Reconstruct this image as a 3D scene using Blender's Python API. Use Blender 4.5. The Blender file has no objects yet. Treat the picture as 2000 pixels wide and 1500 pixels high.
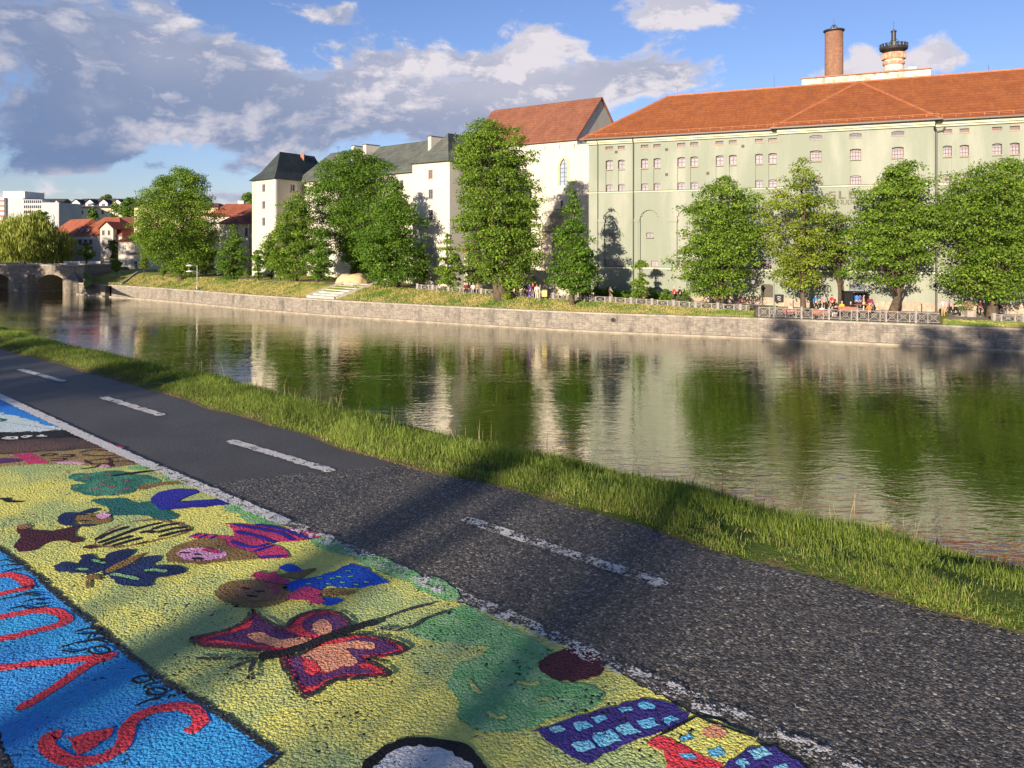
import bpy, math, random
import numpy as np
from mathutils import Vector, noise as mnoise

R = math.radians
# ------------------------------------------------------------------ camera, sun, sky, exposure
scene = bpy.context.scene
COL = scene.collection
F, CX, HY, CZ = 1500.0, 1000.0, 467.0, 9.5          # focal length in px of the 2000 px frame, horizon row, eye height
cam_d = bpy.data.cameras.new('camera')
cam_d.lens = 27.0; cam_d.sensor_width = 36.0
cam_d.shift_y = -(750 - HY) / 2000.0
cam_d.clip_start = 0.1; cam_d.clip_end = 9000
cam = bpy.data.objects.new('camera', cam_d); COL.objects.link(cam)
cam.location = (0, 0, CZ); cam.rotation_euler = (R(90), 0, 0)
scene.camera = cam

SUN_AZ, SUN_EL = 28.0, 12.0                           # light travels towards azimuth 28 deg right of +Y
Ld = Vector((math.sin(R(SUN_AZ)) * math.cos(R(SUN_EL)), math.cos(R(SUN_AZ)) * math.cos(R(SUN_EL)), -math.sin(R(SUN_EL))))
sun_d = bpy.data.lights.new('sun', 'SUN'); sun_d.energy = 4.9; sun_d.angle = R(0.5); sun_d.color = (1.0, 0.86, 0.68)
sun = bpy.data.objects.new('sun', sun_d); COL.objects.link(sun)
sun.rotation_euler = Ld.to_track_quat('-Z', 'Y').to_euler(); sun.location = (-20, -40, 60)

scene.view_settings.view_transform = 'Standard'; scene.view_settings.look = 'None'
scene.view_settings.exposure = 0.92; scene.view_settings.gamma = 1

class NT:
    """tiny node-expression helper"""
    def __init__(s, tree): s.t = tree; s.n = tree.nodes; s.l = tree.links
    def put(s, sock, v):
        if isinstance(v, bpy.types.NodeSocket): s.l.new(v, sock)
        elif v is not None:
            if isinstance(v, (tuple, list)) and len(v) == 3 and sock.type == 'RGBA': v = (*v, 1)
            sock.default_value = v
    def m(s, op, a, b=None, c=None, clamp=False):
        n = s.n.new('ShaderNodeMath'); n.operation = op; n.use_clamp = clamp
        s.put(n.inputs[0], a)
        if b is not None: s.put(n.inputs[1], b)
        if c is not None: s.put(n.inputs[2], c)
        return n.outputs[0]
    def vm(s, op, a, b=None):
        n = s.n.new('ShaderNodeVectorMath'); n.operation = op
        s.put(n.inputs[0], a)
        if b is not None: s.put(n.inputs[1] if op != 'SCALE' else n.inputs[3], b)
        return n.outputs[1] if op in ('DOT_PRODUCT', 'LENGTH') else n.outputs[0]
    def mr(s, v, a, b, c=0.0, d=1.0, smooth=True):
        n = s.n.new('ShaderNodeMapRange'); n.interpolation_type = 'SMOOTHSTEP' if smooth else 'LINEAR'
        for i, x in enumerate((v, a, b, c, d)): s.put(n.inputs[i], x)
        return n.outputs[0]
    def mix(s, f, a, b, mode='MIX'):
        n = s.n.new('ShaderNodeMix'); n.data_type = 'RGBA'; n.blend_type = mode
        s.put(n.inputs[0], f); s.put(n.inputs[6], a); s.put(n.inputs[7], b)
        return n.outputs[2]
    def noise(s, vec, scale, detail=4, rough=0.55, dist=0.0):
        n = s.n.new('ShaderNodeTexNoise'); s.put(n.inputs['Vector'], vec)
        n.inputs['Scale'].default_value = scale; n.inputs['Detail'].default_value = detail
        n.inputs['Roughness'].default_value = rough; n.inputs['Distortion'].default_value = dist
        return n.outputs[0]
    def vor(s, vec, scale, feature='F1', out='Distance'):
        n = s.n.new('ShaderNodeTexVoronoi'); n.feature = feature; s.put(n.inputs['Vector'], vec)
        n.inputs['Scale'].default_value = scale
        return n.outputs[out]
    def comb(s, x, y, z):
        n = s.n.new('ShaderNodeCombineXYZ'); s.put(n.inputs[0], x); s.put(n.inputs[1], y); s.put(n.inputs[2], z)
        return n.outputs[0]
    def sep(s, v):
        n = s.n.new('ShaderNodeSeparateXYZ'); s.put(n.inputs[0], v); return n.outputs
    def pos(s): return s.n.new('ShaderNodeNewGeometry').outputs['Position']
    def bump(s, h, dist, strength=1.0):
        n = s.n.new('ShaderNodeBump'); s.put(n.inputs['Height'], h)
        n.inputs['Distance'].default_value = dist; n.inputs['Strength'].default_value = strength
        return n.outputs[0]

# --- world: Nishita sky plus clouds laid out by azimuth and elevation
world = bpy.data.worlds.new('World'); scene.world = world; world.use_nodes = True
w = NT(world.node_tree); w.n.clear()
wo = w.n.new('ShaderNodeOutputWorld'); bg = w.n.new('ShaderNodeBackground')
sky = w.n.new('ShaderNodeTexSky'); sky.sky_type = 'NISHITA'; sky.sun_disc = False
sky.sun_elevation = R(SUN_EL); sky.sun_rotation = R(180 + SUN_AZ)
sky.altitude = 300; sky.air_density = 1.0; sky.dust_density = 0.4; sky.ozone_density = 2.2
dirv = w.n.new('ShaderNodeTexCoord').outputs['Generated']
dx, dy, dz = w.sep(dirv)
az = w.m('ARCTAN2', dx, dy); el = w.m('ARCSINE', dz)
def aeof(px, py):
    u = (px - CX) / F; v = (HY - py) / F
    return math.atan(u), math.atan2(v, math.sqrt(1 + u * u))
uv = w.comb(az, w.m('MULTIPLY', el, 1.7), 0.0)
warp = w.n.new('ShaderNodeTexNoise'); w.put(warp.inputs['Vector'], uv); warp.inputs['Scale'].default_value = 4.0; warp.inputs['Detail'].default_value = 3
wv = w.vm('ADD', uv, w.vm('SCALE', w.vm('SUBTRACT', warp.outputs['Color'], (0.5, 0.5, 0.5)), 0.13))
azw, elw, _ = w.sep(wv)
def blobs(lst):
    tot = None
    for (px, py, rx, ry, wt) in lst:
        a, e = aeof(px, py); sa = rx / F * math.cos(a) ** 2; se = ry / F * math.cos(a) * 1.7
        qa = w.m('MULTIPLY', w.m('SUBTRACT', azw, a), 1 / sa); qe = w.m('MULTIPLY', w.m('SUBTRACT', elw, e * 1.7), 1 / se)
        g = w.m('MULTIPLY', w.m('EXPONENT', w.m('MULTIPLY', w.m('ADD', w.m('MULTIPLY', qa, qa), w.m('MULTIPLY', qe, qe)), -1.0)), wt)
        tot = g if tot is None else w.m('ADD', tot, g)
    return tot
COVER = [(960, 150, 170, 60, .35), (1100, 215, 170, 50, .3), (880, 110, 110, 30, .3), (1180, 120, 110, 30, .28), (60, 60, 330, 150, .64), (330, 150, 230, 100, .64), (100, 250, 230, 65, .66), (500, 205, 220, 60, .60),
         (720, 180, 150, 60, .45), (660, 265, 220, 40, .55), (900, 215, 130, 60, .62), (1040, 190, 160, 60, .60),
         (1210, 160, 130, 45, .62), (1300, 20, 170, 48, .58), (1050, 88, 80, 28, .42), (650, 28, 70, 22, .35),
         (1740, 112, 110, 36, .62), (1870, 95, 55, 42, .60), (1660, 135, 80, 25, .5), (1500, 110, 45, 16, .42), (1540, 78, 35, 10, .35),
         (60, 385, 170, 18, .5), (450, 380, 110, 16, .55), (200, 312, 90, 22, .35), (440, 325, 60, 30, .48), (150, 335, 50, 12, .42), (330, 318, 50, 18, .36),
         (700, 235, 170, 60, .35), (1800, 20, 300, 40, -.25), (1500, 40, 90, 30, -.2),
         (-700, 100, 500, 200, .5), (2900, 150, 500, 160, .4)]
mask = blobs(COVER)
fb = w.noise(wv, 6.5, 9, 0.62); fb2 = w.noise(w.vm('ADD', wv, (0.016, -0.024, 0.0)), 6.5, 9, 0.62)
fine = w.noise(wv, 17.0, 7, 0.62)
dens = w.m('ADD', w.m('ADD', mask, w.m('MULTIPLY', w.m('SUBTRACT', fb, 0.5), 3.0)), w.m('MULTIPLY', w.m('SUBTRACT', fine, 0.5), 0.42))
cov = w.mr(dens, 0.24, 0.56)
thick = w.mr(dens, 0.34, 0.95)
lit = w.m('MULTIPLY', w.m('SUBTRACT', fb, fb2), 9.0, None, True)
lit = w.m('ADD', lit, w.m('MULTIPLY', w.mr(fine, 0.5, 0.75), 0.22), None, True)
lit = w.m('ADD', lit, w.mr(dens, 0.62, 0.36, 0.0, 0.30), None, True)
WHITE = blobs([(1740, 112, 200, 80, 1.0), (1300, 20, 200, 70, .6), (1000, 180, 380, 75, .45), (80, 382, 500, 30, .7), (1050, 88, 80, 40, .6), (1520, 95, 60, 35, .7), (330, 120, 90, 40, .15)])
DARK = blobs([(60, 270, 250, 110, .9), (60, 60, 200, 150, .6), (620, 250, 260, 60, .55), (420, 170, 150, 60, .35), (350, 325, 260, 30, .9), (900, 235, 130, 40, .3)])
grey = w.mix(w.m('MULTIPLY', DARK, 0.9, None, True), (2.2, 2.65, 3.9), (1.25, 1.85, 3.25))
grey = w.mix(w.mr(thick, 0.0, 1.0, 0.0, 0.35), grey, (1.6, 2.0, 3.1))
white = (5.6, 5.3, 5.7)
ccol = w.mix(w.m('ADD', w.m('MULTIPLY', lit, w.m('SUBTRACT', 1.0, w.m('MULTIPLY', DARK, .8, None, True))), WHITE, None, True), grey, white)
skyc = w.mix(1.0, sky.outputs[0], (0.90, 0.90, 1.20), 'MULTIPLY')
fin = w.mix(w.m('MULTIPLY', cov, w.mr(el, -0.01, 0.02)), skyc, ccol)
bg.inputs['Strength'].default_value = 0.075
w.l.new(fin, bg.inputs['Color']); w.l.new(bg.outputs[0], wo.inputs[0])

# ------------------------------------------------------------------ helpers
def P(px, py, Y): return Vector(((px - CX) / F * Y, Y, CZ - (py - HY) / F * Y))
def zrow(py, Y): return CZ - (py - HY) / F * Y
def G(px, py, z):
    Y = (CZ - z) * F / (py - HY); return Vector(((px - CX) / F * Y, Y, z))
def tag(o, label=None, cat=None, group=None, kind=None):
    if label: o['label'] = label
    if cat: o['category'] = cat
    if group: o['group'] = group
    if kind: o['kind'] = kind
    return o
def thing(name, label, cat, loc, group=None):
    o = bpy.data.objects.new(name, None); o.empty_display_size = 0.3; COL.objects.link(o); o.location = loc
    return tag(o, label, cat, group)
def origin(o):
    v = Vector((0, 0, 0))
    while o is not None: v += o.location; o = o.parent
    return v
class MB:
    def __init__(s): s.v = []; s.f = []
    def add(s, vs, fs):
        b = len(s.v); s.v.extend([tuple(p) for p in vs]); s.f.extend([tuple(b + i for i in f) for f in fs]); return s
    def obox(s, c, ax, ay, az_):
        c = Vector(c); ax = Vector(ax); ay = Vector(ay); az_ = Vector(az_)
        vs = [c + i * ax + j * ay + k * az_ for k in (-1, 1) for j in (-1, 1) for i in (-1, 1)]
        return s.add(vs, [(0, 2, 3, 1), (4, 5, 7, 6), (0, 1, 5, 4), (2, 6, 7, 3), (0, 4, 6, 2), (1, 3, 7, 5)])
    def box(s, x0, x1, y0, y1, z0, z1):
        return s.obox(((x0 + x1) / 2, (y0 + y1) / 2, (z0 + z1) / 2), ((x1 - x0) / 2, 0, 0), (0, (y1 - y0) / 2, 0), (0, 0, (z1 - z0) / 2))
    def bar(s, a, b, wx, wz=None):
        a = Vector(a); b = Vector(b); d = (b - a); L = d.length
        if L < 1e-6: return s
        d.normalize(); up = Vector((0, 0, 1)) if abs(d.z) < .95 else Vector((1, 0, 0))
        sx = d.cross(up).normalized(); sz = sx.cross(d)
        return s.obox((a + b) / 2, d * (L / 2), sx * (wx / 2), sz * ((wz or wx) / 2))
    def prism(s, poly, z0, z1):
        n = len(poly); vs = [(p[0], p[1], z0) for p in poly] + [(p[0], p[1], z1) for p in poly]
        fs = [tuple(range(n))[::-1], tuple(range(n, 2 * n))] + [(i, (i + 1) % n, n + (i + 1) % n, n + i) for i in range(n)]
        return s.add(vs, fs)
    def tube(s, pts, rad, n=8, cap=True):
        pts = [Vector(p) for p in pts]
        if not hasattr(rad, '__len__'): rad = [rad] * len(pts)
        b = len(s.v); ref = None
        for i, p in enumerate(pts):
            d = (pts[min(i + 1, len(pts) - 1)] - pts[max(i - 1, 0)]).normalized()
            if ref is None: ref = Vector((1, 0, 0)) if abs(d.x) < .9 else Vector((0, 1, 0))
            x = (ref - d * ref.dot(d)).normalized(); y = d.cross(x); ref = x
            for k in range(n):
                a = 2 * math.pi * k / n; s.v.append(tuple(p + (x * math.cos(a) + y * math.sin(a)) * rad[i]))
        for i in range(len(pts) - 1):
            for k in range(n):
                s.f.append((b + i * n + k, b + i * n + (k + 1) % n, b + (i + 1) * n + (k + 1) % n, b + (i + 1) * n + k))
        if cap:
            s.f.append(tuple(b + k for k in range(n))[::-1]); s.f.append(tuple(b + (len(pts) - 1) * n + k for k in range(n)))
        return s
    def lathe(s, c, prof, n=24):
        c = Vector(c); return s.tube([c + Vector((0, 0, z)) for r, z in prof], [max(r, .001) for r, z in prof], n) if False else s._lathe(c, prof, n)
    def _lathe(s, c, prof, n):
        b = len(s.v)
        for r, z in prof:
            for k in range(n):
                a = 2 * math.pi * k / n; s.v.append((c.x + r * math.cos(a), c.y + r * math.sin(a), c.z + z))
        for i in range(len(prof) - 1):
            for k in range(n):
                s.f.append((b + i * n + k, b + i * n + (k + 1) % n, b + (i + 1) * n + (k + 1) % n, b + (i + 1) * n + k))
        s.f.append(tuple(b + k for k in range(n))[::-1]); s.f.append(tuple(b + (len(prof) - 1) * n + k for k in range(n)))
        return s
    def build(s, name, mat, parent=None, smooth=False):
        o0 = origin(parent) if parent else Vector((0, 0, 0))
        me = bpy.data.meshes.new(name)
        me.from_pydata([(x - o0.x, y - o0.y, z - o0.z) for x, y, z in s.v], [], s.f)
        me.materials.append(mat)
        if smooth:
            me.polygons.foreach_set('use_smooth', [True] * len(me.polygons))
        me.update()
        o = bpy.data.objects.new(name, me); COL.objects.link(o)
        if parent: o.parent = parent
        return o
def fast_mesh(name, verts, k, mat, parent=None, smooth=False):
    """verts: (n*k,3) array, faces of k consecutive vertices"""
    o0 = origin(parent) if parent else Vector((0, 0, 0))
    verts = verts - np.array(o0[:])
    n = len(verts) // k
    me = bpy.data.meshes.new(name)
    me.vertices.add(len(verts)); me.vertices.foreach_set('co', verts.astype(np.float32).ravel())
    me.loops.add(n * k); me.loops.foreach_set('vertex_index', np.arange(n * k, dtype=np.int32))
    me.polygons.add(n); me.polygons.foreach_set('loop_start', np.arange(0, n * k, k, dtype=np.int32))
    me.polygons.foreach_set('loop_total', np.full(n, k, dtype=np.int32))
    me.update(calc_edges=True); me.materials.append(mat)
    o = bpy.data.objects.new(name, me); COL.objects.link(o)
    if parent: o.parent = parent
    return o

# ------------------------------------------------------------------ materials
MATS = {}
def newmat(name):
    m = bpy.data.materials.new(name); m.use_nodes = True; t = NT(m.node_tree)
    return m, t, m.node_tree.nodes['Principled BSDF']
def pm(name, col, col2=None, scale=1.0, rough=0.8, bump=0.0, bscale=8.0, spec=0.3, metal=0.0, lo=.35, hi=.65, streak=False, detail=5):
    """plain procedural material: two tones mixed by world-space noise, optional relief"""
    if name in MATS: return MATS[name]
    m, t, b = newmat(name); p = t.pos()
    if streak: x, y, z = t.sep(p); p2 = t.comb(x, y, t.m('MULTIPLY', z, 0.22))
    else: p2 = p
    col2 = col2 or tuple(c * .82 for c in col)
    t.put(b.inputs['Base Color'], t.mix(t.mr(t.noise(p2, scale, detail, .6), lo, hi), col, col2))
    b.inputs['Roughness'].default_value = rough; b.inputs['Specular IOR Level'].default_value = spec; b.inputs['Metallic'].default_value = metal
    if bump: t.put(b.inputs['Normal'], t.bump(t.noise(p, bscale, 4, .6), bump))
    MATS[name] = m; return m

def aggregate(t):
    """shared relief of the coarse asphalt: height, joint mask (1 in the pits), per-stone random"""
    p = t.pos(); n = t.n.new('ShaderNodeTexNoise'); t.put(n.inputs['Vector'], p); n.inputs['Scale'].default_value = 60; n.inputs['Detail'].default_value = 2
    q = t.vm('ADD', p, t.vm('SCALE', t.vm('SUBTRACT', n.outputs['Color'], (.5, .5, .5)), .014))
    x, y, z = t.sep(q); q = t.comb(x, y, 0.0)
    v = t.n.new('ShaderNodeTexVoronoi'); v.feature = 'F1'; t.put(v.inputs['Vector'], q); v.inputs['Scale'].default_value = 92
    h = t.m('SUBTRACT', 1.0, t.m('MULTIPLY', v.outputs['Distance'], .85))
    h = t.m('ADD', h, t.m('MULTIPLY', t.noise(q, 54, 4, .65, .6), 1.15))
    h = t.m('ADD', t.m('SUBTRACT', h, .28), t.m('MULTIPLY', t.noise(q, 120, 3, .7), 0.5))
    pit = t.mr(h, 0.92, 0.70)
    return q, h, pit, t.sep(v.outputs['Color'])[0]
def asphalt_mat(name, fine=False):
    m, t, b = newmat(name); q, h, pit, rnd = aggregate(t)
    if fine:
        c = t.mix(t.noise(q, 130, 3, .8), (.042, .041, .043), (.140, .132, .124))
        c = t.mix(t.mr(t.noise(q, 1.3, 4), .4, .65, 0, .5), c, (.05, .048, .046))
        t.put(b.inputs['Normal'], t.bump(t.noise(q, 110, 4, .7), .022))
    else:
        c = t.mix(t.m('POWER', rnd, 1.7), (.016, .016, .019), (.260, .232, .205))
        c = t.mix(t.mr(rnd, .93, .98, 0, .8), c, (.55, .51, .46))
        c = t.mix(pit, c, (.004, .004, .006))
        t.put(b.inputs['Normal'], t.bump(h, .028))
    t.put(b.inputs['Base Color'], c)
    b.inputs['Roughness'].default_value = .55; b.inputs['Specular IOR Level'].default_value = .45
    return m
def paint_mat(name, col, col2=None, wear=.25, sc=3.0, lo=.42, hi=.6):
    key = 'paint_' + name
    if key in MATS: return MATS[key]
    m, t, b = newmat(key); q, h, pit, rnd = aggregate(t)
    col2 = col2 or tuple(c * .75 for c in col)
    c = t.mix(t.mr(t.noise(q, sc, 5, .65), lo, hi), col, col2)
    c = t.mix(t.m('MULTIPLY', rnd, .12), c, tuple(x * .6 for x in col2))
    patch = t.m('ADD', t.mr(t.noise(q, 2.2, 5, .7), .60, .42, 0, .55), t.mr(t.noise(q, 16, 3, .6), .62, .45, 0, .3))
    thr = t.m('ADD', t.m('SUBTRACT', .98 + wear * .5, .12), t.m('MULTIPLY', patch, -.40))
    f = t.mr(t.m('SUBTRACT', h, thr), 0.03, -0.05)
    c = t.mix(f, c, (.012, .012, .014))
    t.put(b.inputs['Base Color'], c); b.inputs['Roughness'].default_value = .7; b.inputs['Specular IOR Level'].default_value = .18
    t.put(b.inputs['Normal'], t.bump(h, .016)); MATS[key] = m; return m
def line_mat(name, cover):
    """road paint left only on the tops of the stones: see-through between the flecks"""
    m, t, b = newmat(name); q, h, pit, rnd = aggregate(t)
    k = t.m('ADD', h, t.m('MULTIPLY', t.m('SUBTRACT', t.noise(q, 13, 4, .65), .5), 2.6))
    f = t.mr(k, 1.22 - cover, 1.30 - cover)
    t.put(b.inputs['Base Color'], t.mix(t.noise(q, 40, 3), (.74, .72, .68), (.52, .50, .47))); b.inputs['Roughness'].default_value = .6
    t.put(b.inputs['Normal'], t.bump(h, .006)); tr = t.n.new('ShaderNodeBsdfTransparent'); mx = t.n.new('ShaderNodeMixShader')
    t.put(mx.inputs[0], f); t.l.new(tr.outputs[0], mx.inputs[1]); t.l.new(b.outputs[0], mx.inputs[2]); t.l.new(mx.outputs[0], t.n['Material Output'].inputs[0]); return m

def stone_mat(name, d, c1=(.30, .26, .21), c2=(.19, .165, .135), mortar=(.36, .32, .26), sc=1.0, bw=.55, rh=.22, stain=(.10, .09, .08)):
    """coursed masonry running along the horizontal direction d"""
    m, t, b = newmat(name); p = t.pos(); x, y, z = t.sep(p)
    s = t.m('ADD', t.m('MULTIPLY', x, d[0]), t.m('MULTIPLY', y, d[1]))
    n = t.n.new('ShaderNodeTexNoise'); t.put(n.inputs['Vector'], p); n.inputs['Scale'].default_value = 1.7; n.inputs['Detail'].default_value = 3
    vec = t.vm('ADD', t.comb(s, z, 0.0), t.vm('SCALE', t.vm('SUBTRACT', n.outputs['Color'], (.5, .5, .5)), .10))
    br = t.n.new('ShaderNodeTexBrick'); t.put(br.inputs['Vector'], vec); br.inputs['Scale'].default_value = sc
    br.inputs['Brick Width'].default_value = bw; br.inputs['Row Height'].default_value = rh; br.inputs['Mortar Size'].default_value = .022
    br.inputs['Color1'].default_value = (*c1, 1); br.inputs['Color2'].default_value = (*c2, 1); br.inputs['Mortar'].default_value = (*mortar, 1)
    c = t.mix(t.mr(t.noise(p, 2.8, 6, .7), .35, .7, 0, .65), br.outputs['Color'], (.14, .12, .10))
    c = t.mix(t.mr(t.noise(t.comb(s, t.m('MULTIPLY', z, .3), 0.0), .9, 5, .65), .48, .68, 0, .75), c, stain)
    t.put(b.inputs['Base Color'], c); b.inputs['Roughness'].default_value = .9; b.inputs['Specular IOR Level'].default_value = .15
    hh = t.m('ADD', t.m('MULTIPLY', br.outputs['Fac'], -.5), t.noise(p, 6, 4, .7))
    t.put(b.inputs['Normal'], t.bump(hh, .05)); return m
def tile_mat(name, c1, c2, row=.33, line=.35, along=(1, 0)):
    m, t, b = newmat(name); p = t.pos(); x, y, z = t.sep(p)
    rows = t.m('FRACT', t.m('MULTIPLY', z, 1 / row))
    s = t.m('ADD', t.m('MULTIPLY', x, along[0]), t.m('MULTIPLY', y, along[1]))
    cell = t.n.new('ShaderNodeTexWhiteNoise'); t.put(cell.inputs['Vector'], t.comb(t.m('FLOOR', t.m('MULTIPLY', s, 3.6)), t.m('FLOOR', t.m('MULTIPLY', z, 1 / row)), 0.0))
    c = t.mix(t.mr(t.noise(p, .55, 6, .65), .35, .68), c1, c2)
    c = t.mix(t.m('MULTIPLY', cell.outputs['Value'], .32), c, tuple(k * .55 for k in c2))
    c = t.mix(t.mr(rows, .18, .0, 0, line), c, tuple(k * .35 for k in c2))
    t.put(b.inputs['Base Color'], c); b.inputs['Roughness'].default_value = .75; b.inputs['Specular IOR Level'].default_value = .25
    t.put(b.inputs['Normal'], t.bump(t.m('ADD', rows, t.noise(p, 7, 3)), .02)); return m
def leaf_mat(name, dark, light, trans=.35):
    m, t, b = newmat(name)
    rp = t.n.new('ShaderNodeNewGeometry').outputs['Random Per Island']
    c = t.mix(rp, dark, light)
    c = t.mix(t.mr(t.noise(t.pos(), .55, 3, .6), .4, .65, 0, .55), c, tuple(k * .62 for k in dark))
    t.put(b.inputs['Base Color'], c); b.inputs['Roughness'].default_value = .55; b.inputs['Specular IOR Level'].default_value = .25
    tr = t.n.new('ShaderNodeBsdfTranslucent'); t.put(tr.inputs['Color'], t.mix(1.0, c, (1.0, 1.15, .45), 'MULTIPLY'))
    mx = t.n.new('ShaderNodeMixShader'); mx.inputs[0].default_value = trans
    t.l.new(b.outputs[0], mx.inputs[1]); t.l.new(tr.outputs[0], mx.inputs[2])
    t.l.new(mx.outputs[0], t.n['Material Output'].inputs[0]); return m
def glass_mat(name, col=(.10, .11, .13), rough=.06):
    m, t, b = newmat(name)
    t.put(b.inputs['Base Color'], t.mix(t.noise(t.pos(), 2.2, 2), col, tuple(k * 1.7 for k in col)))
    b.inputs['Roughness'].default_value = rough; b.inputs['Specular IOR Level'].default_value = .8; return m

M_bark = pm('bark', (.12, .085, .055), (.06, .045, .032), 3, .9, .03, 12)
M_leaf = leaf_mat('leaf_green', (.080, .155, .016), (.275, .395, .043))
M_leaf_dark = leaf_mat('leaf_dark', (.050, .122, .013), (.190, .315, .030))
M_leaf_lime = leaf_mat('leaf_lime', (.130, .190, .018), (.360, .425, .050))
M_leaf_willow = leaf_mat('leaf_willow', (.22, .25, .04), (.50, .52, .11))
M_leaf_olive = leaf_mat('leaf_olive', (.075, .13, .022), (.23, .30, .05))
M_iron = pm('dark_iron', (.02, .02, .022), (.035, .033, .03), 5, .5, spec=.5)
M_galv = pm('galvanised', (.30, .30, .30), (.22, .22, .22), 4, .4, metal=.6)
M_white = pm('white_metal', (.75, .75, .73), None, 4, .4)
M_cream = pm('plaster_cream', (0.501, 0.463, 0.376), (0.438, 0.394, 0.313), .35, .9, .01, 20, streak=True)
M_castle = pm('plaster_castle', (0.526, 0.488, 0.413), (0.438, 0.388, 0.307), .3, .9, .012, 14, streak=True, lo=.45, hi=.8)
M_green = pm('plaster_green', (.228, .250, .196), (.320, .327, .268), .33, .9, .015, 9, streak=True, lo=.38, hi=.72, detail=10)
M_corn = pm('cornice_pale', (0.496, 0.512, 0.376), (0.416, 0.432, 0.320), .6, .85)
M_wire = pm('frame_pink', (.20, .115, .09), (.15, .09, .07), 3, .7)
M_fdark = pm('frame_dark', (.09, .075, .06), None, 3, .7)
M_fwhite = pm('frame_white', (.7, .68, .62), None, 3, .6)
M_fred = pm('frame_red', (.36, .16, .10), None, 3, .7)
M_sill = pm('sill_stone', (.36, .30, .22), None, 3, .8)
M_glass = glass_mat('window_glass'); M_glass_pale = glass_mat('window_glass_dusty', (.19, .185, .215), .5); MATS_G = M_glass_pale.node_tree.nodes['Principled BSDF']; MATS_G.inputs['Specular IOR Level'].default_value = .25
M_pipe = pm('downpipe', (.055, .055, .06), None, 3, .5, spec=.5)
BANK_TREES = [(20, -2.5, 9.6, 1.7, 5.75), (21.5, -1.3, 9.4, 1.2, 5.8), (21, 1.1, 14.6, 3.0, 7.2), (20.5, 5.0, 14.9, 3.0, 6.4), (20, 9.0, 15.2, 3.2, 5.0), (22, 13.5, 15.6, 3.4, 4.4), (20, -8.4, 9.8, 1.8, 4.4), (21, -11.2, 14.6, 2.6, 4.2), (22, -17.5, 9.6, 3, 4.1), (24, -25, 9.8, 3.5, 4.0), (26, 18, 16, 3.5, 4.2), (28, 26, 16, 4, 4.2)]
# ------------------------------------------------------------------ the river
def water_mat():
    m, t, b = newmat('river_water'); p = t.pos(); x, y, z = t.sep(p)
    # ripples: long crests across the line of sight, finer ones on top
    warp = t.m('MULTIPLY', t.m('SUBTRACT', t.noise(p, .35, 2), .5), 1.2)
    yy = t.m('ADD', y, warp)
    r1 = t.noise(t.comb(t.m('MULTIPLY', x, .55), t.m('MULTIPLY', yy, 2.0), 0.0), 1.0, 3, .55, .4)
    r2 = t.noise(t.comb(t.m('MULTIPLY', x, 1.8), t.m('MULTIPLY', yy, 4.6), 0.0), 1.0, 2, .5, .3)
    r3 = t.noise(t.comb(t.m('MULTIPLY', x, .12), t.m('MULTIPLY', yy, .35), 0.0), 1.0, 2, .5)
    calm = t.mr(t.noise(t.comb(t.m('MULTIPLY', x, .035), t.m('MULTIPLY', y, .09), 0.0), 1.0, 2, .5), .38, .62, .55, 1.15)
    h = t.m('MULTIPLY', t.m('ADD', t.m('ADD', t.m('MULTIPLY', r1, .021), t.m('MULTIPLY', r2, .010)), t.m('MULTIPLY', r3, .017)), calm)
    nrm = t.bump(h, 1.0, 1.0)
    deep = t.n.new('ShaderNodeBsdfDiffuse'); t.put(deep.inputs['Color'], t.mix(t.noise(p, .06, 3), (.016, .022, .006), (.030, .034, .012)))
    gl = t.n.new('ShaderNodeBsdfGlossy'); gl.inputs['Roughness']  .default_value = .02; gl.inputs['Color'].default_value = (.95, .95, .90, 1); t.l.new(nrm, gl.inputs['Normal'])
    fr = t.n.new('ShaderNodeFresnel'); fr.inputs['IOR'].default_value = 1.75; t.l.new(nrm, fr.inputs['Normal'])
    mx = t.n.new('ShaderNodeMixShader'); t.put(mx.inputs[0], t.m('ADD', fr.outputs[0], .20, None, True))
    t.l.new(deep.outputs[0], mx.inputs[1]); t.l.new(gl.outputs[0], mx.inputs[2]); t.l.new(mx.outputs[0], t.n['Material Output'].inputs[0])
    return m
wb = MB(); wb.add([(-700, -200, 0), (700, -200, 0), (700, 175, 0), (-700, 175, 0)], [(0, 1, 2, 3)])
tag(wb.build('river', water_mat()), kind='structure')

# ------------------------------------------------------------------ near bank: path, verge, mural
ZP = 7.9                                                # path level
NV = Vector((.653, .757, 0)); UV_ = Vector((-.757, .653, 0))
def N(n, t, z=ZP): v = NV * n + UV_ * t; return Vector((v.x, v.y, z))
def edge_n(t): return 3.70 + .05 * math.sin(t * .9) + .035 * math.sin(t * 2.3 + 1) + .02 * math.sin(t * 6.1)
EDGE_CUT = []                                           # boundary between the coarse and the older, smoother asphalt
mb = MB(); nb_ = MB()
A_coarse = asphalt_mat('asphalt_coarse'); A_fine = asphalt_mat('asphalt_fine', True)
tc0, tc1 = 4.32, 4.55                                   # along-path position of the joint at n=0.. and at the verge
def strip(mbx, t0, t1, n0f, n1f, z, step=.25):
    k = max(2, int((t1 - t0) / step)); vs = []; fs = []
    for i in range(k + 1):
        t = t0 + (t1 - t0) * i / k; vs += [N(n0f(t), t, z), N(n1f(t), t, z)]
    for i in range(k): fs.append((2 * i, 2 * i + 1, 2 * i + 3, 2 * i + 2))
    mbx.add(vs, fs)
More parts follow.
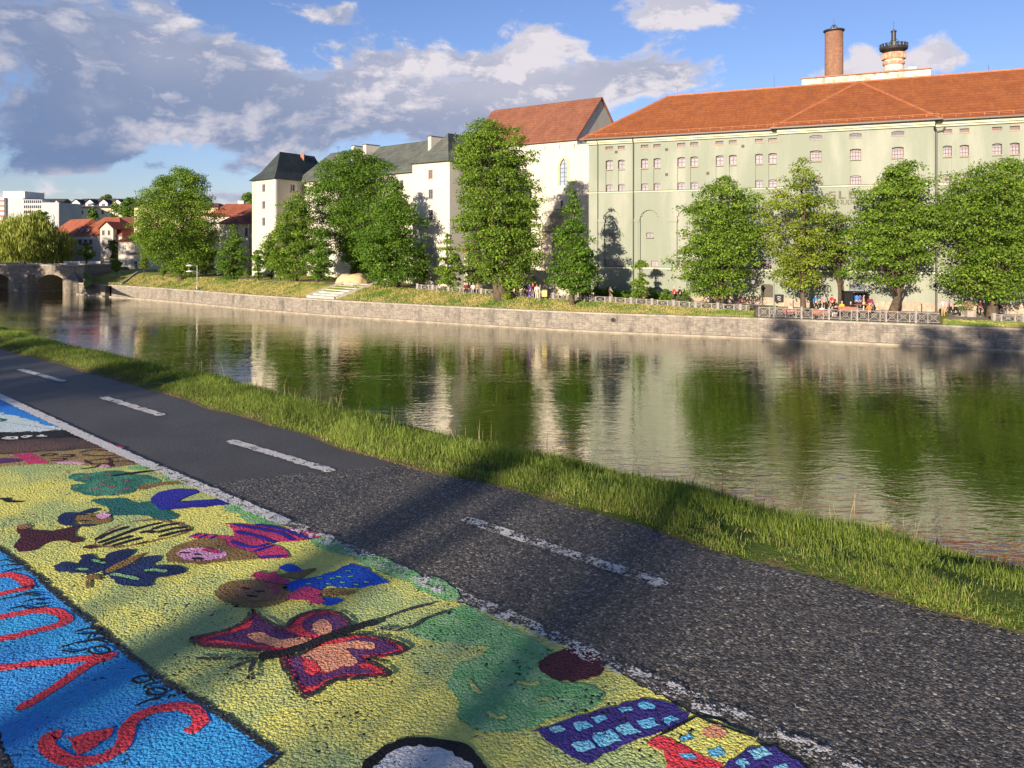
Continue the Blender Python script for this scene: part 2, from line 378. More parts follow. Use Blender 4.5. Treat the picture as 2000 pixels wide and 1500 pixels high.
# joint line from G(400,945) to G(790,905)
ja = G(400, 945, ZP); jb = G(795, 903, ZP)
ta, na = ja.dot(UV_), ja.dot(NV); tb, nb2 = jb.dot(UV_), jb.dot(NV)
def joint_t(n): return ta + (tb - ta) * (n - na) / (nb2 - na)
def path_half(far):
    m_ = MB(); NN = 14; vs = []; fs = []
    ts = [0, .02, .06, .12, .2, .3, .45, .65, 1.0] if far else [0, .04, .09, .15, .22, .3, .4, .5, .6, .7, .8, .9, 1.0]
    for i in range(NN + 1):
        for q in ts:
            f = i / NN
            n_e = 3.70; n = -1.2 + (n_e + 1.2) * f; jt = joint_t(n) + .03 * math.sin(n * 7)
            t = jt + (150 - jt) * q if far else jt + (-30 - jt) * q
            if i == NN: n = edge_n(t)
            z = ZP
            vs.append(N(n, t, z))
    L = len(ts)
    for i in range(NN):
        for j in range(L - 1):
            a = i * L + j; fs.append((a, a + 1, a + L + 1, a + L) if not far else (a, a + L, a + L + 1, a + 1))
    m_.add(vs, fs); return m_
tag(path_half(False).build('riverside_path', A_coarse), kind='structure')
tag(path_half(True).build('old_path', A_fine), kind='structure')

def soil_mat():
    m, t, b = newmat('verge_soil'); p = t.pos(); 
    c = t.mix(t.noise(p, 26, 5, .75), (.045, .028, .018), (.36, .24, .14))
    x, y, z = t.sep(p); n_ = t.m('ADD', t.m('MULTIPLY', x, .653), t.m('MULTIPLY', y, .757))
    g = t.mix(t.noise(p, 18, 5, .7), (.035, .065, .012), (.12, .17, .035))
    c = t.mix(t.mr(t.m('ADD', n_, t.m('MULTIPLY', t.noise(p, 5, 3), .5)), 3.80, 4.05), c, g)
    t.put(b.inputs['Base Color'], c); b.inputs['Roughness'].default_value = .95; b.inputs['Specular IOR Level'].default_value = .1
    t.put(b.inputs['Normal'], t.bump(t.noise(p, 40, 4, .7), .03)); return m
m_ = MB(); vs = []; fs = []; prof = [(3.45, -.012), (3.66, .0), (3.76, .018), (3.95, .03), (4.2, .025), (4.45, -.02), (4.7, -.16), (5.2, -.5), (6.2, -1.2), (8, -2.5), (11, -4.6), (15, -7.3), (18, -9.2)]
ts = [-30 + .25 * i for i in range(0, 241)] + [30 + 3 * i for i in range(1, 41)]
for t in ts:
    for j, (n, dz_) in enumerate(prof):
        wob = .04 * mnoise.noise(Vector((t * 1.3, n * 2, 3))) if j > 1 else 0
        vs.append(N(n + (edge_n(t) - 3.70 if j < 4 else 0), t, ZP + dz_ + wob))
L = len(prof)
for i in range(len(ts) - 1):
    for j in range(L - 1): a = i * L + j; fs.append((a, a + 1, a + L + 1, a + L))
m_.add(vs, fs); tag(m_.build('river_bank', soil_mat(), smooth=True), kind='structure')
def lawn_near():
    m, t, b = newmat('near_lawn'); p = t.pos()
    t.put(b.inputs['Base Color'], t.mix(t.noise(p, 9, 5, .7), (.035, .07, .012), (.10, .14, .03))); b.inputs['Roughness'].default_value = .95
    t.put(b.inputs['Normal'], t.bump(t.noise(p, 30, 3, .7), .04)); return m
m_ = MB(); m_.add([N(-60, -60, ZP - .03), N(-1.15, -60, ZP - .03), N(-1.15, 150, ZP - .03), N(-60, 150, ZP - .03)], [(0, 1, 2, 3)])
tag(m_.build('near_ground', lawn_near()), kind='structure')

def grass_blades(name, n, t0, t1, n0, n1, h0, h1, wid, mat, seed, tw=1.0, parent=None, lean=.5):
    rg = np.random.default_rng(seed)
    t = t0 + (t1 - t0) * rg.random(n) ** tw; u = rg.random(n)
    nn = n0 + (n1 - n0) * u
    en = np.array([edge_n(v) for v in t]) - 3.70
    # tussocks: density and height vary
    cl = np.array([mnoise.noise(Vector((a * 1.6, b * 2.4, 7.7))) + .6 * mnoise.noise(Vector((a * 5.3, b * 6.1, 2.7))) for a, b in zip(t, nn)])
    keep = rg.random(n) < np.clip(.75 + cl * 1.1 - np.clip((3.72 - nn) * 8, 0, 2), .02, 1)
    t, nn, cl, en = t[keep], nn[keep], cl[keep], en[keep]; k = len(t)
    zp = np.interp(nn, [p[0] for p in prof], [p[1] for p in prof]) + ZP - .01
    base = np.stack([.653 * (nn + en) - .757 * t, .757 * (nn + en) + .653 * t, zp], 1)
    h = (h0 + (h1 - h0) * rg.random(k) ** 1.6) * (1 + .55 * cl) * np.clip((nn - 3.55) * 4, .4, 1)
    a = rg.random(k) * 6.283; w_ = wid * (.6 + .8 * rg.random(k))
    side = np.stack([np.cos(a), np.sin(a), np.zeros(k)], 1) * w_[:, None]
    la = rg.random(k) * 6.283; ln = lean * rg.random(k) ** 1.2
    ld = np.stack([np.cos(la) * ln, np.sin(la) * ln, np.ones(k)], 1); ld /= np.linalg.norm(ld, axis=1)[:, None]
    ld2 = ld.copy(); ld2[:, 2] -= .35 * ln * 2; ld2 /= np.linalg.norm(ld2, axis=1)[:, None]
    mid = base + ld * (h * .55)[:, None]; tip = mid + ld2 * (h * .5)[:, None]
    q = np.stack([base - side, base + side, mid + side * .75, mid - side * .75], 1)
    tri = np.stack([mid - side * .75, mid + side * .75, tip + side * .12, tip - side * .12], 1)
    v = np.concatenate([q, tri], 1).reshape(-1, 3)
    return fast_mesh(name, v, 4, mat, parent)
M_gr = leaf_mat('grass_blade', (.10, .17, .022), (.38, .46, .09), .35)
M_dry = leaf_mat('dry_grass', (.20, .14, .07), (.50, .40, .22), .25)
tag(grass_blades('verge_grass', 340000, -1.2, 17, 3.70, 4.85, .03, .075, .0017, M_gr, 3, 1.15, lean=1.3), kind='stuff')
tag(grass_blades('edge_grass', 90000, -1.2, 9, 3.67, 4.25, .03, .075, .0018, M_gr, 24, 1.1, lean=1.4), kind='stuff')
tag(grass_blades('slope_grass', 60000, -3, 22, 4.8, 9.5, .08, .2, .007, M_gr, 14, 1.0, lean=1.1), kind='stuff')
tag(grass_blades('bank_grass', 50000, 17, 60, 3.7, 6.0, .06, .14, .006, M_gr, 4, 1.5), kind='stuff')
tag(grass_blades('dry_straw', 60000, -1.2, 17, 3.64, 4.0, .02, .06, .002, M_dry, 5, 1.1, lean=2.2), kind='stuff')
tag(grass_blades('seed_stalks', 420, 0, 13, 4.2, 4.8, .14, .26, .002, M_dry, 9, 1.0, lean=.5), kind='stuff')

# ---- painting on the asphalt. Shapes are given by where they lie on the path
def densify(pts, step, closed, rag, seed):
    out = []; n = len(pts); rng = range(n if closed else n - 1)
    for i in rng:
        a = pts[i]; b = pts[(i + 1) % n]; L = (b - a).length; k = max(1, int(L / step))
        for j in range(k): out.append(a.lerp(b, j / k))
    if not closed: out.append(pts[-1])
    r = []
    for p in out:
        q = Vector((p.x * 38, p.y * 38, seed)); q2 = Vector((p.x * 9, p.y * 9, seed + 5))
        r.append(Vector((p.x + rag * (mnoise.noise(q) * .8 + mnoise.noise(q2) * .6), p.y + rag * (mnoise.noise(q + Vector((9, 3, 1))) * .8 + mnoise.noise(q2 + Vector((2, 8, 1))) * .6), p.z)))
    return r
def smooth_loop(pts, closed=True, k=4):
    out = []; n = len(pts)
    for i in range(n if closed else n - 1):
        g = lambda j: pts[j % n] if closed else pts[max(0, min(n - 1, j))]
        p0, p1, p2, p3 = g(i - 1), g(i), g(i + 1), g(i + 2)
        for j in range(k):
            t = j / k
            out.append(.5 * ((2 * p1) + (-p0 + p2) * t + (2 * p0 - 5 * p1 + 4 * p2 - p3) * t * t + (-p0 + 3 * p1 - 3 * p2 + p3) * t ** 3))
    if not closed: out.append(pts[-1])
    return out
def pz(lv): return ZP + .0025 + .0012 * lv
def poly(pts, lv, mat, parent, name, smooth=True, rag=.020, step=.02, T=None):
    if T: pts = [T(*p) for p in pts]
    g = [G(px, py, pz(lv)) for px, py in pts]
    if smooth: g = smooth_loop(g)
    g = densify(g, step, True, rag, lv * 3.1)
    m = MB(); m.add(g, [tuple(range(len(g)))]); return m.build(name, mat, parent)
def polys(lst, lv, mat, parent, name, T=None, **kw):
    for pts in lst:
        m = MB()
        if T: pts = [T(*p) for p in pts]
        g = densify(smooth_loop([G(px, py, pz(lv)) for px, py in pts]), .02, True, .016, lv * 3.1)
        m.add(g, [tuple(range(len(g)))]); m.build(name, mat, parent)
def ell(cx, cy, rx, ry, n=14): return [(cx + rx * math.cos(2 * math.pi * i / n), cy + ry * math.sin(2 * math.pi * i / n)) for i in range(n)]
def strokes(lst, wid, lv, mat, parent, name, T=None, smooth=True, rag=.006):
    for si, pts in enumerate(lst):
        m = MB()
        if T: pts = [T(*p) for p in pts]
        g = [G(px, py, pz(lv) + .0002 * (si % 3)) for px, py in pts]
        if smooth and len(g) > 2: g = smooth_loop(g, False)
        g = densify(g, .03, False, 0, 0); n = len(g)
        if n < 2: continue
        vs = []; fs = []
        for i, p in enumerate(g):
            d = (g[min(i + 1, n - 1)] - g[max(i - 1, 0)]).normalized(); s_ = Vector((-d.y, d.x, 0))
            e1 = 1 + .45 * mnoise.noise(Vector((p.x * 40, p.y * 40, si))); e2 = 1 + .45 * mnoise.noise(Vector((p.x * 40, p.y * 40, si + 7)))
            ee = .55 if i in (0, n - 1) else 1
            vs += [p + s_ * wid / 2 * e1 * ee, p - s_ * wid / 2 * e2 * ee]
        for i in range(n - 1): fs.append((2 * i, 2 * i + 1, 2 * i + 3, 2 * i + 2))
        m.add(vs, fs); o_ = m.build(name, mat, parent)
    return o_
def sq(cx, cy, rx, ry):
    a = (rx * .66, -rx * .20); b = (ry * .72, ry * .68); return [(cx + i * a[0] + j * b[0], cy + i * a[1] + j * b[1]) for i, j in ((-1, -1), (-.3, -1.05), (.3, -1.0), (1, -1), (1.05, 0), (1, 1), (.3, 1.04), (-.3, 1), (-1, 1), (-1.04, 0))]
Z2 = lambda u, v: (u * .36, 960 + v * .36)
Z3 = lambda u, v: (350 + u * .36, 960 + v * .36)
Z4 = lambda u, v: (850 + u * .425, 1160 + v * .425)
Z1 = lambda u, v: (u * .35, 640 + v * .35)
Z0 = lambda u, v: (u * .18, 820 + v * .18)
Z6 = lambda u, v: (u * .2, 1080 + v * .2)
p_yel = paint_mat('yellow', (0.930, 0.878, 0.207), (0.50, 0.62, 0.25), .14, 1.2)
p_blue = paint_mat('blue', (0.061, 0.390, 0.930), (0.061, 0.464, 0.930), .10)
p_black = paint_mat('black', (.014, .014, .018), (.022, .022, .028), .2)
def worn_black():
    m, t, b = newmat('paint_black_worn'); q, h, pit, rnd = aggregate(t); k = t.m('ADD', h, t.m('MULTIPLY', t.m('SUBTRACT', t.noise(q, 30, 4, .7), .5), 2.8))
    b.inputs['Base Color'].default_value = (.012, .012, .016, 1); b.inputs['Roughness'].default_value = .5; t.put(b.inputs['Normal'], t.bump(h, .014))
    tr = t.n.new('ShaderNodeBsdfTransparent'); mx = t.n.new('ShaderNodeMixShader'); t.put(mx.inputs[0], t.mr(k, .82, .94)); t.l.new(tr.outputs[0], mx.inputs[1]); t.l.new(b.outputs[0], mx.inputs[2]); t.l.new(mx.outputs[0], t.n['Material Output'].inputs[0]); return m
p_worn = worn_black()
p_red = paint_mat('red', (0.930, 0.073, 0.098), (0.805, 0.073, 0.110), .08)
p_white = paint_mat('white', (0.930, 0.930, 0.903), (0.854, 0.830, 0.781), .12)
p_line = line_mat('line_white_worn', .03); p_solid = line_mat('line_white_solid', .62)
p_green = paint_mat('green', (.20, .52, .20), (.34, .62, .28), .14, 9)
p_teal = paint_mat('teal', (0.024, 0.159, 0.146), (0.037, 0.207, 0.183), .1)
p_teal2 = paint_mat('teal_tree', (0.037, 0.195, 0.134), (0.098, 0.342, 0.220), .08, 5)
p_navy = paint_mat('navy', (0.015, 0.030, 0.110), (0.024, 0.049, 0.159), .12)
p_indigo = paint_mat('indigo', (0.024, 0.024, 0.317), (0.037, 0.037, 0.415), .14)
p_maroon = paint_mat('maroon', (0.104, 0.024, 0.043), (0.073, 0.022, 0.037), .14)
p_purple = paint_mat('purple', (0.122, 0.037, 0.146), (0.183, 0.061, 0.195), .12)
p_violet = paint_mat('violet', (0.055, 0.037, 0.244), (0.073, 0.055, 0.317), .14)
p_orange = paint_mat('orange', (0.903, 0.415, 0.244), (0.805, 0.342, 0.207), .10)
p_brown = paint_mat('brown', (0.329, 0.207, 0.073), (0.268, 0.171, 0.073), .10)
p_tan = paint_mat('tan', (0.415, 0.207, 0.110), (0.342, 0.183, 0.098), .10)
p_pink = paint_mat('pink', (0.930, 0.488, 0.781), (0.854, 0.390, 0.659), .08)
p_crim = paint_mat('crimson', (0.708, 0.061, 0.183), (0.586, 0.061, 0.195), .10)
p_royal = paint_mat('royal', (0.012, 0.122, 0.756), (0.012, 0.098, 0.610), .10)
p_sky = paint_mat('sky_blue', (0.171, 0.610, 0.930), (0.366, 0.805, 0.930), .10)
p_pale = paint_mat('pale', (0.756, 0.878, 0.930), (0.549, 0.756, 0.671), .02, .9)
p_azure = paint_mat('azure', (0.037, 0.268, 0.854), (0.061, 0.366, 0.930), .02, .8)
p_sand = paint_mat('sand', (0.439, 0.317, 0.122), (0.293, 0.207, 0.110), .06, 3)
p_dirt = paint_mat('dirt', (0.171, 0.104, 0.085), (0.085, 0.061, 0.061), .16, 1.5)
p_oldb = paint_mat('old_black', (.020, .021, .026), (.030, .031, .035), .05)

mur = thing('meadow_mural', 'yellow-green meadow with butterflies and figures painted on the path asphalt', 'mural', G(600, 1250, ZP))
poly([(-500, 925), (0, 911), (70, 906), (150, 905), (215, 910), (290, 905), (340, 930), (400, 958), (470, 990), (560, 1028), (640, 1062), (760, 1112), (870, 1162), (950, 1196), (1060, 1240), (1190, 1300), (1260, 1345), (1350, 1390), (1480, 1450), (1620, 1530), (1800, 1640), (1500, 1760), (900, 1760), (380, 1700), (470, 1530), (545, 1472), (470, 1420), (400, 1372), (330, 1335), (250, 1275), (200, 1230), (120, 1165), (70, 1120), (0, 1068), (-300, 960)], 0, p_yel, mur, 'yellow_ground', smooth=False, rag=.02)
polys([[Z3(*p) for p in q] for q in [
    [(240, 80), (330, 70), (400, 100), (370, 125), (270, 110)], [(330, 130), (450, 115), (560, 145), (545, 185), (400, 175)],
    [(710, 265), (820, 255), (940, 320), (960, 350), (800, 320)], [(940, 360), (1080, 350), (1180, 390), (1300, 450), (1280, 500), (1100, 440)],
    [(1260, 480), (1400, 470), (1510, 540), (1500, 590), (1380, 570), (1280, 520)],
    [(1240, 740), (1420, 660), (1560, 615), (1700, 690), (1900, 790), (2010, 850), (2080, 930), (1900, 900), (1750, 850), (1560, 830), (1330, 800)]]] +
    [[(250, 911), (300, 908), (318, 915), (262, 918)], [(318, 930), (345, 928), (370, 945), (330, 944)]], 1, p_green, mur, 'bush_row')
big = thing('tree_painting', 'round green tree painted on yellow ground beside a maroon patch', 'painting', G(1050, 1360, ZP)); big2 = mur
poly([(60, 430), (90, 330), (200, 290), (260, 255), (380, 255), (470, 290), (480, 340), (560, 400), (680, 410), (760, 450), (770, 480), (700, 530), (560, 560), (480, 600), (380, 625), (250, 630), (150, 600), (100, 560), (110, 490)], 2, p_green, big, 'crown', T=Z4)
strokes([[(150, 390), (190, 440), (210, 460)], [(360, 400), (430, 415), (480, 405)], [(240, 540), (290, 570), (330, 560)], [(460, 490), (500, 480), (540, 490)], [(250, 410), (270, 430)]], .018, 4, p_yel, big, 'squiggle', T=Z4)
poly(ell(630, 330, 150, 75), 3, p_maroon, big, 'root_ball', T=Z4)
# upper pictures along the far end
tp = thing('tree_painting', 'dark teal tree with pink blossoms lying on the pale far end of the meadow mural', 'painting', G(230, 940, ZP))
poly([(740, 610), (840, 580), (1000, 575), (1150, 550), (1350, 560), (1450, 590), (1600, 600), (1740, 660), (1650, 700), (1500, 730), (1400, 800), (1150, 825), (1000, 825), (860, 790), (750, 740), (800, 700), (920, 690), (790, 650)], 2, p_teal2, tp, 'crown', T=Z0, rag=.02)
poly([(1470, 750), (1560, 700), (1750, 675), (2000, 655), (2080, 668), (1900, 700), (1700, 718), (1540, 757)], 3, p_brown, tp, 'trunk', T=Z0)
strokes([[(1200, 610), (1450, 575), (1680, 548)]], .05, 3, p_black, tp, 'branch', T=Z0)
strokes([[(c - 35, d), (c + 35, d - 4)] for c, d in [(940, 590), (1165, 590), (930, 645), (1165, 650), (1380, 663), (1110, 700), (1210, 722), (1030, 745), (1380, 745), (1100, 780), (1300, 785)]], .028, 4, p_crim, tp, 'blossom', T=Z0)
fg = thing('figure_painting', 'painted figure in dark teal top and blue trousers below the teal tree', 'painting', G(250, 1000, ZP))
poly([(497, 965), (560, 952), (680, 952), (760, 975), (840, 965), (870, 985), (900, 1010), (1000, 1050), (940, 1075), (860, 1065), (760, 1045), (620, 1048), (615, 1010), (560, 985)], 3, p_teal, fg, 'teal_top', T=Z1)
poly([(840, 960), (880, 920), (980, 900), (1120, 905), (1050, 940), (985, 972), (1080, 965), (1200, 955), (1300, 962), (1280, 985), (1080, 1005), (920, 1015), (870, 990)], 4, p_indigo, fg, 'trousers', T=Z1)
poly(ell(520, 1068, 105, 32), 3, p_brown, fg, 'head', T=Z1)
poly([(325, 1065), (360, 1030), (440, 1030), (500, 1008), (545, 1010), (520, 1028), (440, 1045), (420, 1075), (440, 1095), (560, 1098), (480, 1108), (370, 1100)], 4, p_navy, fg, 'hair', T=Z1)
poly(ell(572, 1048, 34, 15), 5, p_pink, fg, 'cheek', T=Z1)
strokes([[(430, 1040), (480, 1045)], [(440, 1075), (500, 1078)], [(500, 1050), (530, 1058)]], .014, 5, p_black, fg, 'face_mark', T=Z1)
fg = thing('figure_painting', 'maroon painted creature at the left edge of the meadow mural', 'painting', G(80, 1050, ZP))
poly([(95, 1120), (150, 1105), (190, 1130), (300, 1130), (400, 1110), (445, 1105), (420, 1150), (470, 1180), (430, 1200), (340, 1185), (260, 1200), (200, 1240), (120, 1250), (80, 1225), (110, 1170)], 3, p_maroon, fg, 'body', T=Z1)
poly([(90, 1105), (130, 1098), (170, 1108), (150, 1120), (100, 1120)], 4, p_tan, fg, 'snout', T=Z1)
bee = thing('bee_painting', 'yellow and black striped bee painted with an orange outline', 'painting', G(280, 1040, ZP))
BEE = [(505, 275), (560, 225), (680, 170), (820, 150), (950, 165), (1040, 205), (960, 240), (840, 270), (680, 300), (570, 300)]
poly(BEE, 3, p_tan, bee, 'outline', T=Z2)
poly([(760 + (a - 760) * .93, 228 + (b - 228) * .88) for a, b in BEE], 4, p_yel, bee, 'body', T=Z2)
strokes([[(520, 262), (600, 222), (700, 190)], [(530, 280), (640, 240), (760, 196), (880, 168)], [(560, 290), (640, 262), (720, 240)], [(610, 294), (690, 270), (770, 250)], [(760, 225), (800, 215), (840, 222)], [(820, 205), (900, 182), (960, 176)], [(850, 222), (940, 200), (1010, 194)], [(860, 245), (950, 222), (1030, 205)], [(740, 285), (800, 270)]], .036, 5, p_black, bee, 'stripe', T=Z2)
poly(ell(490, 300, 32, 10), 4, p_maroon, bee, 'head', T=Z2)
dr = thing('figure_painting', 'painted girl with pink face and red and blue striped dress', 'painting', G(480, 1060, ZP))
poly([(1265, 1090), (1500, 1100), (1700, 1130), (1820, 1160), (1700, 1185), (1480, 1200), (1550, 1215), (1610, 1270), (1600, 1290), (1450, 1290), (1400, 1250), (1300, 1235), (1200, 1225), (1255, 1195), (1050, 1170), (1090, 1145), (1200, 1155), (1310, 1165), (1300, 1120)], 3, p_crim, dr, 'dress', T=Z1, smooth=False)
strokes([[(1300, 1095), (1440, 1120), (1560, 1145), (1640, 1185)], [(1420, 1098), (1560, 1120), (1740, 1180)], [(1310, 1135), (1420, 1160), (1540, 1200)], [(1290, 1190), (1400, 1225), (1500, 1205)], [(1410, 1250), (1520, 1215)], [(1440, 1280), (1600, 1272)], [(1060, 1165), (1110, 1150)], [(1110, 1172), (1150, 1155)], [(1170, 1180), (1200, 1160)]], .030, 5, p_indigo, dr, 'stripe', T=Z1)
poly([(920, 1262), (1000, 1210), (1130, 1175), (1250, 1185), (1260, 1220), (1330, 1230), (1420, 1260), (1440, 1290), (1300, 1300), (1180, 1312), (1000, 1312), (930, 1300)], 4, p_brown, dr, 'hair', T=Z1)
poly(ell(1125, 1264, 140, 36), 5, p_pink, dr, 'face', T=Z1)
strokes([[(1000, 1256), (1060, 1256)], [(1070, 1285), (1135, 1290)], [(1085, 1260), (1120, 1268)]], .026, 6, p_black, dr, 'face_mark', T=Z1)
strokes([[(1130, 1235), (1190, 1245), (1225, 1258)]], .03, 7, p_crim, dr, 'mouth', T=Z1)
nbf = thing('butterfly_painting', 'navy painted butterfly with brown body and teal dashes', 'painting', G(240, 1110, ZP))
poly([(295, 410), (340, 385), (440, 385), (430, 350), (480, 340), (560, 362), (600, 330), (650, 315), (725, 318), (710, 345), (650, 385), (640, 405), (720, 390), (760, 355), (860, 350), (865, 370), (820, 400), (940, 400), (1010, 425), (960, 455), (850, 465), (840, 500), (770, 515), (650, 500), (570, 460), (550, 435), (480, 450), (380, 440), (310, 430)], 3, p_navy, nbf, 'wings', T=Z2)
poly([(580, 430), (640, 385), (780, 330), (720, 385), (610, 432)], 4, p_brown, nbf, 'body', T=Z2)
poly(ell(508, 465, 42, 15), 4, p_brown, nbf, 'head', T=Z2)
strokes([[(475, 478), (475, 525)]], .02, 4, p_brown, nbf, 'stem', T=Z2)
strokes([[(415, 418), (480, 422)], [(500, 368), (570, 388)], [(600, 445), (680, 458), (755, 475)], [(785, 425), (850, 425), (905, 434)]], .025, 5, p_green, nbf, 'dash', T=Z2)
gl = thing('figure_painting', 'painted girl with round brown head and spotted blue dress', 'painting', G(560, 1140, ZP))
poly([(600, 490), (760, 455), (850, 430), (930, 390), (1020, 420), (1150, 495), (980, 525), (800, 515), (700, 555), (560, 525)], 3, p_royal, gl, 'dress', T=Z3, smooth=False)
polys([[Z3(*p) for p in q] for q in [[(540, 405), (600, 395), (690, 430), (650, 445), (570, 430)], [(740, 570), (880, 585), (850, 610), (790, 615)]]], 3, p_royal, gl, 'cuff')
polys([[Z3(*p) for p in q] for q in [[(530, 455), (650, 435), (740, 418), (710, 440), (640, 472)], [(780, 535), (900, 528), (960, 545), (880, 562), (790, 567)]]], 4, p_brown, gl, 'arm')
poly(ell(405, 550, 205, 76), 3, p_brown, gl, 'head', T=Z3)
poly(ell(430, 543, 130, 48), 4, p_tan, gl, 'face', T=Z3)
strokes([[(340, 520), (385, 528)], [(365, 562), (425, 568)], [(410, 540), (465, 540)]], .02, 5, p_black, gl, 'face_mark', T=Z3)
strokes([[(480, 510), (530, 530), (520, 555)]], .02, 5, p_crim, gl, 'mouth', T=Z3)
polys([[Z3(*p) for p in q] for q in [[(390, 460), (430, 430), (470, 445), (520, 430), (545, 462), (600, 480), (590, 502), (500, 490), (440, 475)], [(580, 560), (640, 530), (720, 515), (780, 540), (760, 560), (790, 590), (740, 612), (680, 590), (620, 580)]]], 5, p_crim, gl, 'bow')
strokes([[(a - 14, b), (a + 14, b)] for a, b in [(915, 430), (865, 462), (930, 460), (810, 500), (885, 492), (1015, 490), (960, 505), (760, 470), (700, 500), (830, 470)]], .022, 5, p_green, gl, 'spot', T=Z3)
bf = thing('butterfly_painting', 'large red, purple and orange painted butterfly with black body', 'painting', G(590, 1270, ZP))
W1 = [(60, 792), (250, 752), (370, 690), (395, 640), (450, 680), (520, 725), (590, 738), (605, 700), (680, 660), (790, 643), (880, 665), (922, 708), (900, 760), (830, 790), (700, 845), (560, 878), (440, 862), (250, 842), (120, 832)]
W2 = [(560, 885), (660, 880), (760, 820), (920, 780), (1060, 783), (1180, 818), (1232, 855), (1130, 893), (1010, 908), (1070, 935), (1142, 992), (950, 1012), (830, 1025), (760, 1072), (690, 1112), (640, 1070), (600, 990), (570, 950)]
polys([[Z3(*p) for p in W1], [Z3(*p) for p in W2]], 3, p_red, bf, 'wing')
strokes([[Z3(*p) for p in W1 + [W1[0]]], [Z3(*p) for p in W2 + [W2[0]]]], .024, 7, p_worn, bf, 'wing_edge')
polys([[Z3(*p) for p in q] for q in [[(150, 798), (370, 735), (405, 675), (500, 735), (600, 765), (650, 795), (560, 845), (400, 828), (250, 818)], ell(785, 722, 115, 60),
    [(600, 900), (660, 892), (705, 965), (760, 985), (900, 955), (1000, 958), (1060, 985), (850, 1000), (720, 1060), (650, 1040)], [(790, 860), (930, 800), (1080, 800), (1180, 840), (1120, 880), (1000, 893), (1000, 935), (900, 950)]]], 4, p_purple, bf, 'wing_band')
polys([[Z3(*p) for p in q] for q in [[(360, 792), (430, 762), (560, 800), (690, 790), (720, 825), (560, 848), (480, 835)], ell(775, 735, 52, 42),
    [(660, 880), (800, 835), (960, 808), (1060, 830), (1040, 855), (900, 852), (960, 900), (960, 935), (880, 955), (780, 975), (730, 920)]]], 5, p_orange, bf, 'wing_centre')
poly([(670, 930), (730, 920), (750, 965), (700, 1000)], 6, p_red, bf, 'wing_spot', T=Z3)
strokes([[(430, 892), (560, 875), (700, 830), (850, 770), (980, 730), (1080, 705)]], .055, 8, p_black, bf, 'body', T=Z3)
strokes([[(1050, 712), (1200, 652), (1380, 605)], [(90, 902), (250, 905), (430, 902)], [(425, 900), (392, 950), (390, 1015)], [(410, 912), (330, 935), (260, 965)], [(1060, 735), (1230, 748), (1330, 690), (1480, 640)], [(360, 1010), (410, 1016)]], .022, 8, p_worn, bf, 'antenna', T=Z3)
bh = thing('house_painting', 'dark violet painted house with ten light blue windows', 'painting', G(1190, 1420, ZP))
poly([(450, 625), (700, 545), (960, 475), (1050, 480), (1170, 550), (1150, 590), (930, 670), (700, 775), (600, 740)], 3, p_violet, bh, 'wall', T=Z4, smooth=False)
polys([[Z4(*p) for p in sq(*q)] for q in [(965, 512, 40, 18), (878, 532, 28, 12), (765, 568, 38, 18), (675, 598, 52, 20), (563, 625, 42, 20), (1080, 575, 46, 20), (978, 592, 44, 22), (880, 620, 56, 26), (785, 660, 72, 36), (685, 698, 58, 26)]], 4, p_sky, bh, 'window')
bh = thing('house_painting', 'yellow painted house with red roof at the lower edge of the mural', 'painting', G(1370, 1460, ZP))
poly([(1030, 650), (1200, 562), (1320, 590), (1475, 660), (1300, 780), (1140, 700)], 3, p_yel, bh, 'wall', T=Z4, smooth=False)
poly([(960, 670), (1040, 655), (1140, 700), (1310, 780), (1290, 810), (1070, 810), (1050, 730)], 4, p_red, bh, 'roof', T=Z4, smooth=False)
polys([[Z4(*p) for p in sq(*q)] for q in [(1150, 665, 34, 16), (1290, 725, 38, 22), (1160, 745, 36, 18)]], 5, p_sky, bh, 'window')
poly(ell(1280, 632, 70, 28), 5, p_orange, bh, 'patch', T=Z4)
strokes([[(1200, 562), (1475, 660)], [(1030, 650), (1200, 562)]], .012, 5, p_black, bh, 'outline', T=Z4)
bh = thing('house_painting', 'dark violet painted house cut off by the bottom edge of the photo', 'painting', G(1500, 1490, ZP))
poly([(1290, 810), (1440, 700), (1560, 705), (1720, 800), (1800, 880), (1500, 1000), (1250, 900)], 3, p_violet, bh, 'wall', T=Z4, smooth=False)
polys([[Z4(*p) for p in sq(*q)] for q in [(1490, 730, 48, 26), (1430, 778, 36, 18), (1590, 795, 40, 20)]], 4, p_sky, bh, 'window')
wc = thing('circle_painting', 'white painted disc with thick black ring at the bottom of the mural', 'painting', G(828, 1520, ZP))
poly(ell(828, 1525, 132, 88, 24), 3, p_black, wc, 'ring'); poly(ell(826, 1528, 106, 70, 24), 4, p_white, wc, 'disc')
bd = thing('bird_painting', 'small black bird mark on the pale green part of the mural', 'painting', G(20, 975, ZP))
strokes([[(-30, 855), (60, 856), (110, 845)], [(60, 858), (110, 885), (250, 886)]], .03, 3, p_black, bd, 'wing', T=Z0)
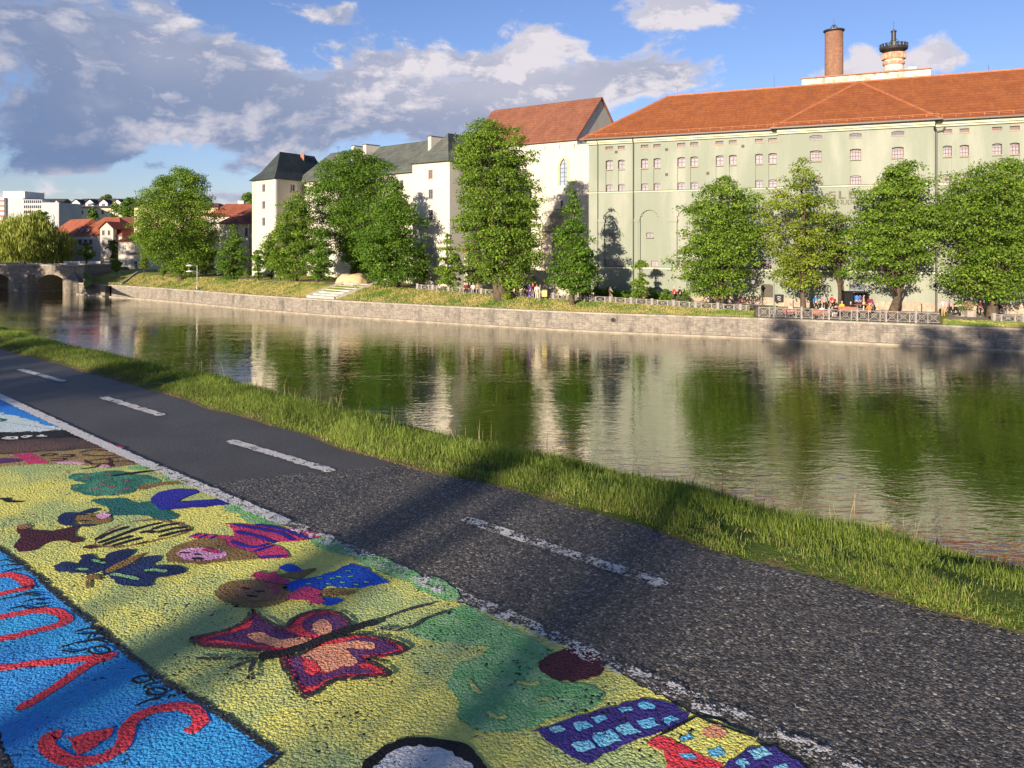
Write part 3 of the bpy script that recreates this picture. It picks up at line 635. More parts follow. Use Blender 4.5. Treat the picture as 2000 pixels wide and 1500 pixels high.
# blue name board painting
bl = thing('name_mural', 'bright blue painted field with large red letters and small black handwriting', 'mural', G(180, 1330, ZP))
poly([(-900, 1000), (-300, 965), (0, 1072), (70, 1124), (120, 1169), (200, 1234), (250, 1279), (330, 1339), (400, 1376), (470, 1424), (543, 1474), (460, 1535), (360, 1700), (120, 1900), (30, 1510), (-10, 1415), (-400, 1400), (-900, 1250)], 1, p_blue, bl, 'blue_ground', smooth=False, rag=.02)
strokes([[(-300, 965), (0, 1070), (70, 1122), (120, 1167), (200, 1232), (250, 1277), (330, 1337), (400, 1374), (470, 1422), (545, 1473), (470, 1533)]], .030, 2, p_worn, bl, 'outline', smooth=False)
strokes([[(1020, 1310), (1085, 1250), (1060, 1190), (960, 1165), (850, 1180), (740, 1220), (690, 1290), (670, 1370), (600, 1425), (480, 1462), (350, 1450), (265, 1395), (265, 1335), (335, 1310)]], .050, 3, p_red, bl, 'letter', T=Z2)
strokes([[(95, 1185), (300, 1060), (430, 970), (520, 920), (632, 880)], [(632, 884), (400, 912), (150, 938), (-60, 965)]], .046, 3, p_red, bl, 'letter', T=Z2)
strokes([[(-50, 695), (60, 668), (200, 645), (300, 650), (362, 682), (320, 722), (200, 752), (60, 788), (-50, 812)], [(-40, 458), (60, 452), (130, 480), (158, 515), (100, 532), (0, 556), (-60, 570)]], .05, 3, p_red, bl, 'letter', T=Z2)
poly([(345, 1325), (420, 1318), (480, 1300), (600, 1290), (560, 1350), (480, 1400), (410, 1412), (400, 1370)], 4, p_red, bl, 'heart', T=Z2)
strokes([[(1290, 1235), (1380, 1198), (1475, 1212), (1440, 1250), (1350, 1266), (1290, 1238)], [(1470, 1212), (1510, 1262)], [(1400, 1312), (1460, 1278), (1555, 1268)], [(1400, 1312), (1460, 1320)],
         ell(1530, 1350, 92, 34) + [(1622, 1350)], [(1320, 1492), (1440, 1440), (1580, 1410)], [(1640, 1412), (1680, 1385), (1715, 1400)],
         [(730, 772), (830, 738), (955, 750), (890, 785), (740, 784)], [(860, 840), (900, 790), (1010, 800), (1015, 830), (860, 845)], [(590, 922), (720, 880), (850, 862), (960, 850), (1060, 880)], [(600, 945), (740, 965), (850, 925)], ell(970, 950, 105, 36) + [(1075, 950)]], .012, 5, p_black, bl, 'handwriting', T=Z6)
strokes([[(0, 452), (130, 430), (220, 400), (400, 420)], [(180, 350), (300, 318), (320, 350)], [(230, 380), (400, 398)], [(220, 480), (330, 450), (450, 460)], [(90, 548), (200, 518), (300, 540), (480, 515)], [(300, 500), (470, 495)], [(0, 130), (100, 112), (190, 122)], [(20, 190), (120, 160), (200, 150)], [(0, 80), (60, 60), (140, 92)], [(140, 160), (200, 175)]], .012, 5, p_black, bl, 'handwriting', T=Z6)
sk = thing('sky_mural', 'painted blue sky fading to white at the far left of the path', 'mural', G(0, 820, ZP))
poly([(-400, 606), (-300, 648), (0, 779), (60, 808), (127, 839), (60, 842), (0, 845), (-400, 870)], 0, p_azure, sk, 'blue_part', smooth=False)
poly([(-400, 740), (0, 806), (60, 820), (100, 833), (120, 840), (60, 842.5), (0, 845.5), (-400, 871)], 1, p_pale, sk, 'white_part', smooth=False, rag=.06)
strokes([[(-100, 812), (-20, 816), (8, 820), (-10, 824)]], .04, 3, p_teal, sk, 'mark')
cs = thing('castle_painting', 'brown castle with windows and a crimson stripe painted across the path', 'mural', G(120, 890, ZP))
poly([(-500, 900), (-400, 872), (0, 846), (127, 841), (160, 853), (215, 872), (0, 886)], 0, p_oldb, cs, 'black_band', smooth=False)
poly([(-400, 880), (0, 862), (100, 856), (150, 855), (185, 866), (205, 873), (0, 886), (-400, 905)], 1, p_dirt, cs, 'brown_band', smooth=False, rag=.04)
poly([(-400, 905), (0, 888), (60, 884), (215, 874), (250, 889), (290, 905), (215, 913), (150, 907), (70, 906), (0, 911), (-400, 924)], 2, p_sand, cs, 'castle_wall', smooth=False)
poly([(24, 887), (60, 884), (96, 904), (58, 907.5)], 3, p_crim, cs, 'stripe', smooth=False)
poly([(-60, 899), (0, 895), (36, 896), (42, 900), (20, 904), (-60, 906)], 3, p_purple, cs, 'gate')
poly([(108, 904), (135, 901), (165, 905), (150, 907)], 3, p_pink, cs, 'flower'); poly([(185, 911), (200, 907), (215, 912)], 3, p_pink, cs, 'flower')
strokes([[(85, 887), (108, 886), (100, 890), (82, 890), (85, 887)], [(120, 888), (140, 888), (138, 892), (118, 891)], [(98, 896), (125, 895), (120, 899), (98, 899)], [(155, 884), (175, 879), (215, 880), (235, 886), (200, 890), (160, 888)], [(175, 899), (215, 895), (250, 890)], [(165, 898), (180, 906), (215, 903), (210, 896)], [(220, 911), (215, 903), (250, 900), (270, 905)], [(155, 916), (185, 912), (195, 907)]], .022, 4, p_maroon, cs, 'outline', smooth=True)
strokes([[(4, 856), (14, 853), (32, 853), (32, 857), (14, 857), (4, 856)], [(14, 853), (18, 857)], [(40, 853), (50, 850.5), (62, 851.5), (50, 854.5), (42, 853.5)], [(50, 854.5), (62, 850)], [(71, 851.5), (86, 849.5)], [(71, 851.5), (92, 852)], [(80, 848.5), (84, 852)]], .028, 3, p_white, cs, 'letter', smooth=False)
strokes([[(183, 861), (215, 866)], [(215, 870), (240, 875)]], .05, 6, p_crim, cs, 'drip')
# road markings
mk = thing('edge_line', 'worn solid white line between the paintings and the bare asphalt', 'road marking', G(600, 1040, ZP))
LINE = [(-400, 600), (-200, 688), (0, 774), (112, 826), (200, 867), (300, 911), (400, 954), (560, 1021), (700, 1080), (860, 1148), (1000, 1206), (1100, 1255), (1250, 1322), (1400, 1385), (1550, 1450), (1700, 1512), (2000, 1640)]
strokes([LINE[:6]], .088, 7, p_solid, mk, 'solid_paint', smooth=False)
strokes([LINE[5:8]], .088, 7, line_mat('line_white_half', .35), mk, 'half_worn_paint', smooth=False)
strokes([LINE[7:]], .088, 7, p_line, mk, 'worn_paint', smooth=False)
for lab, a, b in (('nearest white dash of the lane line, broken up by coarse stones', (905, 1012), (1302, 1142)), ('white lane dash just before the joint of old and new asphalt', (448, 860), (650, 920)),
                  ('white lane dash beyond the lit strip of path', (200, 775), (318, 811)), ('farthest white lane dash seen at the left end of the path', (38, 721), (125, 745))):
    o = strokes([[a, b]], .085, 3, line_mat('dash_' + ('worn' if a[1] > 1000 else 'solid'), .16 if a[1] > 1000 else .42), None, 'lane_dash', smooth=False); tag(o, lab, 'road marking', 'dashes of the lane line')
# ------------------------------------------------------------------ far bank: wall line, terrain
WPX = [165, 205, 300, 400, 500, 650, 800, 1000, 1200, 1350, 1500, 1750, 2000]
WROW = [575.5, 579, 586, 595, 605, 617, 627, 639.5, 650, 656, 662, 674, 687]
WP = [P(a, b, CZ * F / (b - HY)) for a, b in zip(WPX, WROW)]
e1 = (WP[-1] - WP[-2]).normalized(); WP += [WP[-1] + e1 * 12, WP[-1] + e1 * 40, WP[-1] + e1 * 90]
WK = [p.x / p.y for p in WP]
for i in (-2, -1):                                      # keep the fan monotonic beyond the frame
    pass
def wallpt(k):
    """point of the wall line on the ray X/Y = k"""
    for i in range(len(WP) - 1):
        a, b = WP[i], WP[i + 1]
        if a.x - k * a.y <= 0 <= b.x - k * b.y or i == len(WP) - 2:
            d = b - a; t = (k * a.y - a.x) / (d.x - k * d.y) if abs(d.x - k * d.y) > 1e-6 else 1
            return a + d * t
WT = 1.95                                               # top of the wall
ZPX = [150, 400, 700, 900, 1050, 1200, 1400, 1600, 2000, 2600]
ZPV = [3.75, 3.5, 3.55, 3.05, 2.75, 2.5, 2.15, 2.0, 1.98, 1.98]
RUN = [17, 8, 6, 5.5, 5.5, 5.2, 4.5, 2.5, 3.5, 3.5]
def terr(px, Y):
    k = (px - CX) / F
    if px < 163:
        y0 = 158; off = Y - y0
        return -0.5 + 4.3 * min(1, max(0, off / 9))
    yw = wallpt(k).y; off = Y - yw; zp = float(np.interp(px, ZPX, ZPV)); L = float(np.interp(px, ZPX, RUN))
    if off < .5: return WT
    u = min(1, (off - .5) / L); z = WT + (zp - WT) * (u * u * (3 - 2 * u) * .6 + u * .4)
    far = min(1, max(0, (off - 25) / 40)); return z + (3.9 - z) * far * (1 if px < 1100 else .2)
def place(px, py, ymax=200):
    """ground point of the far bank seen at (px, py)"""
    Y = wallpt((px - CX) / F).y + .6 if px > 163 else 160
    best = Y
    while Y < ymax:
        z = terr(px, Y); r = HY + (CZ - z) / Y * F
        if r <= py: best = Y; break
        Y += .1
        best = Y
    return Vector(((px - CX) / F * best, best, terr(px, best)))
def onbank(px, Y): return Vector(((px - CX) / F * Y, Y, terr(px, Y)))
def lawn_mat():
    m, t, b = newmat('bank_lawn'); p = t.pos(); x, y, z = t.sep(p)
    c = t.mix(t.mr(t.noise(p, .30, 6, .7), .40, .60), (.17, .24, .03), (.46, .37, .12))
    c = t.mix(t.mr(t.noise(p, 2.5, 4, .7), .35, .7, 0, .55), c, (.11, .16, .022))
    flat = t.m('ADD', t.mr(z, 2.0, 1.9), 0)
    t.put(b.inputs['Base Color'], c); b.inputs['Roughness'].default_value = .95; b.inputs['Specular IOR Level'].default_value = .1
    t.put(b.inputs['Normal'], t.bump(t.noise(p, 5, 5, .8), .12)); return m
M_lawn = lawn_mat()
M_pave = pm('promenade_paving', (.36, .31, .25), (.26, .22, .18), 1.2, .9, .01, 8)
pxs = [-1400, -1000, -700, -450, -250, -100, 0, 80, 140, 162.9, 163.1] + list(range(180, 2020, 20)) + [2060, 2120, 2200, 2350, 2500, 2700, 3000, 3400, 3900]
offs = [.45, 1, 1.5, 2, 2.6, 3.2, 4, 5, 6, 7, 8.5, 10, 12, 14, 17, 21, 26, 35, 50, 70, 110, 200, 500, 1500, 4500]
mt = MB(); vs = []; fs = []
for px in pxs:
    k = (px - CX) / F; y0 = 158 if px < 163 else wallpt(k).y
    for o_ in offs:
        Y = y0 + o_ - (.45 if px < 163 else 0); z = terr(px, Y) + (.06 * mnoise.noise(Vector((k * Y * .5, Y * .5, 0))) if 1 < o_ < 12 else 0)
        vs.append((k * Y, Y, z))
L = len(offs)
for i in range(len(pxs) - 1):
    for j in range(L - 1): a = i * L + j; fs.append((a, a + L, a + L + 1, a + 1))
mt.add(vs, fs); tag(mt.build('bank_lawn', M_lawn, smooth=True), kind='structure')
# promenade strip (a sheet 4 cm over the lawn sheet, following it)
def strip_far(name, pa, pb, fa, fb, mat, dz=.045, n=7):
    m_ = MB(); vs = []; fs = []; px = pa; cols = []
    while px <= pb: cols.append(px); px += 20
    for px in cols:
        for j in range(n):
            k = (px - CX) / F; Y = wallpt(k).y + fa(px) + (fb(px) - fa(px)) * j / (n - 1); vs.append((k * Y, Y, terr(px, Y) + dz + (.02 if j in (0, n - 1) else .03)))
    for i in range(len(cols) - 1):
        for j in range(n - 1): a = i * n + j; fs.append((a, a + n, a + n + 1, a + 1))
    m_.add(vs, fs); return tag(m_.build(name, mat), kind='structure')
strip_far('promenade', 420, 1460, lambda p: float(np.interp(p, ZPX, RUN)) + 1.3, lambda p: float(np.interp(p, ZPX, RUN)) + 5.5, M_pave)
strip_far('terrace', 1476, 1836, lambda p: .9, lambda p: 11.0, M_pave)
strip_far('promenade', 1850, 2600, lambda p: 4.6, lambda p: 11.0, M_pave)

# embankment wall, in its own direction
def dirn(a, b): d = (b - a); d.z = 0; return d.normalized()
def ribbon(pts, z0, z1, thick, mbx):
    """vertical slab along a polyline, front face on the polyline, body behind it (away from camera)"""
    n = len(pts); nr = []
    for i in range(n):
        d = dirn(pts[max(0, i - 1)], pts[min(n - 1, i + 1)]); nr.append(Vector((-d.y, d.x, 0)))
    vs = []
    for i, p in enumerate(pts):
        q = p + nr[i] * thick
        vs += [(p.x, p.y, z0), (p.x, p.y, z1), (q.x, q.y, z1), (q.x, q.y, z0)]
    fs = []
    for i in range(n - 1):
        for j in range(4): a = i * 4 + j; b = i * 4 + (j + 1) % 4; fs.append((a, b, b + 4, a + 4))
    fs += [(0, 1, 2, 3), tuple((n - 1) * 4 + j for j in (3, 2, 1, 0))]
    mbx.add(vs, fs)
def shift(pts, o_):
    n = len(pts); r = []
    for i in range(n):
        d = dirn(pts[max(0, i - 1)], pts[min(n - 1, i + 1)]); r.append(pts[i] + Vector((-d.y, d.x, 0)) * o_)
    return r
WALL = []
for px in list(range(218, 2001, 33)): WALL.append(wallpt((px - CX) / F))
WALL += WP[13:]
dW = dirn(WALL[0], WALL[-1])
M_wall = stone_mat('quay_masonry', (dW.x, dW.y), (0.310, 0.267, 0.215), (0.198, 0.172, 0.142), (0.396, 0.353, 0.292), 1.0, .62, .20)
M_cope = pm('coping_stone', (0.361, 0.318, 0.258), (0.241, 0.211, 0.172), 1.3, .9, .02, 10)
M_mud = pm('wet_foot', (0.344, 0.292, 0.224), (0.241, 0.202, 0.155), 1.1, .85, .01, 9)
def quay(name, label, pts):
    q = thing(name, label, 'river wall', (pts[0].x, pts[0].y, 0))
    b = MB(); ribbon(pts, -1.2, WT - .14, .8, b); b.build('wall', M_wall, q)
    b = MB(); ribbon(shift(pts, -.07), WT - .14, WT + .03, .75, b); b.build('coping', M_cope, q)
    b = MB(); ribbon(shift(pts, -.42), -1.2, .16, .45, b); b.build('foot_ledge', M_mud, q)
    return q
q = quay('embankment_wall', 'long pale stone river wall running from the bridge to the right edge', WALL)
hp = wallpt((1197 - CX) / F)
b = MB(); b._lathe(Vector((0, 0, 0)), [(.22, 0), (.22, .12), (.15, .12), (.15, .02)], 14)
b.v = [(hp.x + x, hp.y - .05 - z, 1.30 + y) for x, y, z in b.v]; b.build('drain_outlet', M_iron, q)
W2_ = [Vector((*(WP[0] + (WP[0] - WP[1]) * .3).xy, 0)), WP[0], wallpt((205 - CX) / F)]
q = quay('embankment_wall', 'short shaded end of the river wall next to the bridge', W2_)
g0 = wallpt((205 - CX) / F); g1 = WALL[0]; gd = dirn(g0, g1); gn = Vector((-gd.y, gd.x, 0))
q = thing('wall_recess', 'dark recess between two lengths of river wall near the bridge', 'recess', (g0.x, g0.y, 0))
b = MB(); b.bar(g0 + gn * 1.6 + Vector((0, 0, .3)), g1 + gn * 1.6 + Vector((0, 0, .3)), .3, 3.2); b.build('back_wall', M_wall, q)
b = MB(); b.bar(g0 + gn * .8 + Vector((0, 0, 1.88)), g1 + gn * .8 + Vector((0, 0, 1.88)), 1.8, .12); b.build('cover_slab', M_cope, q)

# ------------------------------------------------------------------ buildings
class Fac:
    def __init__(s, x, y, dx, dy):
        L = math.hypot(dx, dy); s.x, s.y, s.dx, s.dy = x, y, dx / L, dy / L; s.bx, s.by = -s.dy, s.dx     # b = away from camera
    def pt(s, a, w_, z): return Vector((s.x + s.dx * a + s.bx * w_, s.y + s.dy * a + s.by * w_, z))
    def s_of(s, px): k = (px - CX) / F; return (k * s.y - s.x) / (s.dx - k * s.dy)
    def z_of(s, px, py): return zrow(py, s.y + s.dy * s.s_of(px))
    def rect(s, p0, p1, r0, r1):
        c = (p0 + p1) / 2; return (s.s_of(p0), s.s_of(p1), s.z_of(c, r1), s.z_of(c, r0))
    def off(s, w_): return Fac(s.x + s.bx * w_, s.y + s.by * w_, s.dx, s.dy)
def relief(f, s0, s1, z0, z1, recs, mbx, edge=.3):
    """front wall sheet with stepped recesses: recs = (sa, sb, za, zb, depth), later ones win"""
    S = sorted({s0, s1, *[min(max(r[i], s0), s1) for r in recs for i in (0, 1)]}); Zs = sorted({z0, z1, *[min(max(r[i], z0), z1) for r in recs for i in (2, 3)]})
    def uniq(a):
        o = [a[0]]
        for v in a[1:]:
            if v - o[-1] > 1e-4: o.append(v)
        return o
    S, Zs = uniq(S), uniq(Zs); nS, nZ = len(S) - 1, len(Zs) - 1
    D = np.zeros((nS, nZ)); sc = [(S[i] + S[i + 1]) / 2 for i in range(nS)]; zc = [(Zs[i] + Zs[i + 1]) / 2 for i in range(nZ)]
    sc_, zc_ = np.array(sc), np.array(zc)
    for r in recs:
        D[np.ix_((sc_ > r[0]) & (sc_ < r[1]), (zc_ > r[2]) & (zc_ < r[3]))] = r[4]
    for i in range(nS):
        j = 0
        while j < nZ:
            j2 = j
            while j2 + 1 < nZ and D[i, j2 + 1] == D[i, j]: j2 += 1
            d = D[i, j]; mbx.add([f.pt(S[i], d, Zs[j]), f.pt(S[i + 1], d, Zs[j]), f.pt(S[i + 1], d, Zs[j2 + 1]), f.pt(S[i], d, Zs[j2 + 1])], [(0, 1, 2, 3)])
            if j2 + 1 < nZ:
                e = D[i, j2 + 1]; z = Zs[j2 + 1]; mbx.add([f.pt(S[i], d, z), f.pt(S[i + 1], d, z), f.pt(S[i + 1], e, z), f.pt(S[i], e, z)], [(0, 1, 2, 3)])
            j = j2 + 1
    for i in range(nS + 1):
        for j in range(nZ):
            a = D[i - 1, j] if i > 0 else edge; e = D[i, j] if i < nS else edge
            if a != e: mbx.add([f.pt(S[i], a, Zs[j]), f.pt(S[i], a, Zs[j + 1]), f.pt(S[i], e, Zs[j + 1]), f.pt(S[i], e, Zs[j])], [(0, 1, 2, 3)])
    for z in (z0, z1):
        mbx.add([f.pt(s0, 0, z), f.pt(s1, 0, z), f.pt(s1, edge, z), f.pt(s0, edge, z)], [(0, 1, 2, 3)])
def arch_recs(sa, sb, zs, rise, depth, n=8):
    """strips that approximate an arch head of given rise above the springing zs"""
    out = []; c = (sa + sb) / 2; h = (sb - sa) / 2
    for i in range(n):
        x0 = sa + (sb - sa) * i / n; x1 = sa + (sb - sa) * (i + 1) / n; xm = (x0 + x1) / 2 - c
        out.append((x0, x1, zs, zs + rise * math.sqrt(max(0, 1 - (xm / h) ** 2)), depth))
    return out
def window(f, r, parent, recs, depth=.22, frame=None, glass=None, nx=2, ny=2, arch=0, sill=True, fw=.06, name='window'):
    sa, sb, za, zb = r; zt = zb - arch
    if recs is not None:
        recs.append((sa, sb, za, zt, depth))
        if arch: recs += arch_recs(sa, sb, zt, arch, depth, 6)
    w_ = depth - .06; m_ = MB(); frame = frame or M_fdark
    def bar(a0, a1, b0, b1, ww=.05): m_.obox(f.pt((a0 + a1) / 2, w_ + (.0 if ww == .05 else .004), (b0 + b1) / 2), Vector((f.dx, f.dy, 0)) * abs(a1 - a0) / 2, Vector((f.bx, f.by, 0)) * ww / 2, (0, 0, abs(b1 - b0) / 2))
    bar(sa, sa + fw, za, zb - arch * .4); bar(sb - fw, sb, za, zb - arch * .4); bar(sa + fw, sb - fw, za, za + fw); bar(sa + fw, sb - fw, zt - fw, zt)
    for i in range(1, nx): c = sa + (sb - sa) * i / nx; bar(c - fw * .45, c + fw * .45, za + fw, zt - fw, .042)
    for j in range(1, ny): c = za + (zb - za) * j / ny; bar(sa + fw, sb - fw, c - fw * .4, c + fw * .4, .034)
    o = m_.build(name, frame, parent)
    p = MB(); p.obox(f.pt((sa + sb) / 2, depth - .02, (za + zb) / 2), Vector((f.dx, f.dy, 0)) * (sb - sa) / 2 * .99, Vector((f.bx, f.by, 0)) * .008, (0, 0, (zb - za) / 2 * .99)); p.build('pane', glass or M_glass, o)
    if sill:
        p = MB(); p.obox(f.pt((sa + sb) / 2, .0, za - .05), Vector((f.dx, f.dy, 0)) * ((sb - sa) / 2 + .08), Vector((f.bx, f.by, 0)) * .07, (0, 0, .05)); p.build('sill', M_sill, o)
    return o
def slab(poly3, th=.18, down=True):
    """roof plane with thickness"""
    n = len(poly3); lo = [Vector(p) - Vector((0, 0, th)) for p in poly3]; m_ = MB()
    m_.add([*poly3, *lo], [tuple(range(n)), tuple(range(2 * n - 1, n - 1, -1))] + [(i, n + i, n + (i + 1) % n, (i + 1) % n) for i in range(n)]); return m_

# --- the long pale green malt house
mh_f = Fac(9.5, 95, 3365, -1500); fR = mh_f
mh = thing('malt_house', 'long pale green brick-era building with rows of small windows and orange tiled roof', 'building', mh_f.pt(0, 0, 2))
SE = mh_f.s_of(2000) + 34; EZ = 21.75
sl = mh_f.s_of(1521); sr = mh_f.s_of(1822)
recsL, recsC, recsR = [], [], []
fc = mh_f.off(-.8)
row1 = (19.1, 18.02); 
def tall(p0, p1, rec, z_low=True):
    a, b_ = fR.s_of(p0), fR.s_of(p1)
    rec.append((a, b_, 16.2, 18.0, .07))
pairsL = [(1183, 1197), (1207, 1220), (1252, 1266), (1276.5, 1290), (1323, 1338), (1348.5, 1363), (1398, 1413), (1424, 1438.5), (1475, 1489.5), (1501, 1517)]
for i, (a, b_) in enumerate(pairsL):
    sa, sb = fR.s_of(a), fR.s_of(b_); recsL.append((sa, sb, 16.1, 18.02, .16))
    window(fR, (sa, sb, 18.02, 19.15), mh, recsL, .40, M_wire, M_glass_pale, 2, 2, .14)
    window(fR, (sa, sb, 15.3, 16.2), mh, recsL, .40, M_wire, M_glass_pale, 2, 2, .14, sill=False)
    window(fR, (sa - .02, sb + .02, 20.42, 20.82), mh, recsL, .32, M_fred, M_glass, 3, 1, 0)
pairsR = [(1841.5, 1859), (1874.5, 1892.5), (1938, 1957), (1972.5, 1991.5)]
sR = [(fR.s_of(a), fR.s_of(b_)) for a, b_ in pairsR]; step = sR[2][0] - sR[0][0]
sR += [(a + step * j, b_ + step * j) for j in (2, 4, 6, 8) for a, b_ in sR[:2]][:8]
for sa, sb in sR:
    if sb > SE - .5: continue
    recsR.append((sa, sb, 16.1, 18.02, .16))
    window(fR, (sa, sb, 18.02, 19.15), mh, recsR, .40, M_wire, M_glass_pale, 3, 3, .14)
    window(fR, (sa, sb, 15.3, 16.2), mh, recsR, .40, M_wire, M_glass_pale, 2, 2, .14, sill=False)
    window(fR, (sa - .02, sb + .02, 20.42, 20.82), mh, recsR, .32, M_fred, M_glass, 4, 1, 0)
for a, b_ in [(1582, 1604.5), (1660, 1682), (1742, 1765)]:
    sa, sb = fc.s_of(a), fc.s_of(b_); recsC.append((sa, sb, 16.1, 18.02, .16))
    window(fc, (sa, sb, 18.02, 19.15), mh, recsC, .40, M_wire, M_glass_pale, 4, 3, .14)
    window(fc, (sa, sb, 15.3, 16.3), mh, recsC, .40, M_wire, M_glass_pale, 4, 2, .14, sill=False)
    window(fc, (sa - .05, sb + .05, 20.35, 20.82), mh, recsC, .22, M_wire, M_glass, 3, 1, .16)
# blind arches, their small windows and the ground floor row
bays = [(1178, 1212), (1250, 1286), (1322, 1358), (1398, 1432), (1472, 1508)]
for a, b_ in bays:
    sa, sb = fR.s_of(a), fR.s_of(b_); c = (sa + sb) / 2
    recsL.insert(0, (sa, sb, 6.15, 11.75, .26))
    for r_ in arch_recs(sa, sb, 11.75, 1.25, .26, 12): recsL.insert(0, r_)
    window(fR, (c - .42, c + .42, 9.72, 10.3), mh, recsL, .48, M_wire, M_glass_pale, 2, 1, .12)
    window(fR, (sa + .1, sa + .95, 6.22, 6.9), mh, recsL, .48, M_fred, M_glass_pale, 2, 1, 0, sill=False)
    window(fR, (sb - .95, sb - .1, 6.22, 6.9), mh, recsL, .48, M_fred, M_glass_pale, 2, 1, 0, sill=False)
for j in range(4):
    sa = fR.s_of(1850) + j * step; sb = sa + 2.3
    if sb > SE: break
    recsR.insert(0, (sa, sb, 6.15, 11.75, .26))
    for r_ in arch_recs(sa, sb, 11.75, 1.25, .26, 12): recsR.insert(0, r_)
# ground floor openings
def door(f, r, recs, arch, label=None):
    sa, sb, za, zb = r; recs.append((sa, sb, za, zb - arch, .28)); recs += arch_recs(sa, sb, zb - arch, arch, .28, 8)
    m_ = MB(); m_.obox(f.pt((sa + sb) / 2, .22, (za + zb - arch * .3) / 2), Vector((f.dx, f.dy, 0)) * (sb - sa) / 2, Vector((f.bx, f.by, 0)) * .03, (0, 0, (zb - za - arch * .3) / 2))
    for i in range(5): c = sa + (sb - sa) * (i + .5) / 5; m_.obox(f.pt(c, .185, (za + zb) / 2 - .2), Vector((f.dx, f.dy, 0)) * .03, Vector((f.bx, f.by, 0)) * .01, (0, 0, (zb - za) / 2 - .25))
    return m_.build('door', M_fdark, mh)
door(fR, (fR.s_of(1486), fR.s_of(1510), 1.9, 4.45), recsL, .3)
window(fc, fc.rect(1588, 1604, 545, 562), mh, recsC, .25, M_fdark, glass_mat('yellow_lit_glass', (.35, .27, .10), .3), 2, 2, 0)  # the window's yellow light is put into the pane colour
window(fc, fc.rect(1659, 1690, 556, 571), mh, recsC, .25, M_iron, M_glass, 3, 1, 0)
M_base = stone_mat('plinth_blocks', (mh_f.dx, mh_f.dy), (.50, .36, .27), (.42, .31, .24), (.66, .62, .50), 1.0, 1.1, .36, stain=(.34, .27, .2))
b = MB()
relief(fR, 0, sl, 1.2, EZ, recsL, b, .55); relief(fR, sr, SE, 1.2, EZ, recsR, b, .55); relief(fc, sl, sr, 1.2, EZ, recsC, b, 1.35)
ft = [mh_f.pt(0, .55, 0), mh_f.pt(SE, .55, 0), mh_f.pt(SE, 18, 0), mh_f.pt(0, 18, 0)]; b.prism([p.xy for p in ft], 1.2, EZ)
b.build('wall', M_green, mh)
def band(f, s0, s1, z0, z1, pr, m_, w0=.0): m_.obox(f.pt((s0 + s1) / 2, w0 - pr / 2, (z0 + z1) / 2), Vector((f.dx, f.dy, 0)) * (s1 - s0) / 2, Vector((f.bx, f.by, 0)) * pr / 2, (0, 0, (z1 - z0) / 2))
for nm, z0, z1, pr, mt_ in (('cornice', EZ - .42, EZ - .02, .38, M_corn), ('cornice_moulding', EZ - .62, EZ - .42, .18, M_corn), ('string_course', 15.12, 15.27, .12, M_corn), ('lower_course', 5.92, 6.12, .14, M_corn)):
    m_ = MB(); band(fR, -.15, sl, z0, z1, pr, m_); band(fR, sr, SE, z0, z1, pr, m_); band(fc, sl - .1, sr + .1, z0 + .002, z1 + .002, pr, m_); m_.build(nm, mt_, mh)
for z0 in (15.27, 6.12, EZ - .66):  # thin dark strips put in as the shadow lines of courses and cornice
    m_ = MB(); band(fR, -.1, sl, z0, z0 + .05, .17, m_); band(fR, sr, SE, z0, z0 + .05, .17, m_); band(fc, sl - .1, sr + .1, z0 + .002, z0 + .052, .17, m_); m_.build('shade_strip', M_fdark, mh)
m_ = MB(); band(fR, .1, sl, 1.25, 2.95, .07, m_); band(fR, sr, SE, 1.25, 2.95, .07, m_); band(fc, sl + .02, sr - .02, 1.25, 2.95, .07, m_); m_.build('plinth', M_base, mh)
for sa in [fR.s_of(v) for v in (1166, 1232, 1306, 1378, 1452)]:
    m_ = MB(); band(fR, sa - .1, sa + 1.05, 11.55, 11.95, .14, m_); band(fR, sa, sa + .95, 6.15, 11.55, .05, m_); m_.build('pilaster', M_green, mh)
for a in (fR.s_of(1168), fR.s_of(1237.5)):
    m_ = MB(); m_.tube([fR.pt(a, -.12, 2.0), fR.pt(a, -.12, EZ - .7), fR.pt(a, -.4, EZ - .3), fR.pt(a, -.55, EZ)], .045 if a < 2 else .075, 6); m_.build('downpipe', M_pipe, mh)
m_ = MB(); m_.tube([fR.pt(sr + .3, -.15, 2.0), fR.pt(sr + .3, -.15, 20.6), fR.pt(sr + .1, -.6, 21.1), fR.pt(sr + .1, -.9, 21.6)], .11, 8); m_.tube([fR.pt(sr + .3, -.15, 20.6), fR.pt(sr + .9, -.2, 20.7), fR.pt(sr + 1.1, -.3, 21.1)], .08, 8); m_.build('downpipe', M_pipe, mh)
m_ = MB()
for px, py in [(1203.5, 297), (1302, 292), (1302, 341), (1382.5, 338.5), (1451, 285.5)]:
    m_ = MB(); c = mh_f.pt(mh_f.s_of(px), -.03, mh_f.z_of(px, py)); m_.obox(c, Vector((mh_f.dx, mh_f.dy, 0)) * .16, Vector((mh_f.bx, mh_f.by, 0)) * .03, (0, 0, .16)); m_.build('tie_plate', M_fdark, mh)

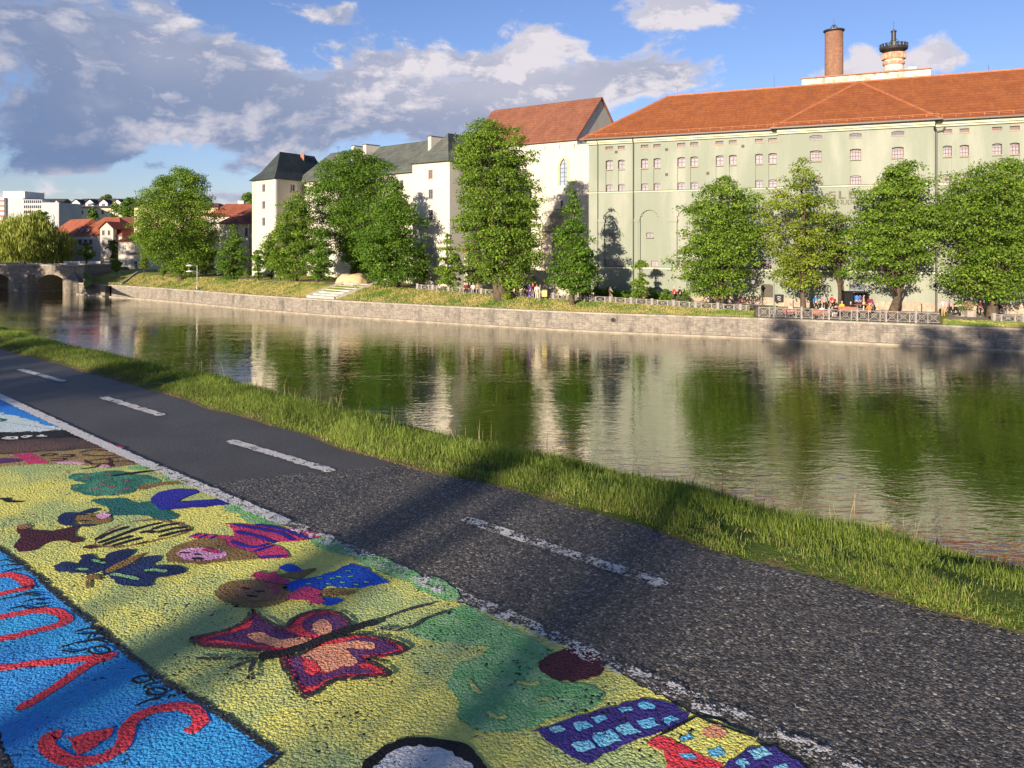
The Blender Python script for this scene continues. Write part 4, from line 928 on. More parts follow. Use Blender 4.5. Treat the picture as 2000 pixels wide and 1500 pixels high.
# lettering
txt = bpy.data.curves.new('wall_text', 'FONT'); 
def lettering(s_, f, sa, z, size, name, mat, wide=1.0, bold=.03):
    c = bpy.data.curves.new(name, 'FONT'); c.body = s_; c.size = size; c.extrude = .006; c.offset = bold; c.space_character = wide
    ob = bpy.data.objects.new(name, c); COL.objects.link(ob); bpy.context.view_layer.update()
    me = bpy.data.meshes.new_from_object(ob.evaluated_get(bpy.context.evaluated_depsgraph_get())); bpy.data.objects.remove(ob)
    m_ = MB(); m_.add([f.pt(sa + v.co.x, -.012 - v.co.z, z + v.co.y) for v in me.vertices], [tuple(p.vertices) for p in me.polygons]); return m_.build(name, mat, mh)
M_let = pm('sign_paint', (.10, .095, .075), (.17, .16, .12), 3, .9)
m_ = MB(); GL = {'S': ['111', '100', '111', '001', '111'], 'L': ['100', '100', '100', '100', '111'], 'A': ['111', '001', '111', '101', '111'], 'D': ['111', '101', '101', '101', '111'], 'O': ['111', '101', '101', '101', '111'], 'V': ['101', '101', '101', '101', '010'], 'N': ['111', '101', '101', '101', '101']}
s0_, z1_ = fc.s_of(1618.5), fc.z_of(1640, 373.5); cw = .245; ch = .165
for i, chh in enumerate('SLADOVNA'):
    for r_, row in enumerate(GL[chh]):
        for c_, on in enumerate(row):
            if on == '1': a = s0_ + i * cw * 4.05 + c_ * cw; band(fc, a, a + cw * 1.001, z1_ - (r_ + 1) * ch, z1_ - r_ * ch, .012, m_)
m_.build('painted_letters', M_let, mh)
lettering('PANUDLINK-N', fc, s0_ + .02, fc.z_of(1640, 399.5), .72, 'painted_letters', M_let, .93, .012)
# roof
M_tile = tile_mat('malt_roof_tiles', (0.296, 0.098, 0.033), (0.237, 0.074, 0.027), .36, .45, (mh_f.dx, mh_f.dy))
RZ = 28.1; RW = 9.0; ew = -.75
rt = mh_f
def RP(a, w_, z): return rt.pt(a, w_, z)
m_ = MB(); hL, hR = 7.9, SE - 8; th = .22
fr_ = [RP(-.9, ew, EZ), RP(SE + .9, ew, EZ), RP(hR, RW, RZ), RP(hL, RW, RZ)]
bk = [RP(SE + .9, 18.8, EZ), RP(-.9, 18.8, EZ), RP(hL, RW, RZ), RP(hR, RW, RZ)]
m_.add([RP(-.9, ew, EZ), RP(SE + .9, ew, EZ), RP(SE + .9, 18.8, EZ), RP(-.9, 18.8, EZ), RP(hL, RW, RZ), RP(hR, RW, RZ)], [(0, 1, 5, 4), (1, 2, 5), (2, 3, 4, 5), (3, 0, 4), (3, 2, 1, 0)])
sm = mh_f.s_of(1677); k_ = mh_f
# hipped roof over the projecting middle part
apx = None
for a in np.linspace(20, 45, 400):
    p = RP(a, RW, RZ)
    if p.x / p.y > (1677 - CX) / F: apx = a; break
m_.add([RP(sl - .7, ew - .85, EZ), RP(sr + .7, ew - .85, EZ), RP(apx, RW - .02, RZ + .03), RP(sl - .7, ew + .9, EZ - .02), RP(sr + .7, ew + .9, EZ - .02)], [(0, 1, 2), (3, 0, 2), (1, 4, 2), (0, 3, 4, 1)])
roof = m_.build('roof', M_tile, mh)
m_ = MB(); M_ridge = pm('ridge_tile', (0.416, 0.160, 0.072), (0.320, 0.112, 0.056), 3, .8)
for a, b_ in ((RP(hL, RW, RZ + .03), RP(hR, RW, RZ + .03)), (RP(-.9, ew, EZ + .03), RP(hL, RW, RZ + .03)), (RP(sl - .7, ew - .85, EZ + .03), RP(apx, RW, RZ + .06)), (RP(sr + .7, ew - .85, EZ + .03), RP(apx, RW, RZ + .06))): m_.bar(a, b_, .28, .16)
m_.build('ridge', M_ridge, roof)
m_ = MB(); sn = 6.1 / 9.75
def guard(s0, s1, wz):
    z = EZ + .42 * sn + .32; m_.bar(RP(s0, wz + .42, z), RP(s1, wz + .42, z), .07, .05); m_.bar(RP(s0, wz + .42, z - .16), RP(s1, wz + .42, z - .16), .04, .04); a = s0
    while a < s1: m_.bar(RP(a, wz + .42, z - .3), RP(a, wz + .42, z + .02), .07, .07); a += 1.25
guard(-.2, sl - .7, ew); guard(sl - .5, sr + .5, ew - .85); guard(sr + .8, SE, ew); m_.build('snow_guard', M_ridge, roof)
m_ = MB(); m_.bar(RP(-.9, ew - .09, EZ - .02), RP(sl - .7, ew - .09, EZ - .02), .16, .14); m_.bar(RP(sl - .72, ew - .95, EZ - .02), RP(sr + .72, ew - .95, EZ - .02), .16, .14); m_.bar(RP(sr + .7, ew - .09, EZ - .02), RP(SE + .9, ew - .09, EZ - .02), .16, .14); m_.build('gutter', M_pipe, roof)
m_ = MB()
for px, h in ((1322, 1.1), (1512, 1.6), (1930, .8)):
    for a in np.linspace(5, 60, 600):
        p = RP(a, RW, RZ)
        if p.x / p.y > (px - CX) / F: m_.tube([RP(a, RW, RZ), RP(a, RW, RZ + h)], .025, 5); break
m_.build('lightning_rod', M_iron, roof)
# fire wall and rooftop block behind the ridge
M_fire = pm('stained_render', (0.602, 0.568, 0.464), (0.292, 0.284, 0.206), 1.3, .95, .02, 9, lo=.45, hi=.62)
m_ = MB(); m_.prism([RP(24.0, 12, 0).xy, RP(38.2, 12, 0).xy, RP(38.2, 18.2, 0).xy, RP(24.0, 18.2, 0).xy], 25, 29.55); fw_ = m_.build('rooftop_wall', M_fire, mh)
m_ = MB(); m_.obox(RP(31.1, 11.98, 29.6), rt.pt(7.2, 0, 0) - rt.pt(0, 0, 0), rt.pt(0, .2, 0) - rt.pt(0, 0, 0), (0, 0, .06)); m_.build('wall_cap', M_fred, fw_)
m_ = MB(); m_.box(-.5, .5, -.35, .35, 0, .55); m_.v = [tuple(RP(36.2, 13, 29.55) + Vector(v)) for v in m_.v]; m_.build('roof_hatch', M_fire, fw_)
M_brick = stone_mat('chimney_brick', (.7, -.7), (.42, .17, .09), (.30, .13, .075), (.34, .22, .15), 1.0, .5, .16, stain=(.22, .11, .07))
ch_s = None
cY = 98.5; c0 = P(1628.8, 200, cY)
ch_ = thing('brick_chimney', 'tall plain round brick chimney with black rim, left of the crowned one', 'chimney', (c0.x, cY, 24))
rr = 16.9 / F * cY; zt_ = zrow(63, cY)
m_ = MB(); m_._lathe(Vector((c0.x, cY, 24)), [(rr * 1.02, 0), (rr * .985, zt_ - 24)], 32); m_.build('shaft', M_brick, ch_, True)
m_ = MB(); m_._lathe(Vector((c0.x, cY, zt_)), [(rr * 1.0, -.05), (rr * 1.16, .12), (rr * 1.16, .24), (rr * .7, .36), (.05, .42)], 32); m_.build('rim', M_iron, ch_)
m_ = MB()
for k in range(4):
    a = k * math.pi / 2 + .4; m_.tube([(c0.x + rr * .75 * math.cos(a), cY + rr * .75 * math.sin(a), zt_ + .2), (c0.x + .2 * math.cos(a), cY + .2 * math.sin(a), zt_ + .95)], .025, 5)
m_.tube([(c0.x, cY, zt_ + .3), (c0.x, cY, zt_ + .95)], .12, 6); m_.tube([(c0.x, cY, zt_), (c0.x, cY, zrow(36, cY))], .03, 5); m_.build('lightning_rod', M_iron, ch_)
cY = 97.5; c0 = P(1745.5, 200, cY); q_ = cY / F
zz = lambda py: zrow(py, cY)
ch_ = thing('crowned_chimney', 'round rendered chimney with red brick bands and dark crown-like gallery', 'chimney', (c0.x, cY, 26))
M_rend = pm('chimney_render', (0.619, 0.550, 0.447), (0.430, 0.275, 0.206), 2.2, .9, .02, 10, lo=.5, hi=.72); M_band = pm('chimney_band', (0.473, 0.189, 0.112), (0.568, 0.361, 0.258), 2.5, .9, .02, 12)
m_ = MB(); m_._lathe(Vector((c0.x, cY, 0)), [(17.6 * q_, 26), (17.6 * q_, zz(141)), (17.0 * q_, zz(127)), (17.2 * q_, zz(109))], 32); m_.build('shaft', M_rend, ch_, True)
m_ = MB(); m_._lathe(Vector((c0.x, cY, 0)), [(17.8 * q_, zz(128)), (19.6 * q_, zz(126)), (19.6 * q_, zz(122.5)), (18.0 * q_, zz(121))], 32); m_._lathe(Vector((c0.x, cY, 0)), [(17.8 * q_, zz(118)), (20.4 * q_, zz(114)), (21.6 * q_, zz(107)), (21.8 * q_, zz(105)), (17 * q_, zz(104.6))], 32)
for k in range(20):
    a = k * 2 * math.pi / 20; m_.tube([(c0.x + 20.5 * q_ * math.cos(a), cY + 20.5 * q_ * math.sin(a), zz(116)), (c0.x + 22 * q_ * math.cos(a), cY + 22 * q_ * math.sin(a), zz(107))], .09, 5)
m_._lathe(Vector((c0.x, cY, 0)), [(17.9 * q_, zz(141.5)), (18.6 * q_, zz(141)), (18.6 * q_, zz(139)), (17.7 * q_, zz(138.5))], 32)
m_.build('brick_band', M_band, ch_)
m_ = MB(); m_._lathe(Vector((c0.x, cY, 0)), [(8 * q_, zz(104)), (15 * q_, zz(103.5)), (24.5 * q_, zz(98)), (25.6 * q_, zz(94.5)), (25.2 * q_, zz(92.8)), (4.4 * q_, zz(92.4))], 36)
for k in range(6):
    a = k * math.pi / 3 + .2; m_.tube([(c0.x + 15 * q_ * math.cos(a), cY + 15 * q_ * math.sin(a), zz(105)), (c0.x + 15 * q_ * math.cos(a), cY + 15 * q_ * math.sin(a), zz(99))], .06, 6)
gal = m_.build('gallery', M_iron, ch_)
m_ = MB()
for k in range(22):
    a = 2 * math.pi * k / 22; d = Vector((math.cos(a), math.sin(a), 0)); t_ = Vector((-d.y, d.x, 0)); c = Vector((c0.x, cY, zz(90.5))) + d * 24.9 * q_
    m_.obox(c, t_ * .11, d * .05, (0, 0, .17)); m_.obox(c + Vector((0, 0, .18)), t_ * .16, d * .05, (0, 0, .05))
m_.build('battlement', M_iron, gal)
m_ = MB(); m_._lathe(Vector((c0.x, cY, 0)), [(5.4 * q_, zz(93)), (5.0 * q_, zz(84)), (4.2 * q_, zz(80)), (4.2 * q_, zz(63)), (5.2 * q_, zz(62.5)), (5.4 * q_, zz(60.5)), (2 * q_, zz(59)), (.6 * q_, zz(57.5))], 20); m_.tube([(c0.x, cY, zz(59)), (c0.x, cY, zz(41))], .03, 5)
for k in range(4):
    a = k * math.pi / 2 + .5; m_.tube([(c0.x + 20 * q_ * math.cos(a), cY + 20 * q_ * math.sin(a), zz(92)), (c0.x + 4 * q_ * math.cos(a), cY + 4 * q_ * math.sin(a), zz(76))], .03, 5)
m_.build('flue', M_iron, ch_)

# --- gabled stone chapel wing left of the malt house
cf = Fac(9.23, 109.4, 2050, -1500); KC = 1.14; zk = lambda z: CZ + (z - CZ) * KC
cp = thing('chapel_wing', 'tall cream building with steep red tiled gable roof and one pointed window', 'building', cf.pt(-8, 0, 2.6))
sW, sE2 = -17.6 * KC, cf.s_of(1127)
rc = []
ra = cf.rect(1093, 1109, 309, 362); rc.append((ra[0], ra[1], ra[2], ra[3] - 1.0, .3))
n_ = 8
for i in range(n_):
    x0 = ra[0] + (ra[1] - ra[0]) * i / n_; x1 = ra[0] + (ra[1] - ra[0]) * (i + 1) / n_; xm = abs((x0 + x1) / 2 - (ra[0] + ra[1]) / 2) / ((ra[1] - ra[0]) / 2)
    rc.append((x0, x1, ra[3] - 1.0, ra[3] - 1.0 + 1.0 * (1 - xm ** 1.7), .3))
for px in (1064.7, 1093.7, 1122):
    a = cf.s_of(px); rc.append((a - .1, a + .1, zk(20.9), zk(21.45), .25))
window(cf, cf.rect(1095, 1100, 392, 404), cp, rc, .25, M_fdark, None, 1, 2)
for px in (985, 1020): window(cf, cf.rect(px, px + 9, 330, 348), cp, rc, .25, M_fdark, None, 2, 2)
b = MB(); relief(cf, sW, sE2, 2.2, zk(22.35), rc, b, .4)
b.prism([cf.pt(sW, .4, 0).xy, cf.pt(sE2, .4, 0).xy, cf.pt(sE2, 12 * KC, 0).xy, cf.pt(sW, 12 * KC, 0).xy], 2.2, zk(22.35))
sG = cf.s_of(1127)
for a in (sW + .02, sG - .02): b.add([cf.pt(a, 0, zk(22.3)), cf.pt(a, 12 * KC, zk(22.3)), cf.pt(a, 6 * KC, zk(27.9))], [(0, 1, 2)])
b.prism([cf.pt(sE2, .0, 0).xy, cf.pt(sE2 + 2.4 * KC, .0, 0).xy, cf.pt(sE2 + 2.4 * KC, 10, 0).xy, cf.pt(sE2, 10, 0).xy], 2.2, zk(21.3))
b.build('wall', M_castle, cp)
wn = MB(); wn.obox(cf.pt((ra[0] + ra[1]) / 2, .24, (ra[2] + ra[3]) / 2), Vector((cf.dx, cf.dy, 0)) * .03, Vector((cf.bx, cf.by, 0)) * .03, (0, 0, (ra[3] - ra[2]) / 2))
for j in range(1, 6): z = ra[2] + (ra[3] - ra[2] - .8) * j / 5; wn.obox(cf.pt((ra[0] + ra[1]) / 2, .235, z), Vector((cf.dx, cf.dy, 0)) * (ra[1] - ra[0]) / 2, Vector((cf.bx, cf.by, 0)) * .02, (0, 0, .025))
wo_ = wn.build('window', M_fdark, cp)
pn = MB(); pn.obox(cf.pt((ra[0] + ra[1]) / 2, .28, (ra[2] + ra[3]) / 2), Vector((cf.dx, cf.dy, 0)) * (ra[1] - ra[0]) / 2 * .99, Vector((cf.bx, cf.by, 0)) * .01, (0, 0, (ra[3] - ra[2]) / 2 * .99)); pn.build('pane', glass_mat('church_glass', (.22, .27, .33), .15), wo_)
M_ochre = pm('window_surround', (.62, .46, .26), (.52, .38, .22), 2, .9)
sr_ = MB(); c_ = (ra[0] + ra[1]) / 2; hw = (ra[1] - ra[0]) / 2
pts = [cf.pt(ra[0] - .12, -.03, ra[2]), cf.pt(ra[0] - .12, -.03, ra[3] - 1.0), cf.pt(c_ - hw * .75, -.03, ra[3] - .35), cf.pt(c_, -.03, ra[3] + .15), cf.pt(c_ + hw * .75, -.03, ra[3] - .35), cf.pt(ra[1] + .12, -.03, ra[3] - 1.0), cf.pt(ra[1] + .12, -.03, ra[2])]
for a, e in zip(pts, pts[1:]): sr_.bar(a, e, .10, .30)
sr_.build('surround', M_ochre, wo_)
M_tile2 = tile_mat('chapel_tiles', (0.260, 0.107, 0.062), (0.201, 0.077, 0.047), .42, .5, (cf.dx, cf.dy))
m_ = MB(); RC = lambda a, w_, z: cf.pt(a, w_ * KC, zk(z))
m_.add([RC(sW - .3, -.45, 22.0), RC(sG + .25, -.45, 22.0), RC(sG + .25, 6, 28.15), RC(sW - .3, 6, 28.15), RC(sG + .25, 12.45, 22.0), RC(sW - .3, 12.45, 22.0)], [(0, 1, 2, 3), (3, 2, 4, 5)])
m_.add([RC(sW - .3, -.45, 21.85), RC(sG + .25, -.45, 21.85), RC(sG + .25, 6, 27.98), RC(sW - .3, 6, 27.98), RC(sG + .25, 12.45, 21.85), RC(sW - .3, 12.45, 21.85)], [(3, 2, 1, 0), (5, 4, 2, 3)])
m_.add([RC(sG + .25, -.45, 22.0), RC(sG + .25, -.45, 21.85), RC(sG + .25, 6, 27.98), RC(sG + .25, 6, 28.15), RC(sG + .25, 12.45, 21.85), RC(sG + .25, 12.45, 22.0)], [(0, 1, 2, 3), (3, 2, 4, 5)])
m_.add([RC(sW - .3, -.45, 22.0), RC(sG + .25, -.45, 22.0), RC(sG + .25, -.45, 21.85), RC(sW - .3, -.45, 21.85)], [(0, 1, 2, 3)])
m_.build('roof', M_tile2, cp)
# lean-to buttress block
lf = cf.off(-3.4); a0, a1 = lf.s_of(1057), lf.s_of(1078)
lb = thing('buttress_house', 'narrow buttress block with slanted grey roof in front of the pointed-window wall', 'building', lf.pt(a0, 0, 2.6))
m_ = MB(); m_.add([lf.pt(a0, 0, 2.4), lf.pt(a1, 0, 2.4), lf.pt(a1, 3.4, 2.4), lf.pt(a0, 3.4, 2.4), lf.pt(a0, 0, lf.z_of(1066, 449)), lf.pt(a1, 0, lf.z_of(1066, 449)), lf.pt(a1, 3.4, zk(13.2)), lf.pt(a0, 3.4, zk(13.2))], [(0, 1, 5, 4), (1, 2, 6, 5), (3, 0, 4, 7)]); m_.build('wall', pm('plaster_pink', (.62, .50, .40), (.52, .41, .33), .8, .9, .01, 12), lb)
zf = lf.z_of(1066, 449); m_ = slab([lf.pt(a0 - .1, -.25, zf - .3), lf.pt(a1 + .1, -.25, zf - .3), lf.pt(a1 + .1, 3.4, zk(13.35)), lf.pt(a0 - .1, 3.4, zk(13.35))], .12); m_.build('roof', pm('grey_shingle', (.20, .18, .13), (.14, .13, .10), 1.5, .9, .02, 9), lb)
# low walls and vaulted entry below the chapel
lw = cf.off(-15); a0, a1 = lw.s_of(1000), lw.s_of(1130)
el_ = thing('garden_wall', 'low rough wall with a dark vaulted entry between the two big trees', 'wall', lw.pt(a0, 0, 2.6))
rcs = [(lw.s_of(1036), lw.s_of(1052), 2.4, 4.4, .5)] + arch_recs(lw.s_of(1036), lw.s_of(1052), 4.4, .5, .5, 6)
m_ = MB(); relief(lw, a0, a1, 2.2, 5.6, rcs, m_, .6); m_.prism([lw.pt(a0, .6, 0).xy, lw.pt(a1, .6, 0).xy, lw.pt(a1, 1.1, 0).xy, lw.pt(a0, 1.1, 0).xy], 2.2, 5.6); m_.build('wall', pm('rubble_wall', (.58, .50, .38), (.42, .35, .26), 1.6, .95, .03, 6), el_)

# --- castle: main wing, two towers
wf = Fac(-34.4, 126, 1637, -1500)
M_slate = tile_mat('castle_slate', (.135, .145, .120), (.085, .095, .085), .40, .35, (wf.dx, wf.dy))
M_slate_d = tile_mat('tower_slate', (.060, .075, .068), (.040, .052, .050), .40, .3, (wf.dx, wf.dy))
cw_ = thing('castle_wing', 'long white castle wing with grey slate roof between the two towers', 'building', wf.pt(0, 0, 3.5))
sE3 = wf.s_of(812); rc = []
for r_ in ((593, 599.5, 363, 378), (618, 624.5, 362, 377), (660, 667, 360, 375), (735, 742, 356, 372), (593, 599.5, 400, 414), (618, 624.5, 399, 413), (781, 788, 352, 367), (781, 788, 392, 408)): window(wf, wf.rect(*r_), cw_, rc, .2, M_fdark, None, 2, 2)
b = MB(); relief(wf, -2, sE3, 2.5, 19.1, rc, b, .3); b.prism([wf.pt(-2, .3, 0).xy, wf.pt(sE3 + 6, .3, 0).xy, wf.pt(sE3 + 6, 12, 0).xy, wf.pt(-2, 12, 0).xy], 2.5, 19.1); b.build('wall', M_castle, cw_)
m_ = MB(); z0, z1 = 18.95, 24.15
m_.add([wf.pt(-1.5, -.5, z0), wf.pt(sE3 + 6, -.5, z0), wf.pt(sE3 + 6, 6, z1), wf.pt(-.7, 6, z1), wf.pt(sE3 + 6, 12.5, z0), wf.pt(-1.5, 12.5, z0), wf.pt(-1.5, -.5, z0 - .15), wf.pt(sE3 + 6, -.5, z0 - .15)], [(0, 1, 2, 3), (3, 2, 4, 5), (0, 3, 5), (6, 7, 1, 0)])
rf = m_.build('roof', M_slate, cw_)
for p0, p1, r0, r1 in ((686, 692, 286, 306), (709, 715, 283, 306), (836, 842, 267, 295)):
    c = wf.off(3.2); sa, sb = c.s_of(p0), c.s_of(p1); z1c = c.z_of(p0, r0)
    m_ = MB(); m_.prism([c.pt(sa, 0, 0).xy, c.pt(sb, 0, 0).xy, c.pt(sb, 2.6, 0).xy, c.pt(sa, 2.6, 0).xy], 20.5, z1c); cc = m_.build('chimney', M_castle, rf)
    m_ = MB(); m_.prism([c.pt(sa - .08, -.08, 0).xy, c.pt(sb + .08, -.08, 0).xy, c.pt(sb + .08, 2.7, 0).xy, c.pt(sa - .08, 2.7, 0).xy], z1c, z1c + .1); m_.build('cap', M_fdark, cc)
an = wf.off(6); a = an.s_of(660.5); m_ = MB(); m_.tube([an.pt(a, 0, 24), an.pt(a, 0, 25.2)], .03, 5)
for h, l in ((25.15, .5), (24.95, .7), (24.7, .45)): m_.bar(an.pt(a - l, 0, h), an.pt(a + l, 0, h), .03)
m_.build('antenna', M_iron, rf)
def tower(name, label, cat, A, B, Cc, zb, ez, apex, ridge_end, fl, fr, wl, wr, over=.6):
    t_ = thing(name, label, cat, (A[0], A[1], zb)); A, B, Cc = Vector((*A, 0)), Vector((*B, 0)), Vector((*Cc, 0))
    D = B + (Cc - A); ff = Fac(B.x, B.y, A.x - B.x, A.y - B.y); fg_ = Fac(A.x, A.y, Cc.x - A.x, Cc.y - A.y)
    b = MB(); L1 = (A - B).length; L2 = (Cc - A).length; rl, rr_ = [], []
    for r_ in wl: window(ff, ff.rect(*r_), t_, rl, .2, M_fdark if r_[2] > 345 or B.x < -20 else M_fred, None, 2, 3)
    for r_ in wr: window(fg_, fg_.rect(*r_), t_, rr_, .2, M_fdark, None, 2, 2)
    relief(ff, 0, L1, zb, ez, rl, b, .3)
    # second face: normal points right; build with depth towards inside
    relief(fg_, 0, L2, zb, ez, rr_, b, .3)
    ia = ff.pt(.3, .31, 0); n1 = (Cc - A).normalized(); n0 = (A - B).normalized()
    q0 = B + n1 * .31 + n0 * 0; q1 = A + n1 * .31 - n0 * .31; q2 = Cc - n0 * .31; q3 = D
    b.prism([p.xy for p in (q0, q1, q2, q3)], zb, ez); b.build('wall', M_castle, t_)
    c = (A + B + Cc + D) / 4
    def o(p): v = p - c; return p + v.normalized() * over
    E = [o(B), o(A), o(Cc), o(D)]; E = [Vector((p.x, p.y, ez - .05)) for p in E]
    ap, re_ = Vector(apex), Vector(ridge_end)
    def mid(p, q, k, drop): v = p.lerp(q, k); return Vector((v.x, v.y, v.z - drop))
    k = .38; dr = .45; ML, MA, MC, MD = mid(E[0], ap, k, dr), mid(E[1], ap, k, dr), mid(E[2], re_, k, dr), mid(E[3], re_, k, dr)
    m_ = MB(); m_.add([*E, ML, MA, MC, MD, ap, re_], [(0, 1, 5, 4), (4, 5, 8), (1, 2, 6, 5), (5, 6, 9, 8), (2, 3, 7, 6), (6, 7, 9), (3, 0, 4, 7), (7, 4, 8, 9), (3, 2, 1, 0)])
    m_.build('roof', M_slate_d if B.x < -20 else M_slate, t_); return t_, ff, fg_
n1 = Vector((2.6, 6)).normalized()
t1, _, _ = tower('castle_tower', 'white corner tower with dark hipped slate roof at the left end of the castle', 'tower', (-36.96, 120), (-42.3, 125), tuple((Vector((-36.96, 120)) + n1 * 14)), 3.0, 19.0, (-38.2, 126.5, 23.9), (-34.6, 134.5, 24.0), None, None,
    [(512, 518, 360, 374), (512, 518, 393, 407), (512, 518, 425, 440)], [(566.5, 575.5, 361, 375)])
m_ = MB(); c = P(591, 308, 131); m_.box(c.x - .3, c.x + .3, c.y - .3, c.y + .3, 22.2, 24.0); m_.build('chimney', M_fred, t1)
m_ = MB(); c = P(589, 400, 125.2); m_.tube([(c.x, c.y - .3, 3.2), (c.x, c.y - .3, 18.9)], .07, 6); m_.build('downpipe', M_pipe, t1)
Bq = P(805.6, 320, 103); Aq = P(878, 315, 98.9); n2 = Vector((wf.bx, wf.by))
t2, _, _ = tower('castle_tower', 'white castle tower with pale slate pyramid roof behind the tallest trees', 'tower', (Aq.x, Aq.y), (Bq.x, Bq.y), (Aq.x + n2.x * 10, Aq.y + n2.y * 10), 2.8, 19.6, tuple(P(875, 260, 104)), tuple(P(898, 263, 107)), None, None,
    [(836.5, 845, 332, 349), (837, 845.5, 370, 388), (837, 845.5, 410, 428)], [])
gh = thing('gatehouse', 'small pale gatehouse with pink pointed gable behind the tallest tree', 'building', place(900, 566))
g_ = place(900, 566); gy = g_.y + 3
m_ = MB(); xg = P(897, 500, gy).x; m_.box(xg - 1.1, xg + 1.1, gy, gy + 3, 2.5, zrow(492, gy)); m_.build('wall', M_castle, gh)
m_ = MB(); zg = zrow(492, gy); m_.add([(xg - 1.4, gy - .3, zg), (xg + 1.4, gy - .3, zg), (xg, gy - .3, zrow(476, gy)), (xg - 1.4, gy + 3, zg), (xg + 1.4, gy + 3, zg), (xg, gy + 3, zrow(476, gy))], [(0, 1, 2), (3, 5, 4), (0, 2, 5, 3), (1, 4, 5, 2), (0, 3, 4, 1)]); m_.build('roof', M_fred, gh)

# --- stone bridge
A_, B_ = P(160, 572, 134.0), P(0, 570, 139.0); bf_ = Fac(B_.x, B_.y, A_.x - B_.x, A_.y - B_.y)
br = thing('stone_bridge', 'old dark stone arch bridge over the river at the left edge', 'bridge', bf_.pt(0, 0, 0))
dB = (bf_.dx, bf_.dy); M_brg = stone_mat('bridge_stone', dB, (.32, .26, .20), (.21, .175, .135), (.36, .30, .23), 1.0, .75, .30)
s_end = bf_.s_of(165)
arches = [(bf_.s_of(70), bf_.s_of(129), 1.15, 3.25), (bf_.s_of(-45), bf_.s_of(25), 1.0, 3.3)]
w0 = bf_.s_of(25) - bf_.s_of(-45); gp = bf_.s_of(70) - bf_.s_of(25); s_ = bf_.s_of(-45)
for _k in range(2): arches.append((s_ - gp - w0, s_ - gp, 1.0, 3.3)); s_ -= gp + w0
s_beg = s_ - 6
out = [(s_beg, -1.5), (s_beg, 4.95)]; top = [(s_end, 4.75), (s_end, -1.5)]
bot = []
for sa, sb, zs, zt2 in sorted(arches, reverse=True):
    bot += [(sb, -1.5), (sb, zs)]
    for i in range(1, 14): a = math.pi * i / 14; bot.append(((sa + sb) / 2 + (sb - sa) / 2 * math.cos(a), zs + (zt2 - zs) * math.sin(a)))
    bot += [(sa, zs), (sa, -1.5)]
ring = out + top + bot; n = len(ring); m_ = MB()
m_.add([bf_.pt(a, 0, z) for a, z in ring] + [bf_.pt(a, 6.2, z) for a, z in ring], [tuple(range(n)), tuple(range(2 * n - 1, n - 1, -1))] + [(i, n + i, n + (i + 1) % n, (i + 1) % n) for i in range(n)])
m_.build('body', M_brg, br)
m_ = MB()
for w_ in (-.12, 5.75): m_.add([bf_.pt(a, b2, z) for z in (4.78, 5.0) for a, b2 in ((s_beg, w_), (s_end, w_), (s_end, w_ + .6), (s_beg, w_ + .6))], [(0, 1, 5, 4), (1, 2, 6, 5), (2, 3, 7, 6), (3, 0, 4, 7), (4, 5, 6, 7), (3, 2, 1, 0)])
m_.build('parapet', M_cope, br)
for p0, p1, zt2, pt in ((27, 68, 3.4, .2), (131, 162, 2.6, 1.1)):
    sa, sb = bf_.s_of(p0), bf_.s_of(p1); c = (sa + sb) / 2; m_ = MB()
    if pt < 1:
        pl = [bf_.pt(sa, .1, 0), bf_.pt(sa + .2, -1.2, 0), bf_.pt(c, -2.0, 0), bf_.pt(sb - .2, -1.2, 0), bf_.pt(sb, .1, 0)]
    else: pl = [bf_.pt(sa, .1, 0), bf_.pt(sa + .1, -1.0, 0), bf_.pt(c, -1.9, 0), bf_.pt(sb - .1, -1.0, 0), bf_.pt(sb, .1, 0)]
    m_.prism([p.xy for p in pl][::-1], -1.5, zt2 - .2)
    ap = bf_.pt(c, -.1, zt2 + pt); k = len(pl); pl2 = [Vector((p.x, p.y, zt2 - .2)) for p in pl]
    m_.add(pl2 + [ap], [(i, (i + 1) % k, k) for i in range(k)]); m_.build('cutwater', M_brg, br)
ap0 = bf_.pt(s_end, -.05, 0); ap1 = P(246, 525, 146)
rw = thing('ramp_wall', 'stone retaining wall leading from the bridge up to the lawn', 'wall', (ap0.x, ap0.y, 0))
m_ = MB(); m_.add([(ap0.x, ap0.y, -1), (ap1.x, ap1.y, -1), (ap1.x, ap1.y, 4.1), (ap0.x, ap0.y, 4.95), (ap0.x + .3, ap0.y + .6, -1), (ap1.x + .3, ap1.y + .6, -1), (ap1.x + .3, ap1.y + .6, 4.1), (ap0.x + .3, ap0.y + .6, 4.95)], [(0, 1, 2, 3), (7, 6, 5, 4), (3, 2, 6, 7), (1, 5, 6, 2), (0, 3, 7, 4)])
m_.build('wall', stone_mat('ramp_stone', ((ap1 - ap0).normalized().x, (ap1 - ap0).normalized().y), (.27, .235, .19), (.18, .155, .13), (.32, .29, .24), 1.0, .6, .25), rw)
m_ = MB(); m_.bar(ap0 + Vector((0, .2, 5.0)), Vector((ap1.x, ap1.y + .2, 4.15)), .5, .12); m_.build('coping', M_cope, rw)

